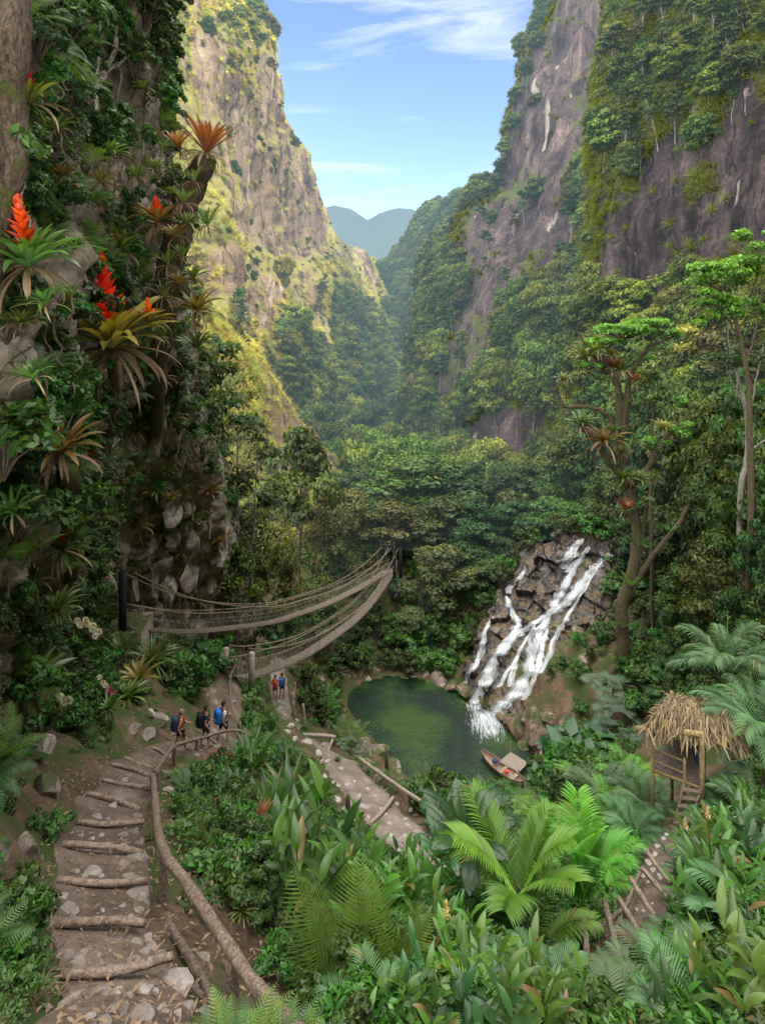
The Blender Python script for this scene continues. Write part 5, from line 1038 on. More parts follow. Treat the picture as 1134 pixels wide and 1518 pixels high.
# the plants the photograph shows large
def solo(o, u, v, lab, cat, s=1.0, rz=0.0, tilt=(0, 0), dz=0):
    p = gp(u, v); o.location = p+Vector((0, 0, dz)); o.rotation_euler = (tilt[0], tilt[1], rz); o.scale = (s,)*3; tag(o, None, cat, None, None, lab); return o
for (u, v, h, i) in [(430,1195,95,0),(470,1190,70,1),(372,1150,60,0),(400,1215,70,1),(345,1120,36,1),(500,1130,40,1)]: put(K_ro, u, v, h, .75, i)
for (u, v, h, i) in [(448,1385,175,0),(478,1360,140,3),(515,1345,145,0),(560,1400,130,1),(530,1420,120,1),(600,1400,110,0),(590,1330,80,3),(690,1500,120,1),(720,1540,130,1),(640,1440,100,2),(665,1400,90,0),(610,1490,90,2),(560,1500,70,1),(830,1560,100,0),(900,1560,90,2),(960,1560,100,0),
    (1000,1560,110,0),(1060,1575,120,1),(1100,1560,150,1),(1140,1540,170,1),(1134,1450,120,0),(1080,1500,90,2),(1040,1500,80,2),(1000,1480,80,2),(1050,1400,110,0),(1100,1380,120,0),(1010,1370,80,2),(1020,1320,80,3),(1060,1330,100,0),(1130,1330,110,3),(1100,1290,80,2),(1020,1290,50,0),(1134,1250,80,2),(1060,1260,50,1),
    (420,1560,90,0),(520,1590,100,0),(700,1590,120,3),(840,1600,130,0),(980,1600,120,3),(620,1600,120,0),(640,1560,110,2),(590,1570,90,0),(540,1570,80,1),(780,1600,150,0),(660,1580,120,3),(500,1560,70,2),(870,1470,60,0),(700,1420,70,0),(600,1290,50,2),(640,1330,70,3),(560,1290,60,2),(620,1370,90,1)]: put(K_gi, u, v, h, 1.25, i)
for (u, v, h, i) in [(900,1200,55,0),(930,1180,50,1),(960,1210,50,0),(870,1190,50,1),(905,1235,55,1),(940,1250,50,0),(985,1400,60,0),(1000,1440,70,0),(940,1480,70,0),(900,1500,80,1),(960,1500,80,0),(860,1250,45,1),(840,1180,40,1),(800,1230,40,1),(1090,1350,80,0),(1134,1400,90,0),(1000,1520,90,0),(880,1330,60,1),(905,1300,60,1),(850,1520,90,1),(1110,1230,60,0),(1075,1210,45,0),(560,1570,90,0),(740,1590,110,1),(900,1600,110,0),(1040,1590,110,0),(810,1520,90,0),(960,1570,90,0)]: put(K_pa, u, v, h, 1.1, i)
for (u, v, h, i) in [(935,1060,50,1),(905,1045,40,1),(950,1090,50,1),(920,1100,45,1),(1100,1200,55,0),(1134,1170,60,0),(1120,1110,50,0),(1090,1140,45,0),(1060,1230,40,0),(470,1570,70,0),(660,1570,80,0),(930,1530,70,0),(1080,1450,80,0),(1000,1060,35,0),(985,1120,35,1),(520,1120,22,1)]: put(K_fp, u, v, h, .85, i)
for (u, v, h, i) in [(877,1140,60,0),(850,1125,45,0),(900,1150,45,0),(865,1165,40,1),(820,1170,40,1),(365,1030,36,1),(300,990,34,0),(322,1000,30,0),(395,960,26,0),(700,1210,45,1),(1060,1170,35,0),(600,1520,70,1),(760,1560,80,0),(880,1560,80,1),(1030,1540,80,0),(1110,1320,70,1),(730,1200,40,0)]: put(K_bl, u, v, h, .65, i)
for (u, v, h, i) in [(395,1095,28,1),(520,1108,34,0),(500,1100,30,1),(535,1135,30,0),(545,1150,26,1),(480,1060,34,0),(590,1165,24,1),(640,1200,28,1),(455,1080,22,0),(385,1075,34,1),(350,1085,24,0),(575,1155,26,0),(290,1190,20,1),(270,1160,18,0),(345,1290,26,0),(990,1210,30,1),(950,1290,30,2),(1010,1260,24,2),(820,1300,50,2),(770,1250,40,1),(730,1300,60,0),(450,1530,60,0)]: put(K_fe, u, v, h, .62, i)
def sf(nm, u, v, h, lab, lean, seed, az, k=5):
    p = gp(u, v); s = h*p.y/F; o = fern(nm, LM_fern, k, s*1.12, seed, 34, .37, 1.35, .5, True, 0, .9, az); o.location = p; tag(o, None, 'fern', None, None, lab); return o
sf('fern', 490, 1500, 165, 'large serrated fern leaning left at the bottom, left one', 0, 161, 2.2, 3)
sf('fern', 540, 1500, 160, 'large upright serrated fern at the bottom centre', 0, 162, 1.2, 4)
sf('fern', 585, 1500, 130, 'serrated fern behind the upright fern at the bottom', 0, 163, .4, 3)
solo(banana('banana_plant', LM_banana, 9, 1.6, 1.75, .42, 171, 1.7), 695, 1385, 'tall dark banana plant in the centre foreground', 'banana plant', 1.0, .6)
solo(banana('banana_plant', LM_banana, 6, 1.6, 1.5, .45, 172, .7), 655, 1310, 'lower banana plant beside the stony trail', 'banana plant', 1.0, 2.1)
solo(bromeliad('screwpine', LM_banana, 1.1, 26, None, 0, 173, .9, .16, .6, 'lance'), 655, 1235, 'blue green leaf rosette at the near end of the pool', 'leafy rosette', 1.3, 0)
solo(palm('palm', LM_palmbright, 8, 2.3, 174, 1.0, .08, 1.5, .85, 42, .23, .3, .022), 775, 1425, 'large bright green feathery palm in the foreground', 'palm', 1.0, .4)
solo(palm('palm', LM_palmbright, 7, 2.1, 175, .7, .08, 1.5, .8, 40, .23, .3, .022), 862, 1400, 'second bright feathery palm beside the lower log steps', 'palm', 1.0, 2.4)
solo(palm('palm', LM_palmbright, 4, 1.5, 176, .5, .07, 1.1, 1.4, 34, .27, .6, .02), 795, 1450, 'low palm with drooping fronds under the bright palms', 'palm', 1.0, 1.4)
g1 = ginger('ginger_plant', LM_gingerlight, 4, 1.5, 181, .5, .10, 13, .35, LM_golden, .2, .30, only=1)
LM_cream = leafmat('cream_petals', (.55, .35, .16), (.85, .78, .62), .5, .4)
child(g1, 'flower').data.materials[0] = LM_cream; solo(g1, 640, 1470, 'ginger plant with a cream flower spike', 'ginger plant', 1.0, 0)
g2 = ginger('ginger_plant', LM_gingerlight, 5, 1.2, 182, .5, .11, 12, .3, LM_red, .15, .2, only=1); solo(g2, 775, 1545, 'ginger plant with a dark red flower cone at the bottom', 'ginger plant', .95, .3)
g3 = ginger('ginger_plant', LM_ginger, 6, 1.6, 183, .5, .11, 13, .3, LM_cream, .15, .2, only=3); solo(g3, 1062, 1385, 'tall ginger plant with pale pink drooping flowers at the right', 'ginger plant', 1.25, .3)
for (u, v, r, i) in [(383,1228,32,3),(323,1140,26,3),(460,1478,34,0),(500,1540,40,5),(360,1360,24,0),(345,1200,16,2),(310,1215,15,0),(700,1185,14,3)]: 
    p = gp(u, v); K_br.put(tuple(p+Vector((0, 0, .08))), None, r*p.y/F/.62, i, None, (.1, 0))
# palm above the hut
o = palm('palm', LM_palm, 12, 2.35, 191, 3.6, .10, 1.25, 1.55, 42, .26, .6, .016, spear=True); solo(o, 1080, 1175, 'palm with spreading fronds and upright spear above the thatched hut', 'palm', .95, .2)
p = gp(1080, 1175); o.location = P(1078, 1175, 21.5); o.location.z = groundz(o.location.x, 21.5)
tp = P(1070, 1008, 21.5).z; o.scale = (.95, .95, (tp-o.location.z)/3.6)
solo(palm('palm', LM_palm, 9, 2.0, 192, 2.0, .08, 1.1, 1.5, 34, .26, .6, .018), 1134, 1200, 'dark palm at the right edge behind the hut', 'palm', 1.1, .9)
solo(palm('palm', LM_palm, 9, 1.8, 193, 3.0, .07, 1.1, 1.5, 34, .26, .6, .018), 1095, 1000, 'small palm high in the shade above the hut', 'palm', 1.3, .9)

# the thin white tree and the bright tree at the right edge
def branching(name, trunkpts, limbs, Y, base_r, mat, leafm, crowns, lab, cat='tree', per=150, size=.12):
    base = P(trunkpts[0][0], trunkpts[0][1], Y); base.z = min(base.z, groundz(base.x, Y)-.1); root = empty(name, tuple(base)); ms = MB(); mb = MB(); nr = np.random.RandomState(len(lab))
    def line(pp, r0, r1, k=6, n=9):
        pts = [P(a[0], a[1], Y+(a[2] if len(a) > 2 else 0))-base for a in pp]; C = spline(pts, k, .08); tube(ms, C, [lerp(r0, r1, i/(len(C)-1)) for i in range(len(C))], n, .5, 0, True, .3); return C
    t0 = [tuple(x) for x in trunkpts]; pts = [Vector((0, 0, -.3))]+[P(a[0], a[1], Y)-base for a in t0[1:]]; C = spline(pts, 6, .08); tube(ms, C, [lerp(base_r, base_r*.45, i/(len(C)-1)) for i in range(len(C))], 12, .5, 0, True, .35)
    for pp, r0, r1 in limbs: line(pp, r0, r1)
    for (u, v, w, h, n, *b) in crowns:
        rx = w*Y/F/2; rz_ = h*Y/F/2; c = P(u, v, Y+(b[0] if b else 0))-base
        for q in range(max(3, n//140)):
            a = nr.rand()*6.28; e = nr.uniform(-.6, .9); d = Vector((math.cos(a)*.65, math.sin(a)*.65, e*.6)); cc = c+Vector((d.x*rx, d.y*rx, d.z*rz_)); k = max(rx, rz_)*nr.uniform(.28, .45)
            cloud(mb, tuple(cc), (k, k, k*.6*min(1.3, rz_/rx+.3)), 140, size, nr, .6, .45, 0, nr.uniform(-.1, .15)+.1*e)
            tube(ms, spline([c*.55+C[-1]*.45 if (c-C[-1]).length < rx*3 else c-Vector((0, 0, rz_)), (c+cc)*.5-Vector((0, 0, k*.4)), cc], 3), [base_r*.13, base_r*.1, base_r*.09, base_r*.08, base_r*.07, base_r*.06, base_r*.04], 5, .5, 0, False)
    ms.build('trunk', mat, root); 
    if crowns: mb.build('crown', leafm, root)
    tag(root, None, cat, None, None, lab); return root
branching('white_trunk_tree', [(1094,800),(1097,750),(1106,690),(1108,640),(1104,600),(1094,560),(1086,520)], [([(1108,630),(1118,580),(1128,530),(1140,490)],.07,.03),([(1094,560),(1082,520),(1078,480),(1068,455)],.06,.02),([(1104,600),(1088,575),(1075,540)],.04,.015),([(1110,670),(1130,655),(1150,640)],.05,.03)], 33, .17, M_barkpale, LM_tree,
 [(1075,530,90,70,700),(1100,600,80,50,500),(1120,520,70,60,500)], 'slender white trunked tree at the right edge')
branching('bright_tree', [(1110,760),(1112,640),(1105,540),(1090,470)], [([(1105,540),(1122,480),(1130,430)],.08,.03),([(1095,500),(1065,450),(1050,420)],.06,.02)], 31, .2, M_bark, LM_treebright,
 [(1062,410,90,50,1500),(1095,400,60,60,1200),(1050,445,60,40,700),(1110,455,90,60,1500),(1134,400,70,80,1500),(1080,470,80,40,800),(1120,360,60,50,900),(1040,480,50,40,500)], 'bright green leafy tree at the right edge', per=170, size=.14)
# the old tree full of bromeliads
YM = hit(922, 1012, ['GR'])[0].y; YM = min(max(YM, 30), 40)
branching('mossy_tree', [(920,1015),(923,960),(922,900),(934,860),(944,800),(938,750),(931,712)], [
 ([(931,720),(900,680),(880,650),(857,632)],.30,.10),([(925,700),(918,640),(916,580),(905,555),(886,534),(868,512),(857,492)],.26,.07),([(914,640),(900,615),(880,605),(860,602),(840,603),(829,590),(826,575),(836,562)],.16,.05),([(840,603),(826,620),(813,634)],.06,.02),([(830,590),(820,575),(812,555)],.05,.02),
 ([(926,700),(923,640),(931,576),(942,541),(952,525),(966,513),(985,504),(1002,497)],.22,.05),([(945,540),(962,515),(972,498),(990,488)],.09,.03),([(936,720),(953,705),(974,671),(995,640),(1015,620),(1027,597)],.24,.06),([(1005,625),(1022,622),(1034,612)],.07,.02),([(990,645),(1000,625),(1000,605)],.06,.02),
 ([(930,890),(950,850),(975,815),(996,790),(1016,760),(1027,735)],.22,.12),([(886,534),(878,520),(866,515)],.06,.02),([(903,565),(885,562),(872,552),(864,548)],.07,.03),([(920,590),(920,570),(915,555)],.07,.04),([(943,806),(920,790),(900,775),(885,760)],.10,.03),([(946,840),(952,800),(955,760),(965,735)],.12,.05),
 ([(920,985),(905,1000),(893,1040),(897,1075)],.26,.20)],
 YM, .5, M_barkmoss, LM_treebright, [(925,490,90,24,2800),(955,480,70,22,1800),(898,508,60,22,1400),(985,495,50,18,800),(872,540,44,16,700),(836,570,22,10,300),(1005,635,60,40,900),(975,655,40,30,500),(1025,600,40,30,500),(950,530,40,18,500)], 'gnarled mossy tree covered with bromeliads right of the waterfall', size=.12)
for (u, v, r, i) in [(865,530,20,0),(880,520,16,0),(905,527,14,2),(920,548,20,0),(908,545,15,3),(892,565,12,1),(941,566,14,3),(835,562,11,0),(897,655,26,2),(860,630,20,1),(908,640,14,1),(982,634,13,2),(964,668,13,1),(925,708,15,0),(946,710,15,0),(925,755,14,3),(958,745,10,1),(905,585,11,0),(870,628,14,5),(920,672,13,5)]:
    K_br.put(tuple(P(u, v, YM-.5)), None, 1.35*r*YM/F/.62, i, ['green bromeliad', 'deep green bromeliad', 'olive bromeliad', 'rusty bromeliad', '', 'green bromeliad with dead leaves'][i]+' on the mossy tree', (R.uniform(0, .3), R.uniform(-.2, .2)))
branching('round_shrub_tree', [(968,800),(965,700),(968,620),(968,590)], [], YM+3, .14, M_bark, LM_tree, [(968,568,50,60,1600),(962,600,36,40,600)], 'dark round leafy shrub tree behind the mossy tree')

# overhanging and slope shrubs around the pool
for (u, v, h, i) in [(735,868,26,1),(752,838,28,0),(775,818,30,2),(800,800,32,0),(825,788,30,1),(850,782,28,0),(880,780,30,1),(905,786,34,0),(922,810,36,2),(925,850,34,0),(915,890,34,1),(905,930,34,0),(890,960,30,2),(715,900,24,1),(700,935,24,0),(690,970,22,1),(575,1090,34,1),(600,1000,30,0),(660,1000,22,1),(530,960,40,0),(560,950,40,2),(500,985,30,0),(455,1000,44,3),(470,975,40,0),(640,960,40,2),(690,960,34,1),(720,900,30,1),(670,940,36,0),(700,985,24,1),(450,955,50,1),(420,930,50,0),(400,975,40,1),(435,1000,34,0),(745,850,34,0),(780,800,30,0),(830,780,30,2),(860,1010,24,1),(880,980,20,0),(930,950,30,0),(960,930,40,2),
    (1000,950,50,0),(1040,960,50,1),(1000,1000,40,2),(970,1000,40,0),(1060,900,60,0),(960,870,50,0),(985,830,40,2),(860,1060,18,1),(890,1090,24,0),(1040,1060,40,0),(1000,1150,40,1),(380,1010,26,1),(395,1040,30,1),(400,1080,30,1),(340,990,24,0),(270,960,24,0),(300,940,20,0),(240,1000,24,1),(150,1000,34,1),(120,1010,30,0),(90,1060,34,1),(40,1110,36,0),(60,1130,30,1),(20,1200,40,0),
    (30,1290,30,1),(10,1380,60,1),(40,1450,40,0),(25,1500,50,1),(55,1230,24,0),(310,1330,40,1),(270,1290,30,1),(345,1420,60,1),(380,1480,60,1),(420,1450,50,1),(400,1380,50,0),(500,1240,30,0),(540,1270,30,2),(470,1290,50,0),(1134,1040,50,0),(1060,1040,40,2),(1110,1060,40,0),(590,1080,0,0)]:
    if h: put(K_sh, u, v, h, .85, i)
for (u, v, h) in [(742,872,30),(752,850,26),(768,832,28),(785,815,30),(803,803,30),(825,795,28),(848,792,26),(872,792,28),(895,795,32),(912,806,34),(925,825,34),(918,860,30),(912,895,30),(722,905,22),(706,945,20)]:
    p, n = hit(u, v, ['WF']);
    if p is not None: K_sh.put(tuple(p), None, h*p.y/F/.85, None)
# ground cover: nobody could count it
gn = nfield(GR, .35, 5, 8.0)
def gcover(name, n, seed, dens, smin, smax, picks, label, ylo, yhi, srcs=None):
    rng = np.random.RandomState(seed); xs_, ys_ = [], []
    y = ylo*np.exp(rng.rand(n*3)*math.log(yhi/ylo)); x = (rng.rand(n*3)*1.16-.08)*1134; x = (x-UH)/F*y
    z = np.array([groundz(a, b) for a, b in zip(x, y)]); U = UH+F*x/y; V = VH-F*z/y
    d = np.minimum(dpoly(x, y, CL1[::6, :2], False)-0.5*1.3, np.minimum(dpoly(x, y, CL2[::6, :2], False)-1.15, dpoly(x, y, CL3[::6, :2], False)-.5))
    ok = (d > .12) & ~inpoly(x, y, POOLXY) & (dpoly(x, y, POOLXY) > .9) & (V < 1640) & (rng.rand(n*3) < dens(x, y, U, V))
    idx = np.nonzero(ok)[0][:n]; s0 = (smin+(smax-smin)*rng.rand(len(x))**1.5)
    HH = np.array([.34,.34,.38,.5,.5,.42,.25,.95,.9]); WW = np.array([.3,.3,.3,.5,.5,.2,.2,.6,.6]); pk = rng.choice(len(picks), len(x), p=picks)
    idx = np.array([i for i in idx if not blocked(U[i], V[i], WW[pk[i]]*s0[i]*F/y[i], HH[pk[i]]*s0[i]*F/y[i])]); k = len(idx); p = np.c_[x, y, z][idx]; sc = s0[idx]
    scatter(name, p, np.c_[rng.normal(size=k)*.15-.1, rng.normal(size=k)*.15, rng.rand(k)*6.28], sc, pk[idx], srcs or small, label, 'plants')
def dn(x, y, U, V):
    n = np.array([noise.noise(Vector((a*.5, b*.5, 3))) for a, b in zip(x, y)]); d = .55+n*.9
    bare = (U < 240)*(V > 1080)*(V < 1560)*.45+((U > 300)*(U < 480)*(V > 1150)*(V < 1420))*.5+((U > 700)*(U < 940)*(V > 830)*(V < 1130))*.65+(U > 180)*(U < 340)*(V > 930)*(V < 1110)*.45
    return np.clip(d-bare, .02, 1)
gcover('ground_cover', 9000, 31, dn, .40, .95, [.20, .18, .10, .12, .09, .08, .05, .08, .10], 'low leafy plants covering the banks', 5.0, 34)
gcover('ground_cover', 4200, 32, dn, 1.0, 2.4, [.08, .15, .05, .12, .12, .06, .04, .20, .18], 'undergrowth on the slopes around the pool', 24, 78)
# ------------------------------------------------------------------ rocks and stones
def rockmesh(name, seed, mat, sub=3, flat=.6, cuts=9, rough=.10):
    bm = bmesh.new(); bmesh.ops.create_icosphere(bm, subdivisions=sub, radius=1); rg = random.Random(seed)
    pl = [(Vector((rg.uniform(-1, 1), rg.uniform(-1, 1), rg.uniform(-.7, 1))).normalized(), rg.uniform(.55, .85)) for _ in range(cuts)]
    for v in bm.verts:
        p = v.co.copy()
        for n, d in pl:
            k = p.dot(n)
            if k > d: p -= n*(k-d)*.92
        p *= 1+rough*noise.fractal(p*2.2+Vector((seed, 0, 0)), .8, 2.1, 4); v.co = Vector((p.x, p.y*.85, p.z*flat))
    me = bpy.data.meshes.new(name); bm.to_mesh(me); bm.free(); me.materials.append(mat); me.polygons.foreach_set('use_smooth', np.ones(len(me.polygons), bool)); me.set_sharp_from_angle(angle=rad(32)); return me
M_ST = rockmat('grey_stone', (0.11, 0.09, 0.08), (0.20, 0.165, 0.145), (0.32, 0.275, 0.25), (0.06, 0.065, 0.03), -.35, 2.2)
M_ST2 = rockmat('pale_stone', (0.20, 0.165, 0.14), (0.32, 0.275, 0.24), (0.46, 0.41, 0.365), (0.08, 0.08, 0.04), -.35, 2.2)
M_BO = rockmat('brown_boulder', (0.05, 0.035, 0.028), (0.20, 0.13, 0.09), (0.36, 0.27, 0.21), (0.05, 0.06, 0.02), .34, .9)
M_SLAB = rockmat('shore_rock', (0.10, 0.08, 0.07), (0.26, 0.20, 0.17), (0.44, 0.36, 0.31), (0.06, 0.07, 0.02), .22, .8)
def rk(nm, mat, seeds, sub, flat, cuts=9): return [lambda s=s: bpy.data.objects.new(nm, rockmesh(nm, s, mat, sub, flat, cuts)) for s in seeds]
def link(f):
    def g(): o = f(); COL.objects.link(o); return o
    return g
K_st = Kit([link(f) for f in rk('stone', M_ST, (1, 2, 3, 4), 3, .32, 12)], 'stone', 'stones set in the brown trail', ['flat grey stone', 'angular grey stone', 'rounded grey stone', 'small grey brown stone'])
K_ps = Kit([link(f) for f in rk('stone', M_ST2, (11, 12, 13), 3, .4)], 'stone', 'pale stones on the lower trail', ['pale flat stone', 'pale angular stone', 'whitish stone'])
K_bo = Kit([link(f) for f in rk('boulder', M_BO, (21, 22, 23), 4, .8, 8)]+[link(f) for f in rk('boulder', M_SLAB, (24, 25, 26), 4, .7, 10)], 'boulder', 'boulders around the pool', ['brown mossy boulder', 'reddish brown boulder', 'dark brown boulder', 'grey brown boulder', 'pale grey boulder', 'angular grey boulder'])
def stone(K, u, v, r, i=None, fl=1.0, keys=('path1', 'path2', 'path3', 'GR', 'WF'), sink=.12, desc=None, asp=1.0):
    p, n = hit(u, v, list(keys))
    if p is None: return
    s = (1.3 if K is K_st else 1.1 if K is K_ps else 1.0)*r*p.y/F; return K.put((p.x, p.y, p.z-s*sink), R.uniform(0, 6.28), (s*asp, s, s*fl), i, desc, (R.uniform(-.1, .1), R.uniform(-.1, .1)))
for (u, v, r, i) in [(98,1350,16,1),(91,1330,8,2),(201,1330,20,0),(203,1351,10,0),(193,1365,8,1),(182,1238,9,1),(197,1235,9,0),(203,1211,7,2),(178,1257,9,1),(128,1260,8,2),(135,1296,14,0),(112,1294,7,3),(201,1273,17,0),(183,1283,9,1),(190,1301,11,0),(201,1303,6,2),(171,1187,11,0),(141,1211,9,1),(184,1158,7,2),
 (93,1420,12,1),(114,1429,14,1),(120,1413,8,3),(201,1398,9,1),(218,1393,8,2),(222,1406,10,0),(212,1413,8,1),(196,1426,11,0),(237,1418,9,2),(256,1460,28,0),(150,1474,15,0),(172,1473,9,2),(188,1478,9,1),(210,1471,14,0),(228,1471,9,1),(170,1502,18,0),(204,1510,22,0),(111,1481,12,1),(92,1491,9,2),(105,1497,7,3),(292,1472,16,1),(302,1504,15,0),(299,1420,14,1),(276,1493,9,1),
 (247,1172,10,0),(246,1146,9,1),(150,1240,6,3),(135,1245,6,3),(160,1250,6,3),(120,1240,6,2),(165,1196,7,3),(150,1300,7,3),(125,1300,6,3),(105,1362,7,2),(95,1372,6,3),(150,1352,5,3),(180,1345,6,3),(160,1410,6,3),(145,1418,5,3),(165,1435,7,3),(150,1440,6,2),(185,1440,6,3),(175,1395,5,3),(130,1510,10,1),(240,1500,9,2),(262,1505,9,1),(155,1520,12,1),
 (110,1250,6,3),(117,1275,5,3),(150,1260,5,2),(205,1250,7,3),(160,1215,5,3),(195,1195,5,3),(175,1175,5,3),(200,1145,5,2),(210,1130,5,3),(190,1150,4,3),(250,1120,5,1),(262,1112,4,3),(285,1110,5,2),(320,1108,6,1),(315,1085,6,0),(325,1070,5,1),(300,1075,5,2),(330,1050,4,1),(345,1040,5,1),(318,1040,5,0),(306,1030,5,2),(318,1025,4,1),(275,1098,5,3),(290,1120,7,1),(330,1090,9,0),(215,1090,14,1),(195,1078,12,0),(232,1065,15,1),(255,1085,8,2)]:
    stone(K_st, u, v, r, i)
for (u, v, r) in [(539,1197,10),(513,1164,6),(532,1181,6),(587,1190,7),(620,1210,9),(619,1234,9),(604,1224,5),(599,1241,7),(634,1220,7),(578,1222,6),(543,1211,6),(497,1185,9),(553,1255,8),(530,1205,5),(565,1200,4),(555,1180,4),(580,1240,5),(608,1200,5),(628,1238,6),(640,1248,8),(612,1260,8),(590,1262,6),(625,1275,9),(500,1165,5),(485,1130,6),(470,1115,9),(480,1105,9),(455,1100,8),(505,1140,5),(525,1160,4),(545,1170,5),(430,1075,6),(420,1060,5),(415,1050,5),(425,1085,7),(435,1095,6),(440,1068,5),(412,1040,4),(520,1190,6),(510,1200,7),(520,1215,6),(600,1215,4),(572,1208,3),(648,1268,6),(480,1150,5),(492,1160,4),(655,1285,8)]: stone(K_ps, u, v, r)
for (u, v, r) in [(957,1298,8),(970,1290,7),(980,1302,8),(965,1280,8),(972,1268,7),(960,1262,6),(976,1256,6),(985,1245,5),(955,1258,6),(962,1308,4),(968,1340,3),(955,1352,4),(990,1238,5),(1000,1235,4),(845,1425,5),(855,1435,5),(905,1435,4),(890,1420,4),(945,1350,4),(938,1380,3)]: stone(K_ps, u, v, r)
for (u, v, r, i, f) in [(792,1062,20,1,1.3),(770,1075,18,0,1.3),(800,1085,24,1,1.2),(775,1105,20,2,1.2),(815,1060,18,0,1),(830,1090,14,3,1),(840,1070,14,0,1),(808,1120,16,4,1),(825,1125,12,4,1),(820,1140,14,5,1),(812,1155,12,4,1),(800,1165,10,5,1),(808,1180,12,4,1),(820,1195,14,3,.8),(812,1210,12,3,.8),(790,1150,9,3,1),(795,1172,8,5,1),(815,1225,16,3,.6),(830,1170,9,3,1),
 (505,1090,22,3,.8),(530,1105,26,4,.7),(555,1110,24,3,.8),(575,1130,20,4,.8),(545,1135,20,3,.7),(590,1148,18,4,.8),(565,1150,14,5,.7),(515,1075,16,3,.6),(500,1060,14,3,.6),(620,1165,9,4,.8),(640,1172,8,5,.8),(618,1150,7,5,1),(470,1005,12,4,.6),(490,1003,10,5,.6),(480,1012,10,3,.6),(510,1000,12,3,.7),(530,1002,9,5,.7),(545,1004,8,4,.7),(455,1012,9,4,.6),(500,1012,8,4,.5),(495,1045,8,3,.6),(505,1050,7,5,.6),
 (625,995,24,4,.9),(650,1000,20,4,.9),(610,1005,14,3,.7),(670,1012,16,0,.8),(640,1010,16,5,.6),(600,1003,10,3,.6),(690,1020,14,0,.9),(520,985,26,0,.7),(500,975,24,0,.6),(545,985,24,0,.6),(580,998,9,3,.5),
 (440,1075,9,4,.8),(450,1060,8,5,.8),(385,1045,10,3,.8),(395,1060,10,4,.8),(405,1085,9,3,.8),(380,1020,8,4,.8),(745,1055,12,2,1),(758,1068,14,2,1.2),(735,1035,10,2,1),(712,1035,9,2,1),(870,975,14,4,1),(860,990,12,5,1),(830,1000,12,2,1),
 (868,835,14,2,1),(830,925,12,4,.8),(855,930,12,4,.9)]:
    stone(K_bo, u, v, r, i, f, ('GR', 'WF', 'path2'), .25)
# grey boulders of the left bank with white lichen
M_LI = rockmat('lichen_rock', (0.07, 0.055, 0.045), (0.27, 0.215, 0.18), (0.64, 0.59, 0.54), (0.05, 0.06, 0.02), .3, 1.1)
K_lb = Kit([link(f) for f in rk('boulder', M_LI, (31, 32, 33), 4, .9, 9)], 'boulder', 'lichen covered boulders on the left', ['boulder with white lichen', 'dark boulder with white streaks', 'grey lichen boulder'])
for (u, v, s_) in [(930,700,.9),(938,760,1),(945,810,1),(935,870,1.1),(925,930,1.1),(922,980,1.0),(905,690,.8),(960,710,.8),(995,790,.8),(915,640,.7)]:
    K_fe.put(tuple(P(u, v, YM-.45)), None, s_*1.3, None, ['light green fern growing on the mossy tree', 'fern growing on the mossy tree'][0])
for (u, v, r, i, f) in [(62,1115,30,0,.9),(72,1175,24,1,1.2),(45,1265,26,2,1.2),(5,1275,26,1,1.2),(10,1370,22,1,1.3),(15,1090,30,2,1),(48,1070,18,0,.7),(5,1450,30,2,1),(235,1075,18,2,.6),(222,1060,14,0,.6),(205,1110,8,1,.6)]:
    p, n = hit(u, v, ['GR', 'LC']); s = r*p.y/F; K_lb.put((p.x-.1, p.y, p.z), R.uniform(0, 6), (s, s, s*f), i)
# big blocks of the rock face behind the bridge post
for (u, v, r, i, f) in [(205,815,26,0,.7),(235,830,30,2,.7),(250,800,22,0,.7),(215,850,30,1,1.1),(240,870,34,2,1.2),(275,850,30,1,1.2),(270,800,26,2,1),(300,870,20,0,1),(190,875,22,2,1.2),(195,915,26,0,.8),(225,905,28,1,1),(265,900,28,2,1),(300,905,22,1,1),(150,865,22,2,1.2),(320,830,18,0,1),(285,940,24,1,1),(320,950,22,2,1),(250,765,24,2,1),(270,750,20,0,1.2),(225,935,20,2,.7),(305,975,16,0,1)]:
    p, n = hit(u, v, ['LC', 'GR']); s = r*p.y/F; K_lb.put((p.x, p.y+s*.3, p.z), R.uniform(0, 6), (s, s*.8, s*f), i, ['pale block of the rock face', 'stained block of the rock face', 'cracked block of the rock face'][i])
# fallen leaves: small and numberless
M_fl = LM_dead; ml = MB(); rg = np.random.RandomState(5); V_ = []
for i in range(2600):
    y = 5.2*math.exp(rg.rand()*1.6); u = rg.uniform(60, 500); x = (u-UH)/F*y; z = groundz(x, y)
    leaf(ml, (x, y, z+.05), rg.rand()*6.28, rg.uniform(-.3, .5), rg.uniform(.05, .16), rg.uniform(.02, .05), .8, 2, .2, rg.rand(), 'oval')
o = ml.build('leaf_litter', LM_dead); o['kind'] = 'stuff'; o['label'] = 'brown fallen leaves scattered on the trail and banks'; o['category'] = 'leaf litter'
ml = MB()
for i in range(1000):
    k = rg.randint(0, 3); C = [CL1, CL2, CL3][k]; c = C[rg.randint(0, len(C))]; a = rg.rand()*6.28; q = c[3]*.55*rg.rand()**.5; x, y = c[0]+q*math.cos(a), c[1]+q*math.sin(a); s = rg.uniform(.012, .045)*(1+.6*(k == 1)); z = groundz(x, y)+.03
    d = rg.normal(size=(6, 3)); d /= np.linalg.norm(d, axis=1)[:, None]; vv = [(x+s, y, z), (x-s*.7, y+s*.5, z), (x, y-s*.9, z), (x+s*.2, y+s*.9, z), (x, y, z+s*.7), (x-s*.2, y+s*.3, z+s*.6)]
    ml.add(vv, [(0, 3, 4), (3, 1, 5), (3, 5, 4), (1, 2, 5), (5, 2, 4), (2, 0, 4)], rg.rand())
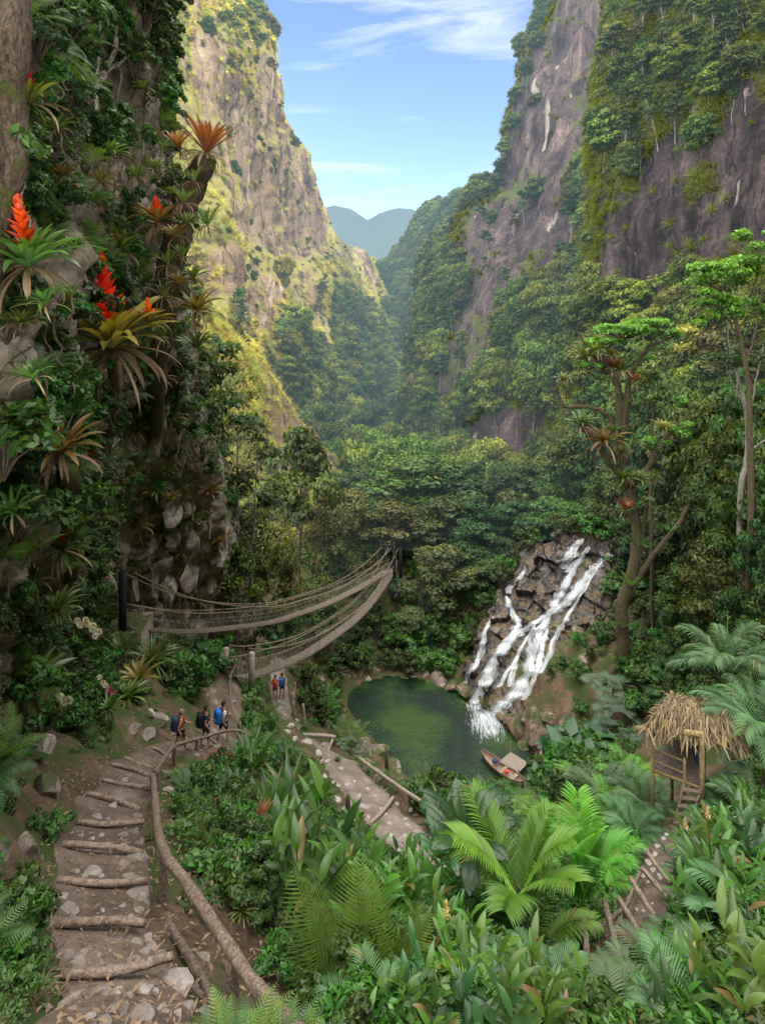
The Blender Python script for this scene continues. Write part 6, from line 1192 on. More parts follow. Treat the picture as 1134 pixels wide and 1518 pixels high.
o = ml.build('gravel', M_ST, None, False); o['kind'] = 'stuff'; o['label'] = 'small loose gravel on the trails'; o['category'] = 'gravel'

# ------------------------------------------------------------------ log steps
def logmesh(a, b, r, seed, mat, name, label, cat='step', bend=.06, sag=0):
    root_v = MB(); a = Vector(a); b = Vector(b); n = 12; side = Vector((-(b-a).y, (b-a).x, 0)).normalized(); pts = []
    for i in range(n+1):
        t = i/n; pts.append(a.lerp(b, t)-a+side*bend*math.sin(PI*t)*(1 if seed % 2 else -1)+Vector((0, 0, -sag*math.sin(PI*t)+.012*noise.noise(Vector((t*4, seed, 0))))))
    tube(root_v, pts, [r*(1+.22*noise.noise(Vector((i*.6, seed, 1)))) for i in range(n+1)], 12, .5, 0, True, .35); o = root_v.build(name, mat); o.location = a
    if label is not None: tag(o, None, cat, 'log steps', None, label)
    return o
ords = ['lowest in the picture', 'second from the bottom', 'third from the bottom', 'fourth from the bottom', 'fifth from the bottom', 'sixth from the bottom', 'seventh from the bottom', 'eighth from the bottom', 'ninth from the bottom', 'tenth, where the trail bends', 'under the middle hiker', 'under the hiker in white']
M_LOG = barkmat('step_wood', (0.14, 0.095, 0.07), (0.36, 0.27, 0.21), 0.0, False, (5, 5, 5))
for k, (a, b, z) in enumerate(LOGS):
    A, B = PZ(*a, z), PZ(*b, z); A.z = max(z, groundz(A.x, A.y)+.03)+.02; B.z = max(z, groundz(B.x, B.y)+.03)+.02; logmesh(A, B, .047 if k < 8 else .042, k, M_LOG, 'log_step', 'pale log step across the left trail, '+ords[k], bend=.05)
for k, (a, b) in enumerate([((960,1304),(995,1313)),((951,1329),(991,1338)),((935,1355),(981,1377)),((917,1385),(960,1411)),((897,1404),(926,1445)),((865,1411),(870,1438))]):
    A = hit(*a, ['path3', 'GR'])[0]; B = hit(*b, ['path3', 'GR'])[0]; z = max(A.z, B.z)+.05
    logmesh((A.x, A.y, z), (B.x, B.y, z), .06, k, M_LOG, 'log_step', 'log step on the trail below the hut, '+['topmost', 'second from top', 'third from top', 'fourth from top', 'fifth from top', 'lowest and leftmost'][k], bend=.02)
def between(u0, v0, u1, v1, r, lab, mat=M_woodpale, lift=.08, cat='pole', nm='fallen_pole', keys=('path2', 'GR')):
    A = hit(u0, v0, list(keys))[0]; B = hit(u1, v1, list(keys))[0]; o = logmesh(A+Vector((0, 0, lift)), B+Vector((0, 0, lift)), r, int(u0), mat, nm, None, bend=.05); tag(o, None, cat, None, None, lab)
between(548, 1226, 583, 1185, .09, 'pale log laid across the stony trail', cat='log')
between(599, 1275, 618, 1300, .08, 'short pale log across the near end of the stony trail', cat='log')
between(532, 1134, 655, 1222, .08, 'long pale pole along the pool side of the stony trail', lift=.35)
between(556, 1146, 640, 1207, .08, 'second long pale pole lying beside the first', lift=.22)
between(476, 1134, 494, 1096, .09, 'pale pole slanting across the trail beside the gate log')

# ------------------------------------------------------------------ hand rails
def rail_thing(name, label, posts, rails, mat, pr=.07, rr=.06):
    b0 = posts[0][1] if posts else rails[0][0]; root = empty(name, tuple(b0))
    for top, base in posts:
        mb = MB(); tube(mb, spline([base-b0+Vector((0, 0, -.3)), (base+top)/2-b0+Vector((.01, 0, 0)), top-b0], 4), [pr*1.05, pr, pr, pr*.95, pr, pr*.95, pr, pr, pr], 12, .5, 0, True, .25); mb.build('post', mat, root)
    for pts, r in rails:
        mb = MB(); C = spline([p-b0 for p in pts], 8, .02); tube(mb, C, [r*(1+.12*noise.noise(c*2.3)) for c in C], 12, .5, 0, True, .3); mb.build('rail', mat, root)
    tag(root, None, 'handrail', None, None, label); return root
def post(u, vt, vb, Y=None):
    if Y is None: Y = hit(u, vb, ['GR'])[0].y
    t = P(u, vt, Y); b = P(u, vb, Y); b.z = min(b.z, groundz(b.x, Y)+.02); return t, b
ps = [post(344, 1425, 1560, 6.6), post(241, 1259, 1352, 8.8), post(232, 1139, 1196, 14.0)]
rail_thing('handrail', 'rough wooden handrail beside the left steps', ps,
 [([P(470,1550,5.3), P(400,1485,5.95), P(335,1397,6.75), P(285,1320,7.7), P(241,1258,8.8), P(230,1190,11.2), P(226,1150,13.9)], .068), ([P(340,1530,6.0), P(300,1455,6.9), P(262,1390,7.9), P(243,1354,8.7)], .055), ([P(235,1340,8.9), P(229,1270,10.6), P(226,1212,12.9)], .045)], M_wood, .075)
ps = [post(258, 1106, 1138, 17.5), post(292, 1095, 1128, 20.0)]
rail_thing('handrail', 'thin wooden handrail beside the three hikers', ps, [([P(232,1141,14.0), P(258,1104,17.5)], .05), ([P(256,1106,17.4), P(292,1096,20), P(330,1085,21.5), P(353,1083,22)], .055), ([P(353,1083,22), P(372,1092,21.5)], .045)], M_wood, .06)
rail_thing('handrail', 'rope and post rail from the hikers up to the lower bridge', [post(350, 978, 1003, 30.5), post(341, 1003, 1035, 28.5), post(355, 1072, 1092, 24.5)], [([P(350,984,30.5), P(341,1008,28.5), P(345,1050,26), P(355,1076,24.5)], .035)], M_wood, .07)
pp = [post(893, 1371, 1412), post(926, 1346, 1372)]
rail_thing('handrail', 'crooked branch handrail beside the trail below the hut', pp, [([pp[0][0]+Vector((-.55, -.1, .02)), pp[0][0], pp[1][0], P(938, 1320, pp[1][0].y+.8), P(950, 1292, pp[1][0].y+1.6)], .045), ([pp[0][0]+Vector((.05, 0, -.3)), pp[1][0]+Vector((0, 0, -.3))], .03)], M_wood, .05)
g0 = hit(437, 1085, ['path2', 'GR'])[0].y
rail_thing('gate', 'small gate of crossed pale poles on the stony trail', [(P(437,1012,41.5), P(438,1050,41.5)), (P(449,1044,37.5), P(453,1088,37.5)), (P(433,1027,39.5), P(439,1080,39.5))], [([P(437,1090,34.2), P(468,1090,34.1), P(498,1093,34.0)], .10), ([P(437,1020,41), P(434,1045,39)], .05)], M_woodpale, .09)
for (u, vt, vb, lab) in [(573,1112,1152,'dark wooden post on the bank between trail and pool'), (516,1180,1215,'dark burnt stump beside the stony trail')]:
    t, b = post(u, vt, vb); mb = MB(); tube(mb, [Vector((0, 0, -.3)), (t-b)*.5, t-b], [.11, .10, .08], 10, .5, 0, True, .3); o = mb.build('wooden_post', M_bark); o.location = b; tag(o, None, 'post', None, None, lab)

# ------------------------------------------------------------------ the two suspension bridges
M_deck = barkmat('bridge_wood', (0.085, 0.065, 0.052), (0.24, 0.195, 0.155), 0.0, False, (4, 4, 4)); M_rope = barkmat('rope', (0.16, 0.12, 0.08), (0.36, 0.29, 0.21), 0.0, False, (20, 20, 20)); M_dark = barkmat('dark_post', (0.012, 0.012, 0.013), (0.04, 0.038, 0.036)); M_net = barkmat('netting', (0.20, 0.17, 0.12), (0.42, 0.36, 0.28))
def box(mb, c, sx, sy, sz, ax=Vector((1, 0, 0)), ay=None, lf=.5, mi=0):
    ax = ax.normalized(); az = Vector((0, 0, 1)); ay = ay or az.cross(ax).normalized(); az = ax.cross(ay).normalized()
    v = [tuple(Vector(c)+ax*i*sx/2+ay*j*sy/2+az*k*sz/2) for i in (-1, 1) for j in (-1, 1) for k in (-1, 1)]; mb.add(v, [(0, 1, 3, 2), (4, 6, 7, 5), (0, 4, 5, 1), (2, 3, 7, 6), (0, 2, 6, 4), (1, 5, 7, 3)], lf, mi)
def bridge(label, A, B, pix, w, hh, sag_main, far_h, near_h):
    """deck through the given pixels above the straight line A-B on the plan"""
    slope = (B[0]-A[0])/(B[1]-A[1]); pts = []
    for u, v in pix:
        k = (u-UH)/F; Y = (A[0]-slope*A[1])/(k-slope); pts.append(P(u, v, Y))
    C = spline(pts, 26); L_ = np.r_[0, np.cumsum([(C[i+1]-C[i]).length for i in range(len(C)-1)])]; tot = L_[-1]
    def at(d): i = min(len(C)-2, max(0, int(np.searchsorted(L_, d))-1)); t = (d-L_[i])/(L_[i+1]-L_[i]); return C[i].lerp(C[i+1], t)
    o0 = C[0]; root = empty('suspension_bridge', tuple(o0)); d0 = Vector((B[0]-A[0], B[1]-A[1], 0)).normalized(); sd = Vector((-d0.y, d0.x, 0))
    mb = MB(); n = int(tot/.24)
    for i in range(n):
        d = (i+.5)*tot/n; p = at(d); q = at(min(tot, d+.1))-at(max(0, d-.1)); q.normalize(); box(mb, p-o0+Vector((0, 0, R.uniform(-.008, .008))), w*R.uniform(.96, 1.03), .19, .035, sd, q, R.random())
    mb.build('deck', M_deck, root, False); N_ = 110
    for s in (-1, 1):
        cp_ = [at(tot*i/N_)-o0 for i in range(N_+1)]; low = [p+sd*s*w*.5+Vector((0, 0, -.05)) for p in cp_]; hand = [p+sd*s*(w*.5+.10)+Vector((0, 0, hh)) for p in cp_]
        main = [p+sd*s*(w*.5+.16)+Vector((0, 0, hh+.1+(near_h-hh)*max(0, 1-i/N_*2.4)**2+(far_h-hh)*max(0, (i/N_-.62)/.38)**2)) for i, p in enumerate(cp_)]
        for nm, ln, r in (('side_rope', low, .035), ('hand_rope', hand, .022), ('main_cable', main, .026), ('middle_rope', [(a+b)/2 for a, b in zip(low, hand)], .012)):
            mb = MB(); tube(mb, ln, r, 6, .5, 0, False); mb.build(nm, M_deck if nm == 'side_rope' else M_rope, root)
        mb = MB(); m = int(tot/.45)
        def seg(a, b, r): tube(mb, [a, b], r, 3, .5, 0, False)
        for i in range(m):
            a0, a1 = i/m*N_, (i+1)/m*N_; f = lambda ln, x: ln[int(x)].lerp(ln[min(N_, int(x)+1)], x-int(x)) if x < N_ else ln[N_]
            l0, l1, h0, h1 = f(low, a0), f(low, a1), f(hand, a0), f(hand, a1); m0 = (l0+h0)/2; m1 = (l1+h1)/2; mm = (m0+m1)/2
            for x, y in ((l0, (l0+l1+m0+m1)/4), ((l0+l1+m0+m1)/4, m1), (l1, (l0+l1+m0+m1)/4), ((l0+l1+m0+m1)/4, m0), (m0, (m0+m1+h0+h1)/4), ((m0+m1+h0+h1)/4, h1), (m1, (m0+m1+h0+h1)/4), ((m0+m1+h0+h1)/4, h0)): seg(x, y, .0055)
            if i % 4 == 0: seg(l0, f(main, a0), .012)
        mb.build('netting', M_net, root)
    tag(root, None, 'bridge', None, None, label); return root, C, sd, o0
br1, C1, sd1, o1 = bridge('upper rope suspension bridge hanging between the left cliff and the forest', (P(185,928,26).x, 26), (P(575,845,60).x, 60), [(185,928),(254,935),(317,933),(400,922),(440,910),(480,896),(511,882),(545,864),(574,846)], .68, 1.0, 1, 2.4, 2.4)
br2, C2, sd2, o2 = bridge('lower rope suspension bridge ending at the trail above the pool', (P(354,1003,30).x, 30), (P(583,842,61).x, 61), [(354,1004),(370,1002),(400,992),(430,980),(458,966),(490,945),(522,921),(545,898),(564,872),(583,844)], .78, 1.0, 1, 2.2, 1.5)
def bpost(root, o0, p, h, r, mat, nm='post'):
    mb = MB(); q = p-o0; tube(mb, [q+Vector((0, 0, -.25)), q+Vector((0, 0, h*.5)), q+Vector((0, 0, h))], r, 12, .5, 0, True, .05); mb.build(nm, mat, root)
p1 = P(182, 930, 26); bpost(br1, o1, p1, 2.55, .17, M_dark); bpost(br1, o1, p1+Vector((-.55, 1.2, .3)), 2.3, .14, M_wood)
mb = MB(); tube(mb, [p1-o1+Vector((-.1, 0, 2.4)), p1-o1+Vector((-3.0, .4, .9))], .02, 5); tube(mb, [p1-o1+Vector((-.6, 1.2, 2.3)), p1-o1+Vector((-3.5, 1.6, 1.2))], .02, 5); mb.build('anchor_cable', M_rope, br1)
pr = [p1+Vector((.9, -.2, -.15)), p1+Vector((-.6, -.3, -.15)), p1+Vector((-.9, 1.6, -.15)), p1+Vector((.7, 1.7, -.15))]; mb = MB(); v = [tuple(x-o1) for x in pr]+[tuple(x-o1+Vector((0, 0, -1.2))) for x in pr]; mb.add(v, [(0, 1, 2, 3), (0, 4, 5, 1), (1, 5, 6, 2), (2, 6, 7, 3), (3, 7, 4, 0)]); mb.build('landing', M_SLAB, br1, False)
for s in (-1, 1):
    e = C1[-1]+sd1*s*.75; bpost(br1, o1, e+Vector((0, 0, -.6)), 3.6, .16, M_dark, 'tower_post'); e = C2[-1]+sd2*s*.8; bpost(br2, o2, e+Vector((0, 0, -.6)), 3.0, .16, M_dark, 'tower_post')
    e = C2[0]+sd2*s*.75; bpost(br2, o2, e+Vector((0, 0, -.5)), 1.9, .15, M_woodpale)
mb = MB(); tube(mb, [C1[-1]-o1+sd1*.8+Vector((0, 0, 2.6)), C1[-1]-o1-sd1*.8+Vector((0, 0, 2.6))], .12, 8); mb.build('crossbeam', M_dark, br1)

# ------------------------------------------------------------------ thatched hut on stilts
M_bam = barkmat('bamboo', (0.20, 0.14, 0.06), (0.42, 0.32, 0.16), 0.0, False, (5, 5, 5)); LM_thatch = leafmat('thatch', (0.06, 0.038, 0.025), (0.24, 0.155, 0.10), .85, .15, .1); M_plank = barkmat('grey_plank', (0.09, 0.07, 0.06), (0.24, 0.19, 0.165), 0.0, False, (2.5, 9, 9))
ZD = -13.7
FL, FR, BR, BL = [PZ(u, v, ZD) for u, v in ((967,1137),(1040,1164),(1043,1104),(996,1095))]
hb = Vector((FL.x, FL.y, groundz(FL.x, FL.y))); hut = empty('thatched_hut', tuple(hb)); mb = MB(); nP = 13
for i in range(nP):
    a = (i+.04)/nP; b = (i+.93)/nP; q = [FL.lerp(FR, a), FL.lerp(FR, b), BL.lerp(BR, b), BL.lerp(BR, a)]; v = [tuple(x-hb) for x in q]+[tuple(x-hb+Vector((0, 0, -.04))) for x in q]; mb.add(v, [(0, 1, 2, 3), (7, 6, 5, 4), (0, 4, 5, 1), (1, 5, 6, 2), (2, 6, 7, 3), (3, 7, 4, 0)], R.random())
mb.build('floor', M_plank, hut, False)
mb = MB()
for a, b in ((FL, FR), (FR, BR), (BR, BL), (BL, FL)): tube(mb, [a-hb+Vector((0, 0, -.10)), b-hb+Vector((0, 0, -.10))], .05, 8)
mb.build('floor_beams', M_bam, hut)
TOPZ = -12.15
for c, r in ((FL, .055), (FR, .075), (BR, .055), (BL, .05)):
    mb = MB(); g = groundz(c.x, c.y)-.3; tube(mb, [Vector((c.x, c.y, g))-hb, Vector((c.x, c.y, (g+TOPZ)/2))-hb+Vector((.01, 0, 0)), Vector((c.x, c.y, TOPZ))-hb], r, 10, .5, 0, True, .08); mb.build('post', M_bam, hut)
LM_ = FL.lerp(FR, .66); mb = MB(); tube(mb, [LM_-hb+Vector((0, 0, -.9)), LM_-hb+Vector((0, 0, .62))], .045, 8); mb.build('post', M_bam, hut)
for h in (.52, .16):
    mb = MB(); tube(mb, [FL-hb+Vector((0, 0, h+.04)), LM_-hb+Vector((0, 0, h))], .028, 8); mb.build('railing', M_bam, hut)
mb = MB(); tube(mb, [P(944, 1081, 17.6)-hb, P(976, 1081, 17.7)-hb, FR-hb+Vector((0, 0, TOPZ-ZD-.05))], .085, 10); mb.build('roof_beam', M_bam, hut)
# roof: a rounded pitched thatch of loose palm leaf strips
rf = MB(); rr = R; ridgeA = P(992, 1035, 18.4)-hb; ridgeB = P(1062, 1045, 18.2)-hb
eF0, eF1 = P(958, 1086, 17.3)-hb, P(1098, 1112, 16.9)-hb; eB0, eB1 = P(985, 1050, 19.6)-hb, P(1095, 1062, 19.6)-hb
base_f = []
for (a0, a1, c0, c1) in ((ridgeA, ridgeB, eF0, eF1), (ridgeA, ridgeB, eB0, eB1)):
    for j in range(9):
        t = j/8
        for i in range(46):
            s = (i+rr.random())/46; p = a0.lerp(a1, s).lerp(c0.lerp(c1, s), t*.86)+Vector((0, 0, .22*math.sin(PI*t*.8)+rr.uniform(-.03, .05))); d = (c0.lerp(c1, s)-a0.lerp(a1, s)); az = math.atan2(d.y, d.x)+rr.uniform(-.55, .55)
            leaf(rf, p, az, -.25-.35*t+rr.uniform(-.15, .25), rr.uniform(.3, .55), rr.uniform(.025, .05), rr.uniform(.2, 1.0), 4, .25, rr.random(), 'strap', rr.uniform(-.5, .5))
for (c0, c1) in ((eF0, eF1), (eB0, eB1), (eF0, ridgeA), (eF1, ridgeB), (eF1, eB1), (eF0, eB0)):
    for i in range(70):
        p = c0.lerp(c1, rr.random())+Vector((0, 0, .12)); leaf(rf, p, rr.uniform(0, 6.28), rr.uniform(-1.2, -.2), rr.uniform(.3, .6), rr.uniform(.03, .06), rr.uniform(.2, .8), 4, .25, rr.random(), 'strap', rr.uniform(-.5, .5))
rf.build('roof_thatch', LM_thatch, hut)
mb = MB(); mb.add([tuple(x+Vector((0, 0, -.03))) for x in (ridgeA, ridgeB, eF1.lerp(ridgeB, .1), eF0.lerp(ridgeA, .1), eB1.lerp(ridgeB, .1), eB0.lerp(ridgeA, .1))], [(0, 1, 2, 3), (1, 0, 5, 4), (1, 4, 2), (0, 3, 5)]); mb.build('roof_base', LM_thatch, hut, False)
tag(hut, None, 'hut', None, None, 'small open hut on bamboo stilts with a thatched roof')
lad = [PZ(1014, 1162, ZD+.05), PZ(1040, 1167, ZD+.05)]; bz = groundz(*PZ(996, 1236, -14.9)[:2]); lb = [P(995, 1236, 16.6), P(1018, 1238, 16.3)]
for q in lb: q.z = max(groundz(q.x, q.y), q.z-.1)
lo = lb[0]; ladder = empty('ladder', tuple(lo))
for k in (0, 1): mb = MB(); tube(mb, [lb[k]-lo, (lb[k]+lad[k])/2-lo, lad[k]-lo], .035, 8); mb.build('side_rail', M_wood, ladder)
for i in range(6):
    t = (i+.6)/6.3; a = lb[0].lerp(lad[0], t)-lo; b = lb[1].lerp(lad[1], t)-lo; mb = MB(); box(mb, (a+b)/2, (b-a).length*1.05, .15, .04, b-a); mb.build('rung', M_wood, ladder, False)
tag(ladder, None, 'ladder', None, None, 'short wooden ladder leading up into the thatched hut')
def plain(name, c, rough=.8):
    m, nt, N, L = newmat(name); g = N.new('ShaderNodeTexCoord'); n = noisetex(N, L, g.outputs['Object'], 14, 5, .6); r = ramp(N, [(.3, tuple(x*.65 for x in c)), (.7, tuple(min(1, x*1.2) for x in c))]); L.new(n.outputs[0], r.inputs[0]); b = bsdf(N, L, r.outputs[0], rough, .3, n.outputs[0], .3, .01); haze(nt, b.outputs[0], False); return m
M_navy = plain('navy_cloth', (.02, .035, .10)); M_blue = plain('blue_cloth', (.02, .13, .42)); M_black = plain('black_cloth', (.012, .012, .014)); M_white = plain('white_cloth', (.75, .76, .78)); M_redc = plain('red_cloth', (.55, .05, .03)); M_skin = plain('skin', (.42, .22, .14), .55); M_hair = plain('dark_hair', (.02, .014, .01)); M_hairl = plain('grey_brown_hair', (.22, .16, .11)); M_grey = plain('dark_grey_cloth', (.035, .04, .05)); M_oran = plain('orange_cloth', (.55, .15, .06)); M_shoe = plain('shoe', (.06, .05, .05)); M_sole = plain('boot', (.2, .17, .15))
jk = MB(); jp = FR+Vector((.02, .25, 1.05)); nJ = 12
for i in range(9):
    for k in range(nJ): a = 2*PI*k/nJ; t = i/8; r = (.07+.11*math.sin(PI*min(1, t*.9+.15)))*(1+.22*math.sin(3*a+i*.7)); jk.v.append(np.array([[r*.7*math.cos(a), r*math.sin(a), -.62*t]], np.float32)); jk.lf.append(np.array([.5], np.float32)); jk.nv += 1
for i in range(8):
    for k in range(nJ): jk.f.append((i*nJ+k, i*nJ+(k+1) % nJ, (i+1)*nJ+(k+1) % nJ, (i+1)*nJ+k)); jk.fm.append(0)
o = jk.build('jacket', M_navy); o.location = jp; tag(o, None, 'jacket', None, None, 'dark blue jacket hanging on the right post of the hut')

# ------------------------------------------------------------------ boat and landing stage
bow, stern = PZ(715, 1123, POOLZ), PZ(778, 1170, POOLZ); bl = (stern-bow).length; ang = math.atan2((stern-bow).y, (stern-bow).x)
boat = empty('rowing_boat', tuple(bow), ang); M_hull = barkmat('boat_wood', (0.16, 0.10, 0.07), (0.36, 0.26, 0.19), 0.0, False, (1.2, 6, 6)); M_hullin = barkmat('boat_inside', (0.19, 0.13, 0.09), (0.40, 0.30, 0.22), 0.0, False, (6, 1.5, 6))
def hull(sc, z0, zt, flip=False):
    n, m = 30, 13; v = []; f = []
    for i in range(n+1):
        t = i/n; w = .52*sc*math.sin(PI*(.02+.96*t))**.62; rise = .20*(2*t-1)**4
        for k in range(m+1):
            a = PI*k/m; v.append((t*bl*1.0, -w*math.cos(a), z0+rise*.8+(zt-z0+rise*.4)*(1-max(0, math.sin(a))**.75)))
    for i in range(n):
        for k in range(m): a = i*(m+1)+k; q = (a, a+1, a+m+2, a+m+1); f.append(q[::-1] if flip else q)
    return v, f
mb = MB(); v, f = hull(1.0, -.12, .34); mb.add(v, f); mb.build('hull', M_hull, boat); mb = MB(); v, f = hull(.93, .0, .335, True); mb.add(v, f); mb.build('inner_hull', M_hullin, boat)
for s in (-1, 1):
    mb = MB(); tube(mb, [(i/30*bl, s*.50*math.sin(PI*(.02+.96*i/30))**.62, .345+.20*(2*i/30-1)**4*1.2) for i in range(31)], .028, 6); mb.build('gunwale', M_hull, boat)
for x in (.28, .52, .76):
    mb = MB(); box(mb, (bl*x, 0, .27), .2, .82, .035); mb.build('seat', M_hullin, boat, False)
tag(boat, None, 'boat', None, None, 'small wooden rowing boat at the edge of the pool')
def bundle(name, loc, s, mat, lab, cat):
    me = rockmesh(name, 77, mat, 3, .5, 5, .25); o = bpy.data.objects.new(name, me); COL.objects.link(o); o.location = loc; o.scale = s; tag(o, None, cat, None, None, lab)
M4 = Matrix.Translation(bow)@Matrix.Rotation(ang, 4, 'Z')
bundle('bag', M4@Vector((bl*.30, .05, .36)), (.24, .22, .2), M_navy, 'dark blue bag lying in the rowing boat', 'bag'); bundle('cloth_bundle', M4@Vector((bl*.6, -.05, .33)), (.22, .17, .17), M_redc, 'red cloth bundle lying in the rowing boat', 'bundle')
jc = [PZ(u, v, POOLZ+.35) for u, v in ((740,1129),(757,1115),(783,1131),(769,1146))]; jt = empty('landing_stage', tuple(jc[0])); nS = 12
mb = MB()
for i in range(nS):
    a, b = (i+.08)/nS, (i+.86)/nS; q = [jc[0].lerp(jc[3], a), jc[0].lerp(jc[3], b), jc[1].lerp(jc[2], b), jc[1].lerp(jc[2], a)]; v = [tuple(x-jc[0]) for x in q]+[tuple(x-jc[0]-Vector((0, 0, .05))) for x in q]; mb.add(v, [(0, 1, 2, 3), (7, 6, 5, 4), (0, 4, 5, 1), (1, 5, 6, 2), (2, 6, 7, 3), (3, 7, 4, 0)], R.random())
mb.build('slats', M_woodpale, jt, False); mb = MB()
for k in (0, 1): tube(mb, [jc[0].lerp(jc[1], .1+.8*k)-jc[0]-Vector((0, 0, .1)), jc[3].lerp(jc[2], .1+.8*k)-jc[0]-Vector((0, 0, .1))], .06, 8)
mb.build('beams', M_wood, jt)
for c, h in ((jc[1], .75), (jc[0], .25), (jc[2], .3), (jc[3], .2)): mb = MB(); tube(mb, [c-jc[0]+Vector((0, 0, -1)), c-jc[0]+Vector((0, 0, h))], .045, 8); mb.build('post', M_wood, jt)
tag(jt, None, 'landing stage', None, None, 'slatted wooden landing stage beside the rowing boat')
# white orchids
LM_white = leafmat('orchid_petal', (.62, .52, .66), (.92, .90, .93), .5, .4, .3); LM_pink = leafmat('pink_petal', (.45, .04, .16), (.80, .40, .60), .5, .4, .3)
def orchid(u, v, wpx, lab, pink=False, nfl=4, Y=None):
    p = at_cliff(u, v, .5); p = P(u, v, Y) if Y else P(u, v, min(p.y-.3, 14)); s = wpx*p.y/F; root = empty('orchid', tuple(p)); ms = MB(); mf = MB(); mc = MB(); rg = random.Random(u)
    tube(ms, spline([(-s*1.2, .3, -s*1.2), (-s*.5, .1, s*.3), (0, 0, s*.35), (s*.25, -.05, -s*.3)], 4), .008, 4, .5, 0, False); ms.build('stem', M_stem, root)
    for k in range(nfl):
        c = Vector((rg.uniform(-.35, .35)*s, rg.uniform(-.1, .02), rg.uniform(-.45, .4)*s)); ry = rg.uniform(-.5, .5)
        for j in range(5):
            a = 2*PI*j/5+ry; n = 7; vv = [tuple(c)]; d = Vector((math.cos(a), -.12, math.sin(a)))*s*.24; b = Vector((-math.sin(a), 0, math.cos(a)))*s*.13*(1.2 if j in (0, 2) else 1)
            for i in range(n): t = PI*i/(n-1); vv.append(tuple(c+d*(.55-.5*math.cos(PI-t)*-1)+b*math.sin(t)*1.0)) 
            for i in range(n): t = PI*i/(n-1); vv.append(tuple(c+d*(.55+.5*math.cos(t))-b*math.sin(t)))
            mf.add(vv, [tuple(range(1, n+1))+tuple(range(2*n-1, n+1, -1))] if False else [(0, 1+i, 2+i) for i in range(n-1)]+[(0, n+2+i, n+1+i) for i in range(n-1)], rg.random())
        leaf(mc, c+Vector((0, -.02, 0)), -PI/2, -.2, s*.10, s*.09, .6, 3, .3, rg.random(), 'oval')
    mf.build('petals', LM_pink if pink else LM_white, root); mc.build('lip', LM_pink, root); tag(root, None, 'orchid', None, None, lab)
orchid(124, 917, 22, 'white orchid highest on the left bank'); orchid(140, 935, 22, 'white and purple orchid just below the highest orchid'); orchid(98, 1037, 26, 'lowest white orchid above the lichen boulder'); orchid(152, 1008, 18, 'small white orchid in the middle of the bank', False, 3); orchid(166, 1018, 18, 'pink and magenta orchid beside the small white one', True, 3); orchid(42, 980, 12, 'tiny pale orchid at the left above the star shaped bromeliad', False, 2)
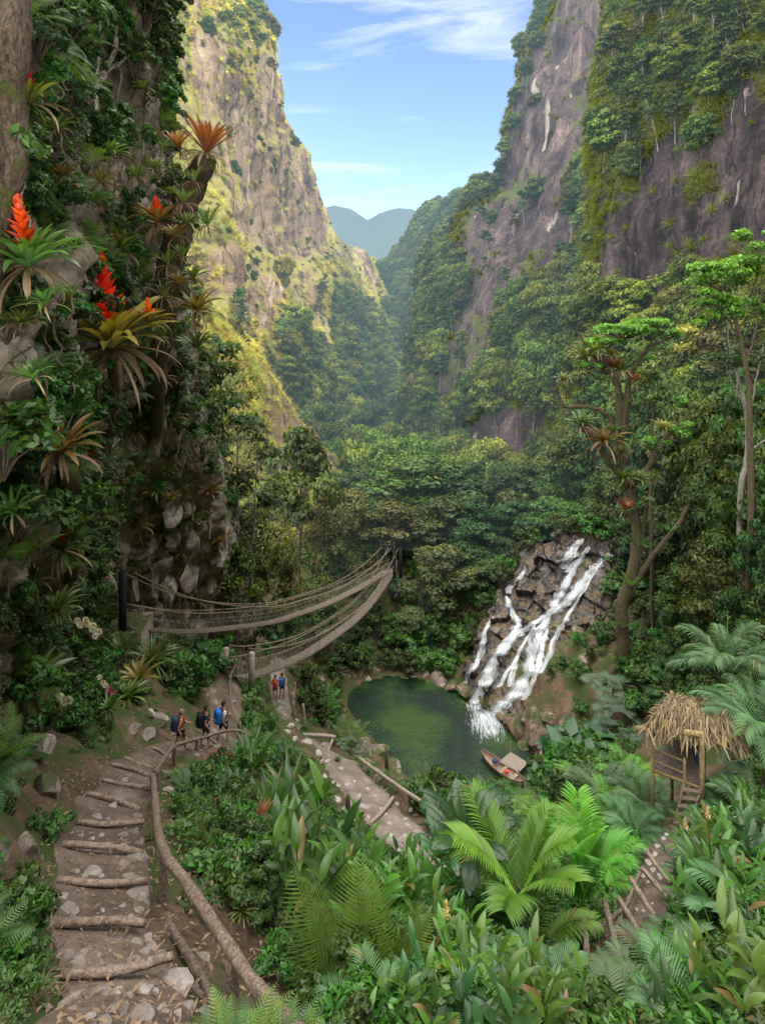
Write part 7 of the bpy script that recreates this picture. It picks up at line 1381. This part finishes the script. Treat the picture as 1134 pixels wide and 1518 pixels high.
# ------------------------------------------------------------------ people
def skinned(name, verts, edges, rads, mat, parent, sub=1, root=0):
    me = bpy.data.meshes.new(name); me.from_pydata([tuple(v) for v in verts], edges, []); o = bpy.data.objects.new(name, me); COL.objects.link(o); o.parent = parent; me.materials.append(mat)
    m = o.modifiers.new('skin', 'SKIN'); m.use_smooth_shade = True; m.use_x_symmetry = False
    for i, sv in enumerate(me.skin_vertices[0].data):
        r = rads[i]; sv.radius = r if isinstance(r, tuple) else (r, r); sv.use_root = (i == root)
    s = o.modifiers.new('subdivision', 'SUBSURF'); s.levels = sub; s.render_levels = sub; return o
def person(loc, rz, H, stride, shirt, shorts, pack, hairm, label, sleeve=True, packs=1.0, cap=None, armsw=.25, shoe=None):
    """faces +Y; hips, knees and shoulders follow a walking pose"""
    k = H/1.75; root = empty('person', tuple(loc), rz); V = []; E = []; Rr = []
    def add(p, r, par=None):
        V.append(Vector(p)*k); Rr.append(tuple(x*k for x in r) if isinstance(r, tuple) else r*k); i = len(V)-1
        if par is not None: E.append((par, i))
        return i
    pel = add((0, 0, .93), (.135, .10)); wa = add((0, .01, 1.08), (.12, .09), pel); ch = add((0, .02, 1.28), (.15, .105), wa); sh = add((0, .0, 1.42), (.10, .075), ch); nk = add((0, .02, 1.50), .052, sh); jaw = add((0, .045, 1.575), (.062, .07), nk); hd = add((0, .03, 1.65), (.078, .092), jaw); tp = add((0, .02, 1.715), (.06, .07), hd)
    add((0, .145, 1.615), .013, hd); add((.085, .02, 1.63), .016, hd); add((-.085, .02, 1.63), .016, hd)
    segs = {}
    for s in (-1, 1):
        f = stride*s; hip = add((s*.095, 0, .88), (.095, .09), pel); kn = add((s*.10, .30*f+.04, .50+.02*abs(f)), .056, hip); calf = add((s*.10, .30*f*.9-.02, .34), .055, kn); an = add((s*.10, .42*f-.05, .09), .036, calf); he = add((s*.10, .42*f-.06, .045), .035, an); to = add((s*.105, .42*f+.12, .035), .032, he)
        so = add((s*.17, 0, 1.40), .058, sh); el = add((s*.235, -armsw*f*.6-.02, 1.13), .040, so); fo = add((s*.24, -armsw*f*1.0+.10, .99), .034, el); wr = add((s*.235, -armsw*f*1.2+.17, .92), .026, fo); pa = add((s*.235, -armsw*f*1.3+.215, .875), (.02, .036), wr)
        for j, (dy, ln) in enumerate(((-.03, .06), (-.012, .078), (.008, .083), (.026, .074))):
            a = add((s*.235, pa and -armsw*f*1.3+.225+dy, .85), .0088, pa); b = add((s*.228, -armsw*f*1.3+.235+dy, .85-ln*.55), .0080, a); add((s*.215, -armsw*f*1.3+.235+dy, .85-ln), .0070, b)
        t1 = add((s*.215, -armsw*f*1.3+.245, .885), .010, wr); add((s*.205, -armsw*f*1.3+.265, .85), .008, t1)
        segs[s] = (hip, kn, so, el, an, he, to)
    skinned('body', V, E, Rr, M_skin, root, 1)
    # shirt, shorts and shoes follow the same joints
    v = [V[pel]+Vector((0, 0, .03))*k, V[wa], V[ch], V[sh]]; e = [(0, 1), (1, 2), (2, 3)]; r = [(.150*k, .115*k), (.14*k, .108*k), (.168*k, .122*k), (.115*k, .088*k)]
    for s in (-1, 1):
        i = len(v); v += [V[segs[s][2]]]; e.append((3, i)); r.append(.070*k if sleeve else .062*k)
        if sleeve: v += [V[segs[s][2]].lerp(V[segs[s][3]], .55)]; e.append((i, i+1)); r.append(.060*k)
    skinned('shirt', v, e, r, shirt, root, 1)
    v = [V[pel]]; e = []; r = [(.148*k, .118*k)]
    for s in (-1, 1): i = len(v); v += [V[segs[s][0]], V[segs[s][0]].lerp(V[segs[s][1]], .78)]; e += [(0, i), (i, i+1)]; r += [.105*k, .082*k]
    skinned('shorts', v, e, r, shorts, root, 1)
    for s in (-1, 1): skinned('shoe', [V[segs[s][5]], V[segs[s][5]].lerp(V[segs[s][6]], .5), V[segs[s][6]]], [(0, 1), (1, 2)], [(.048*k, .05*k), (.046*k, .045*k), (.04*k, .035*k)], shoe or M_shoe, root, 1)
    # hair
    mb = MB(); n = 16; vv = []; ff = []
    for i in range(9):
        a = PI*.62*i/8
        for j in range(n):
            b = 2*PI*j/n; bk = max(0, -math.sin(b)); rr = (.098+.01*noise.noise(Vector((i, j, H))))*k; vv.append((rr*.92*math.sin(a)*math.cos(b), rr*1.12*math.sin(a)*math.sin(b)+.012*k, rr*1.02*math.cos(a)*(1.0 if a < PI/2 else .35+bk*1.0)+1.665*k))
    for i in range(8):
        for j in range(n): ff.append((i*n+j, i*n+(j+1) % n, (i+1)*n+(j+1) % n, (i+1)*n+j))
    mb.add(vv, ff); mb.build('hair', hairm, root)
    if cap: mb = MB(); tube(mb, [(0, .02*k, 1.665*k), (0, .02*k, 1.70*k), (0, .02*k, 1.745*k), (0, .02*k, 1.765*k)], [.107*k, .106*k, .085*k, .03*k], 16); mb.add([(-.07*k, .10*k, 1.675*k), (.07*k, .10*k, 1.675*k), (.05*k, .20*k, 1.665*k), (-.05*k, .20*k, 1.665*k)], [(0, 1, 2, 3)]); mb.build('cap', cap, root)
    if pack is not None:
        bm = bmesh.new(); bmesh.ops.create_cube(bm, size=1); bmesh.ops.subdivide_edges(bm, edges=bm.edges[:], cuts=5, use_grid_fill=True)
        for q in bm.verts:
            c = q.co; l = max(abs(c.x), abs(c.y), abs(c.z)); sp_ = c.normalized()*.62; c = c.lerp(sp_, .5); c *= 1+.05*noise.noise(c*6); q.co = Vector((c.x*.34*packs, c.y*.24*packs-.235, c.z*.56*packs+1.22))*k
        me = bpy.data.meshes.new('backpack'); bm.to_mesh(me); bm.free(); me.materials.append(pack); me.polygons.foreach_set('use_smooth', np.ones(len(me.polygons), bool)); bp = bpy.data.objects.new('backpack', me); COL.objects.link(bp); bp.parent = root
        mb = MB()
        for s in (-1, 1): tube(mb, [Vector(q)*k for q in ((s*.10, -.14, 1.40), (s*.11, -.02, 1.495), (s*.11, .10, 1.42), (s*.12, .135, 1.25), (s*.14, .05, 1.10), (s*.12, -.12, 1.02))], .018*k, 6)
        mb.build('strap', M_black, bp)
        mb = MB(); box(mb, Vector((0, -.37*packs, 1.12))*k, .22*k, .07*k, .2*k); mb.build('pocket', pack, bp)
    tag(root, None, 'person', None, None, label); return root
def stand(u, v, *a, **kw):
    p, n = hit(u, v, ['path1', 'path2', 'GR']); return person(p, *a, **kw)
hx = [hit(u, v, ['path1', 'GR'])[0] for u, v in ((268, 1114), (305, 1108), (331, 1102))]
person(hx[0], rad(-62), 62*hx[0].y/F, .55, M_oran, M_black, M_navy, M_hairl, 'hiker in an orange tank top with a navy backpack, last of three', sleeve=False, armsw=.35)
person(hx[1], rad(-58), 62*hx[1].y/F, .35, M_navy, M_grey, M_black, M_hair, 'hiker in a navy shirt with a black backpack, middle of three', armsw=.3)
person(hx[2], rad(-50), 62*hx[2].y/F, .5, M_white, M_navy, M_blue, M_hair, 'hiker in a white shirt with a blue backpack, first of three', armsw=.35, shoe=M_sole)
f1 = hit(408, 1037, ['path2', 'GR'])[0]; f2 = hit(418, 1035, ['path2', 'GR'])[0]
person(f1, rad(8), 36*f1.y/F, .3, M_oran, M_grey, M_redc, M_hair, 'distant hiker in red with a red backpack on the stony trail', packs=.8)
person(f2, rad(-12), 37*f2.y/F, .25, M_blue, M_navy, M_blue, M_hair, 'distant hiker in blue on the stony trail', packs=.9)
# ------------------------------------------------------------------ labels that single out each repeat by what it stands beside
LMK = [('thatched hut', 1020, 1080), ('ladder of the hut', 1010, 1200), ('waterfall', 790, 930), ('top of the waterfall', 880, 805), ('rowing boat', 745, 1145), ('pool', 640, 1070), ('black bridge post', 182, 890), ('far end of the bridges', 578, 835), ('near end of the lower bridge', 355, 1000), ('middle of the upper bridge', 400, 920),
 ('three hikers', 300, 1080), ('two distant hikers', 413, 1018), ('mossy bromeliad tree', 925, 650), ('bend of the wooden handrail', 241, 1259), ('lowest log step', 175, 1445), ('trail bend above the steps', 215, 1150), ('banana plant', 700, 1250), ('large bright palm', 775, 1260), ('large upright fern', 540, 1410), ('cream flower spike', 633, 1325),
 ('dark red flower cone', 773, 1455), ('crooked branch handrail', 915, 1360), ('lowest step of the hut trail', 867, 1425), ('palm with the upright spear', 1072, 1010), ('white trunked tree', 1105, 640), ('bright green tree', 1080, 420), ('largest bromeliad', 166, 510), ('big rust red bromeliad', 306, 215), ('large deep green bromeliad', 42, 395), ('highest orchid', 124, 917),
 ('lowest orchid', 98, 1037), ('tall tree before the sunlit spur', 443, 720), ('purple rock slab', 960, 370), ('purple rock at the right edge', 1080, 335), ('upper right corner', 1134, 0), ('lower right corner', 1134, 1518), ('lower left corner', 0, 1518), ('upper left corner', 0, 0), ('valley notch', 600, 500), ('log across the stony trail', 565, 1205), ('crossed pole gate', 450, 1060), ('rock face behind the bridge post', 250, 850)]
bpy.context.view_layer.update()
def pixof(o):
    p = o.matrix_world.translation; h = 0
    for c in [o]+list(o.children):
        if c.type == 'MESH' and len(c.data.vertices): h = max(h, max(b[2] for b in c.bound_box)*o.scale[2])
    return px((p.x, p.y, p.z+h*.6)), p.y
ordn = ['nearest', 'second nearest', 'third nearest', 'fourth nearest', 'fifth nearest', 'sixth nearest', 'seventh nearest', 'eighth nearest', 'ninth nearest', 'tenth nearest']+['%dth nearest' % i for i in range(11, 60)]
groups = {}
for o, d in THINGS:
    (u, v), Y = pixof(o); k = min(LMK, key=lambda m: (m[1]-u)**2+(m[2]-v)**2); du, dv = u-k[1], v-k[2]; ver = 'above' if dv < 0 else 'below'; hor = 'left' if du < 0 else 'right'
    if abs(du) > 2.2*abs(dv): rel = 'directly %s of' % hor
    elif abs(dv) > 2.2*abs(du): rel = 'straight %s' % ver
    else: rel = '%s and %s of' % (ver, hor)
    groups.setdefault((d or o.name.split('.')[0].replace('_', ' '), rel, k[0]), []).append((du*du+dv*dv, o))
for (d, rel, l), lst in groups.items():
    lst.sort(key=lambda t: t[0])
    for i, (q, o) in enumerate(lst):
        s = '%s %s the %s' % (d, rel, l)
        if len(lst) > 1: s += ', '+ordn[min(i, 49)]
        w = s.split(); o['label'] = ' '.join(w[:16])
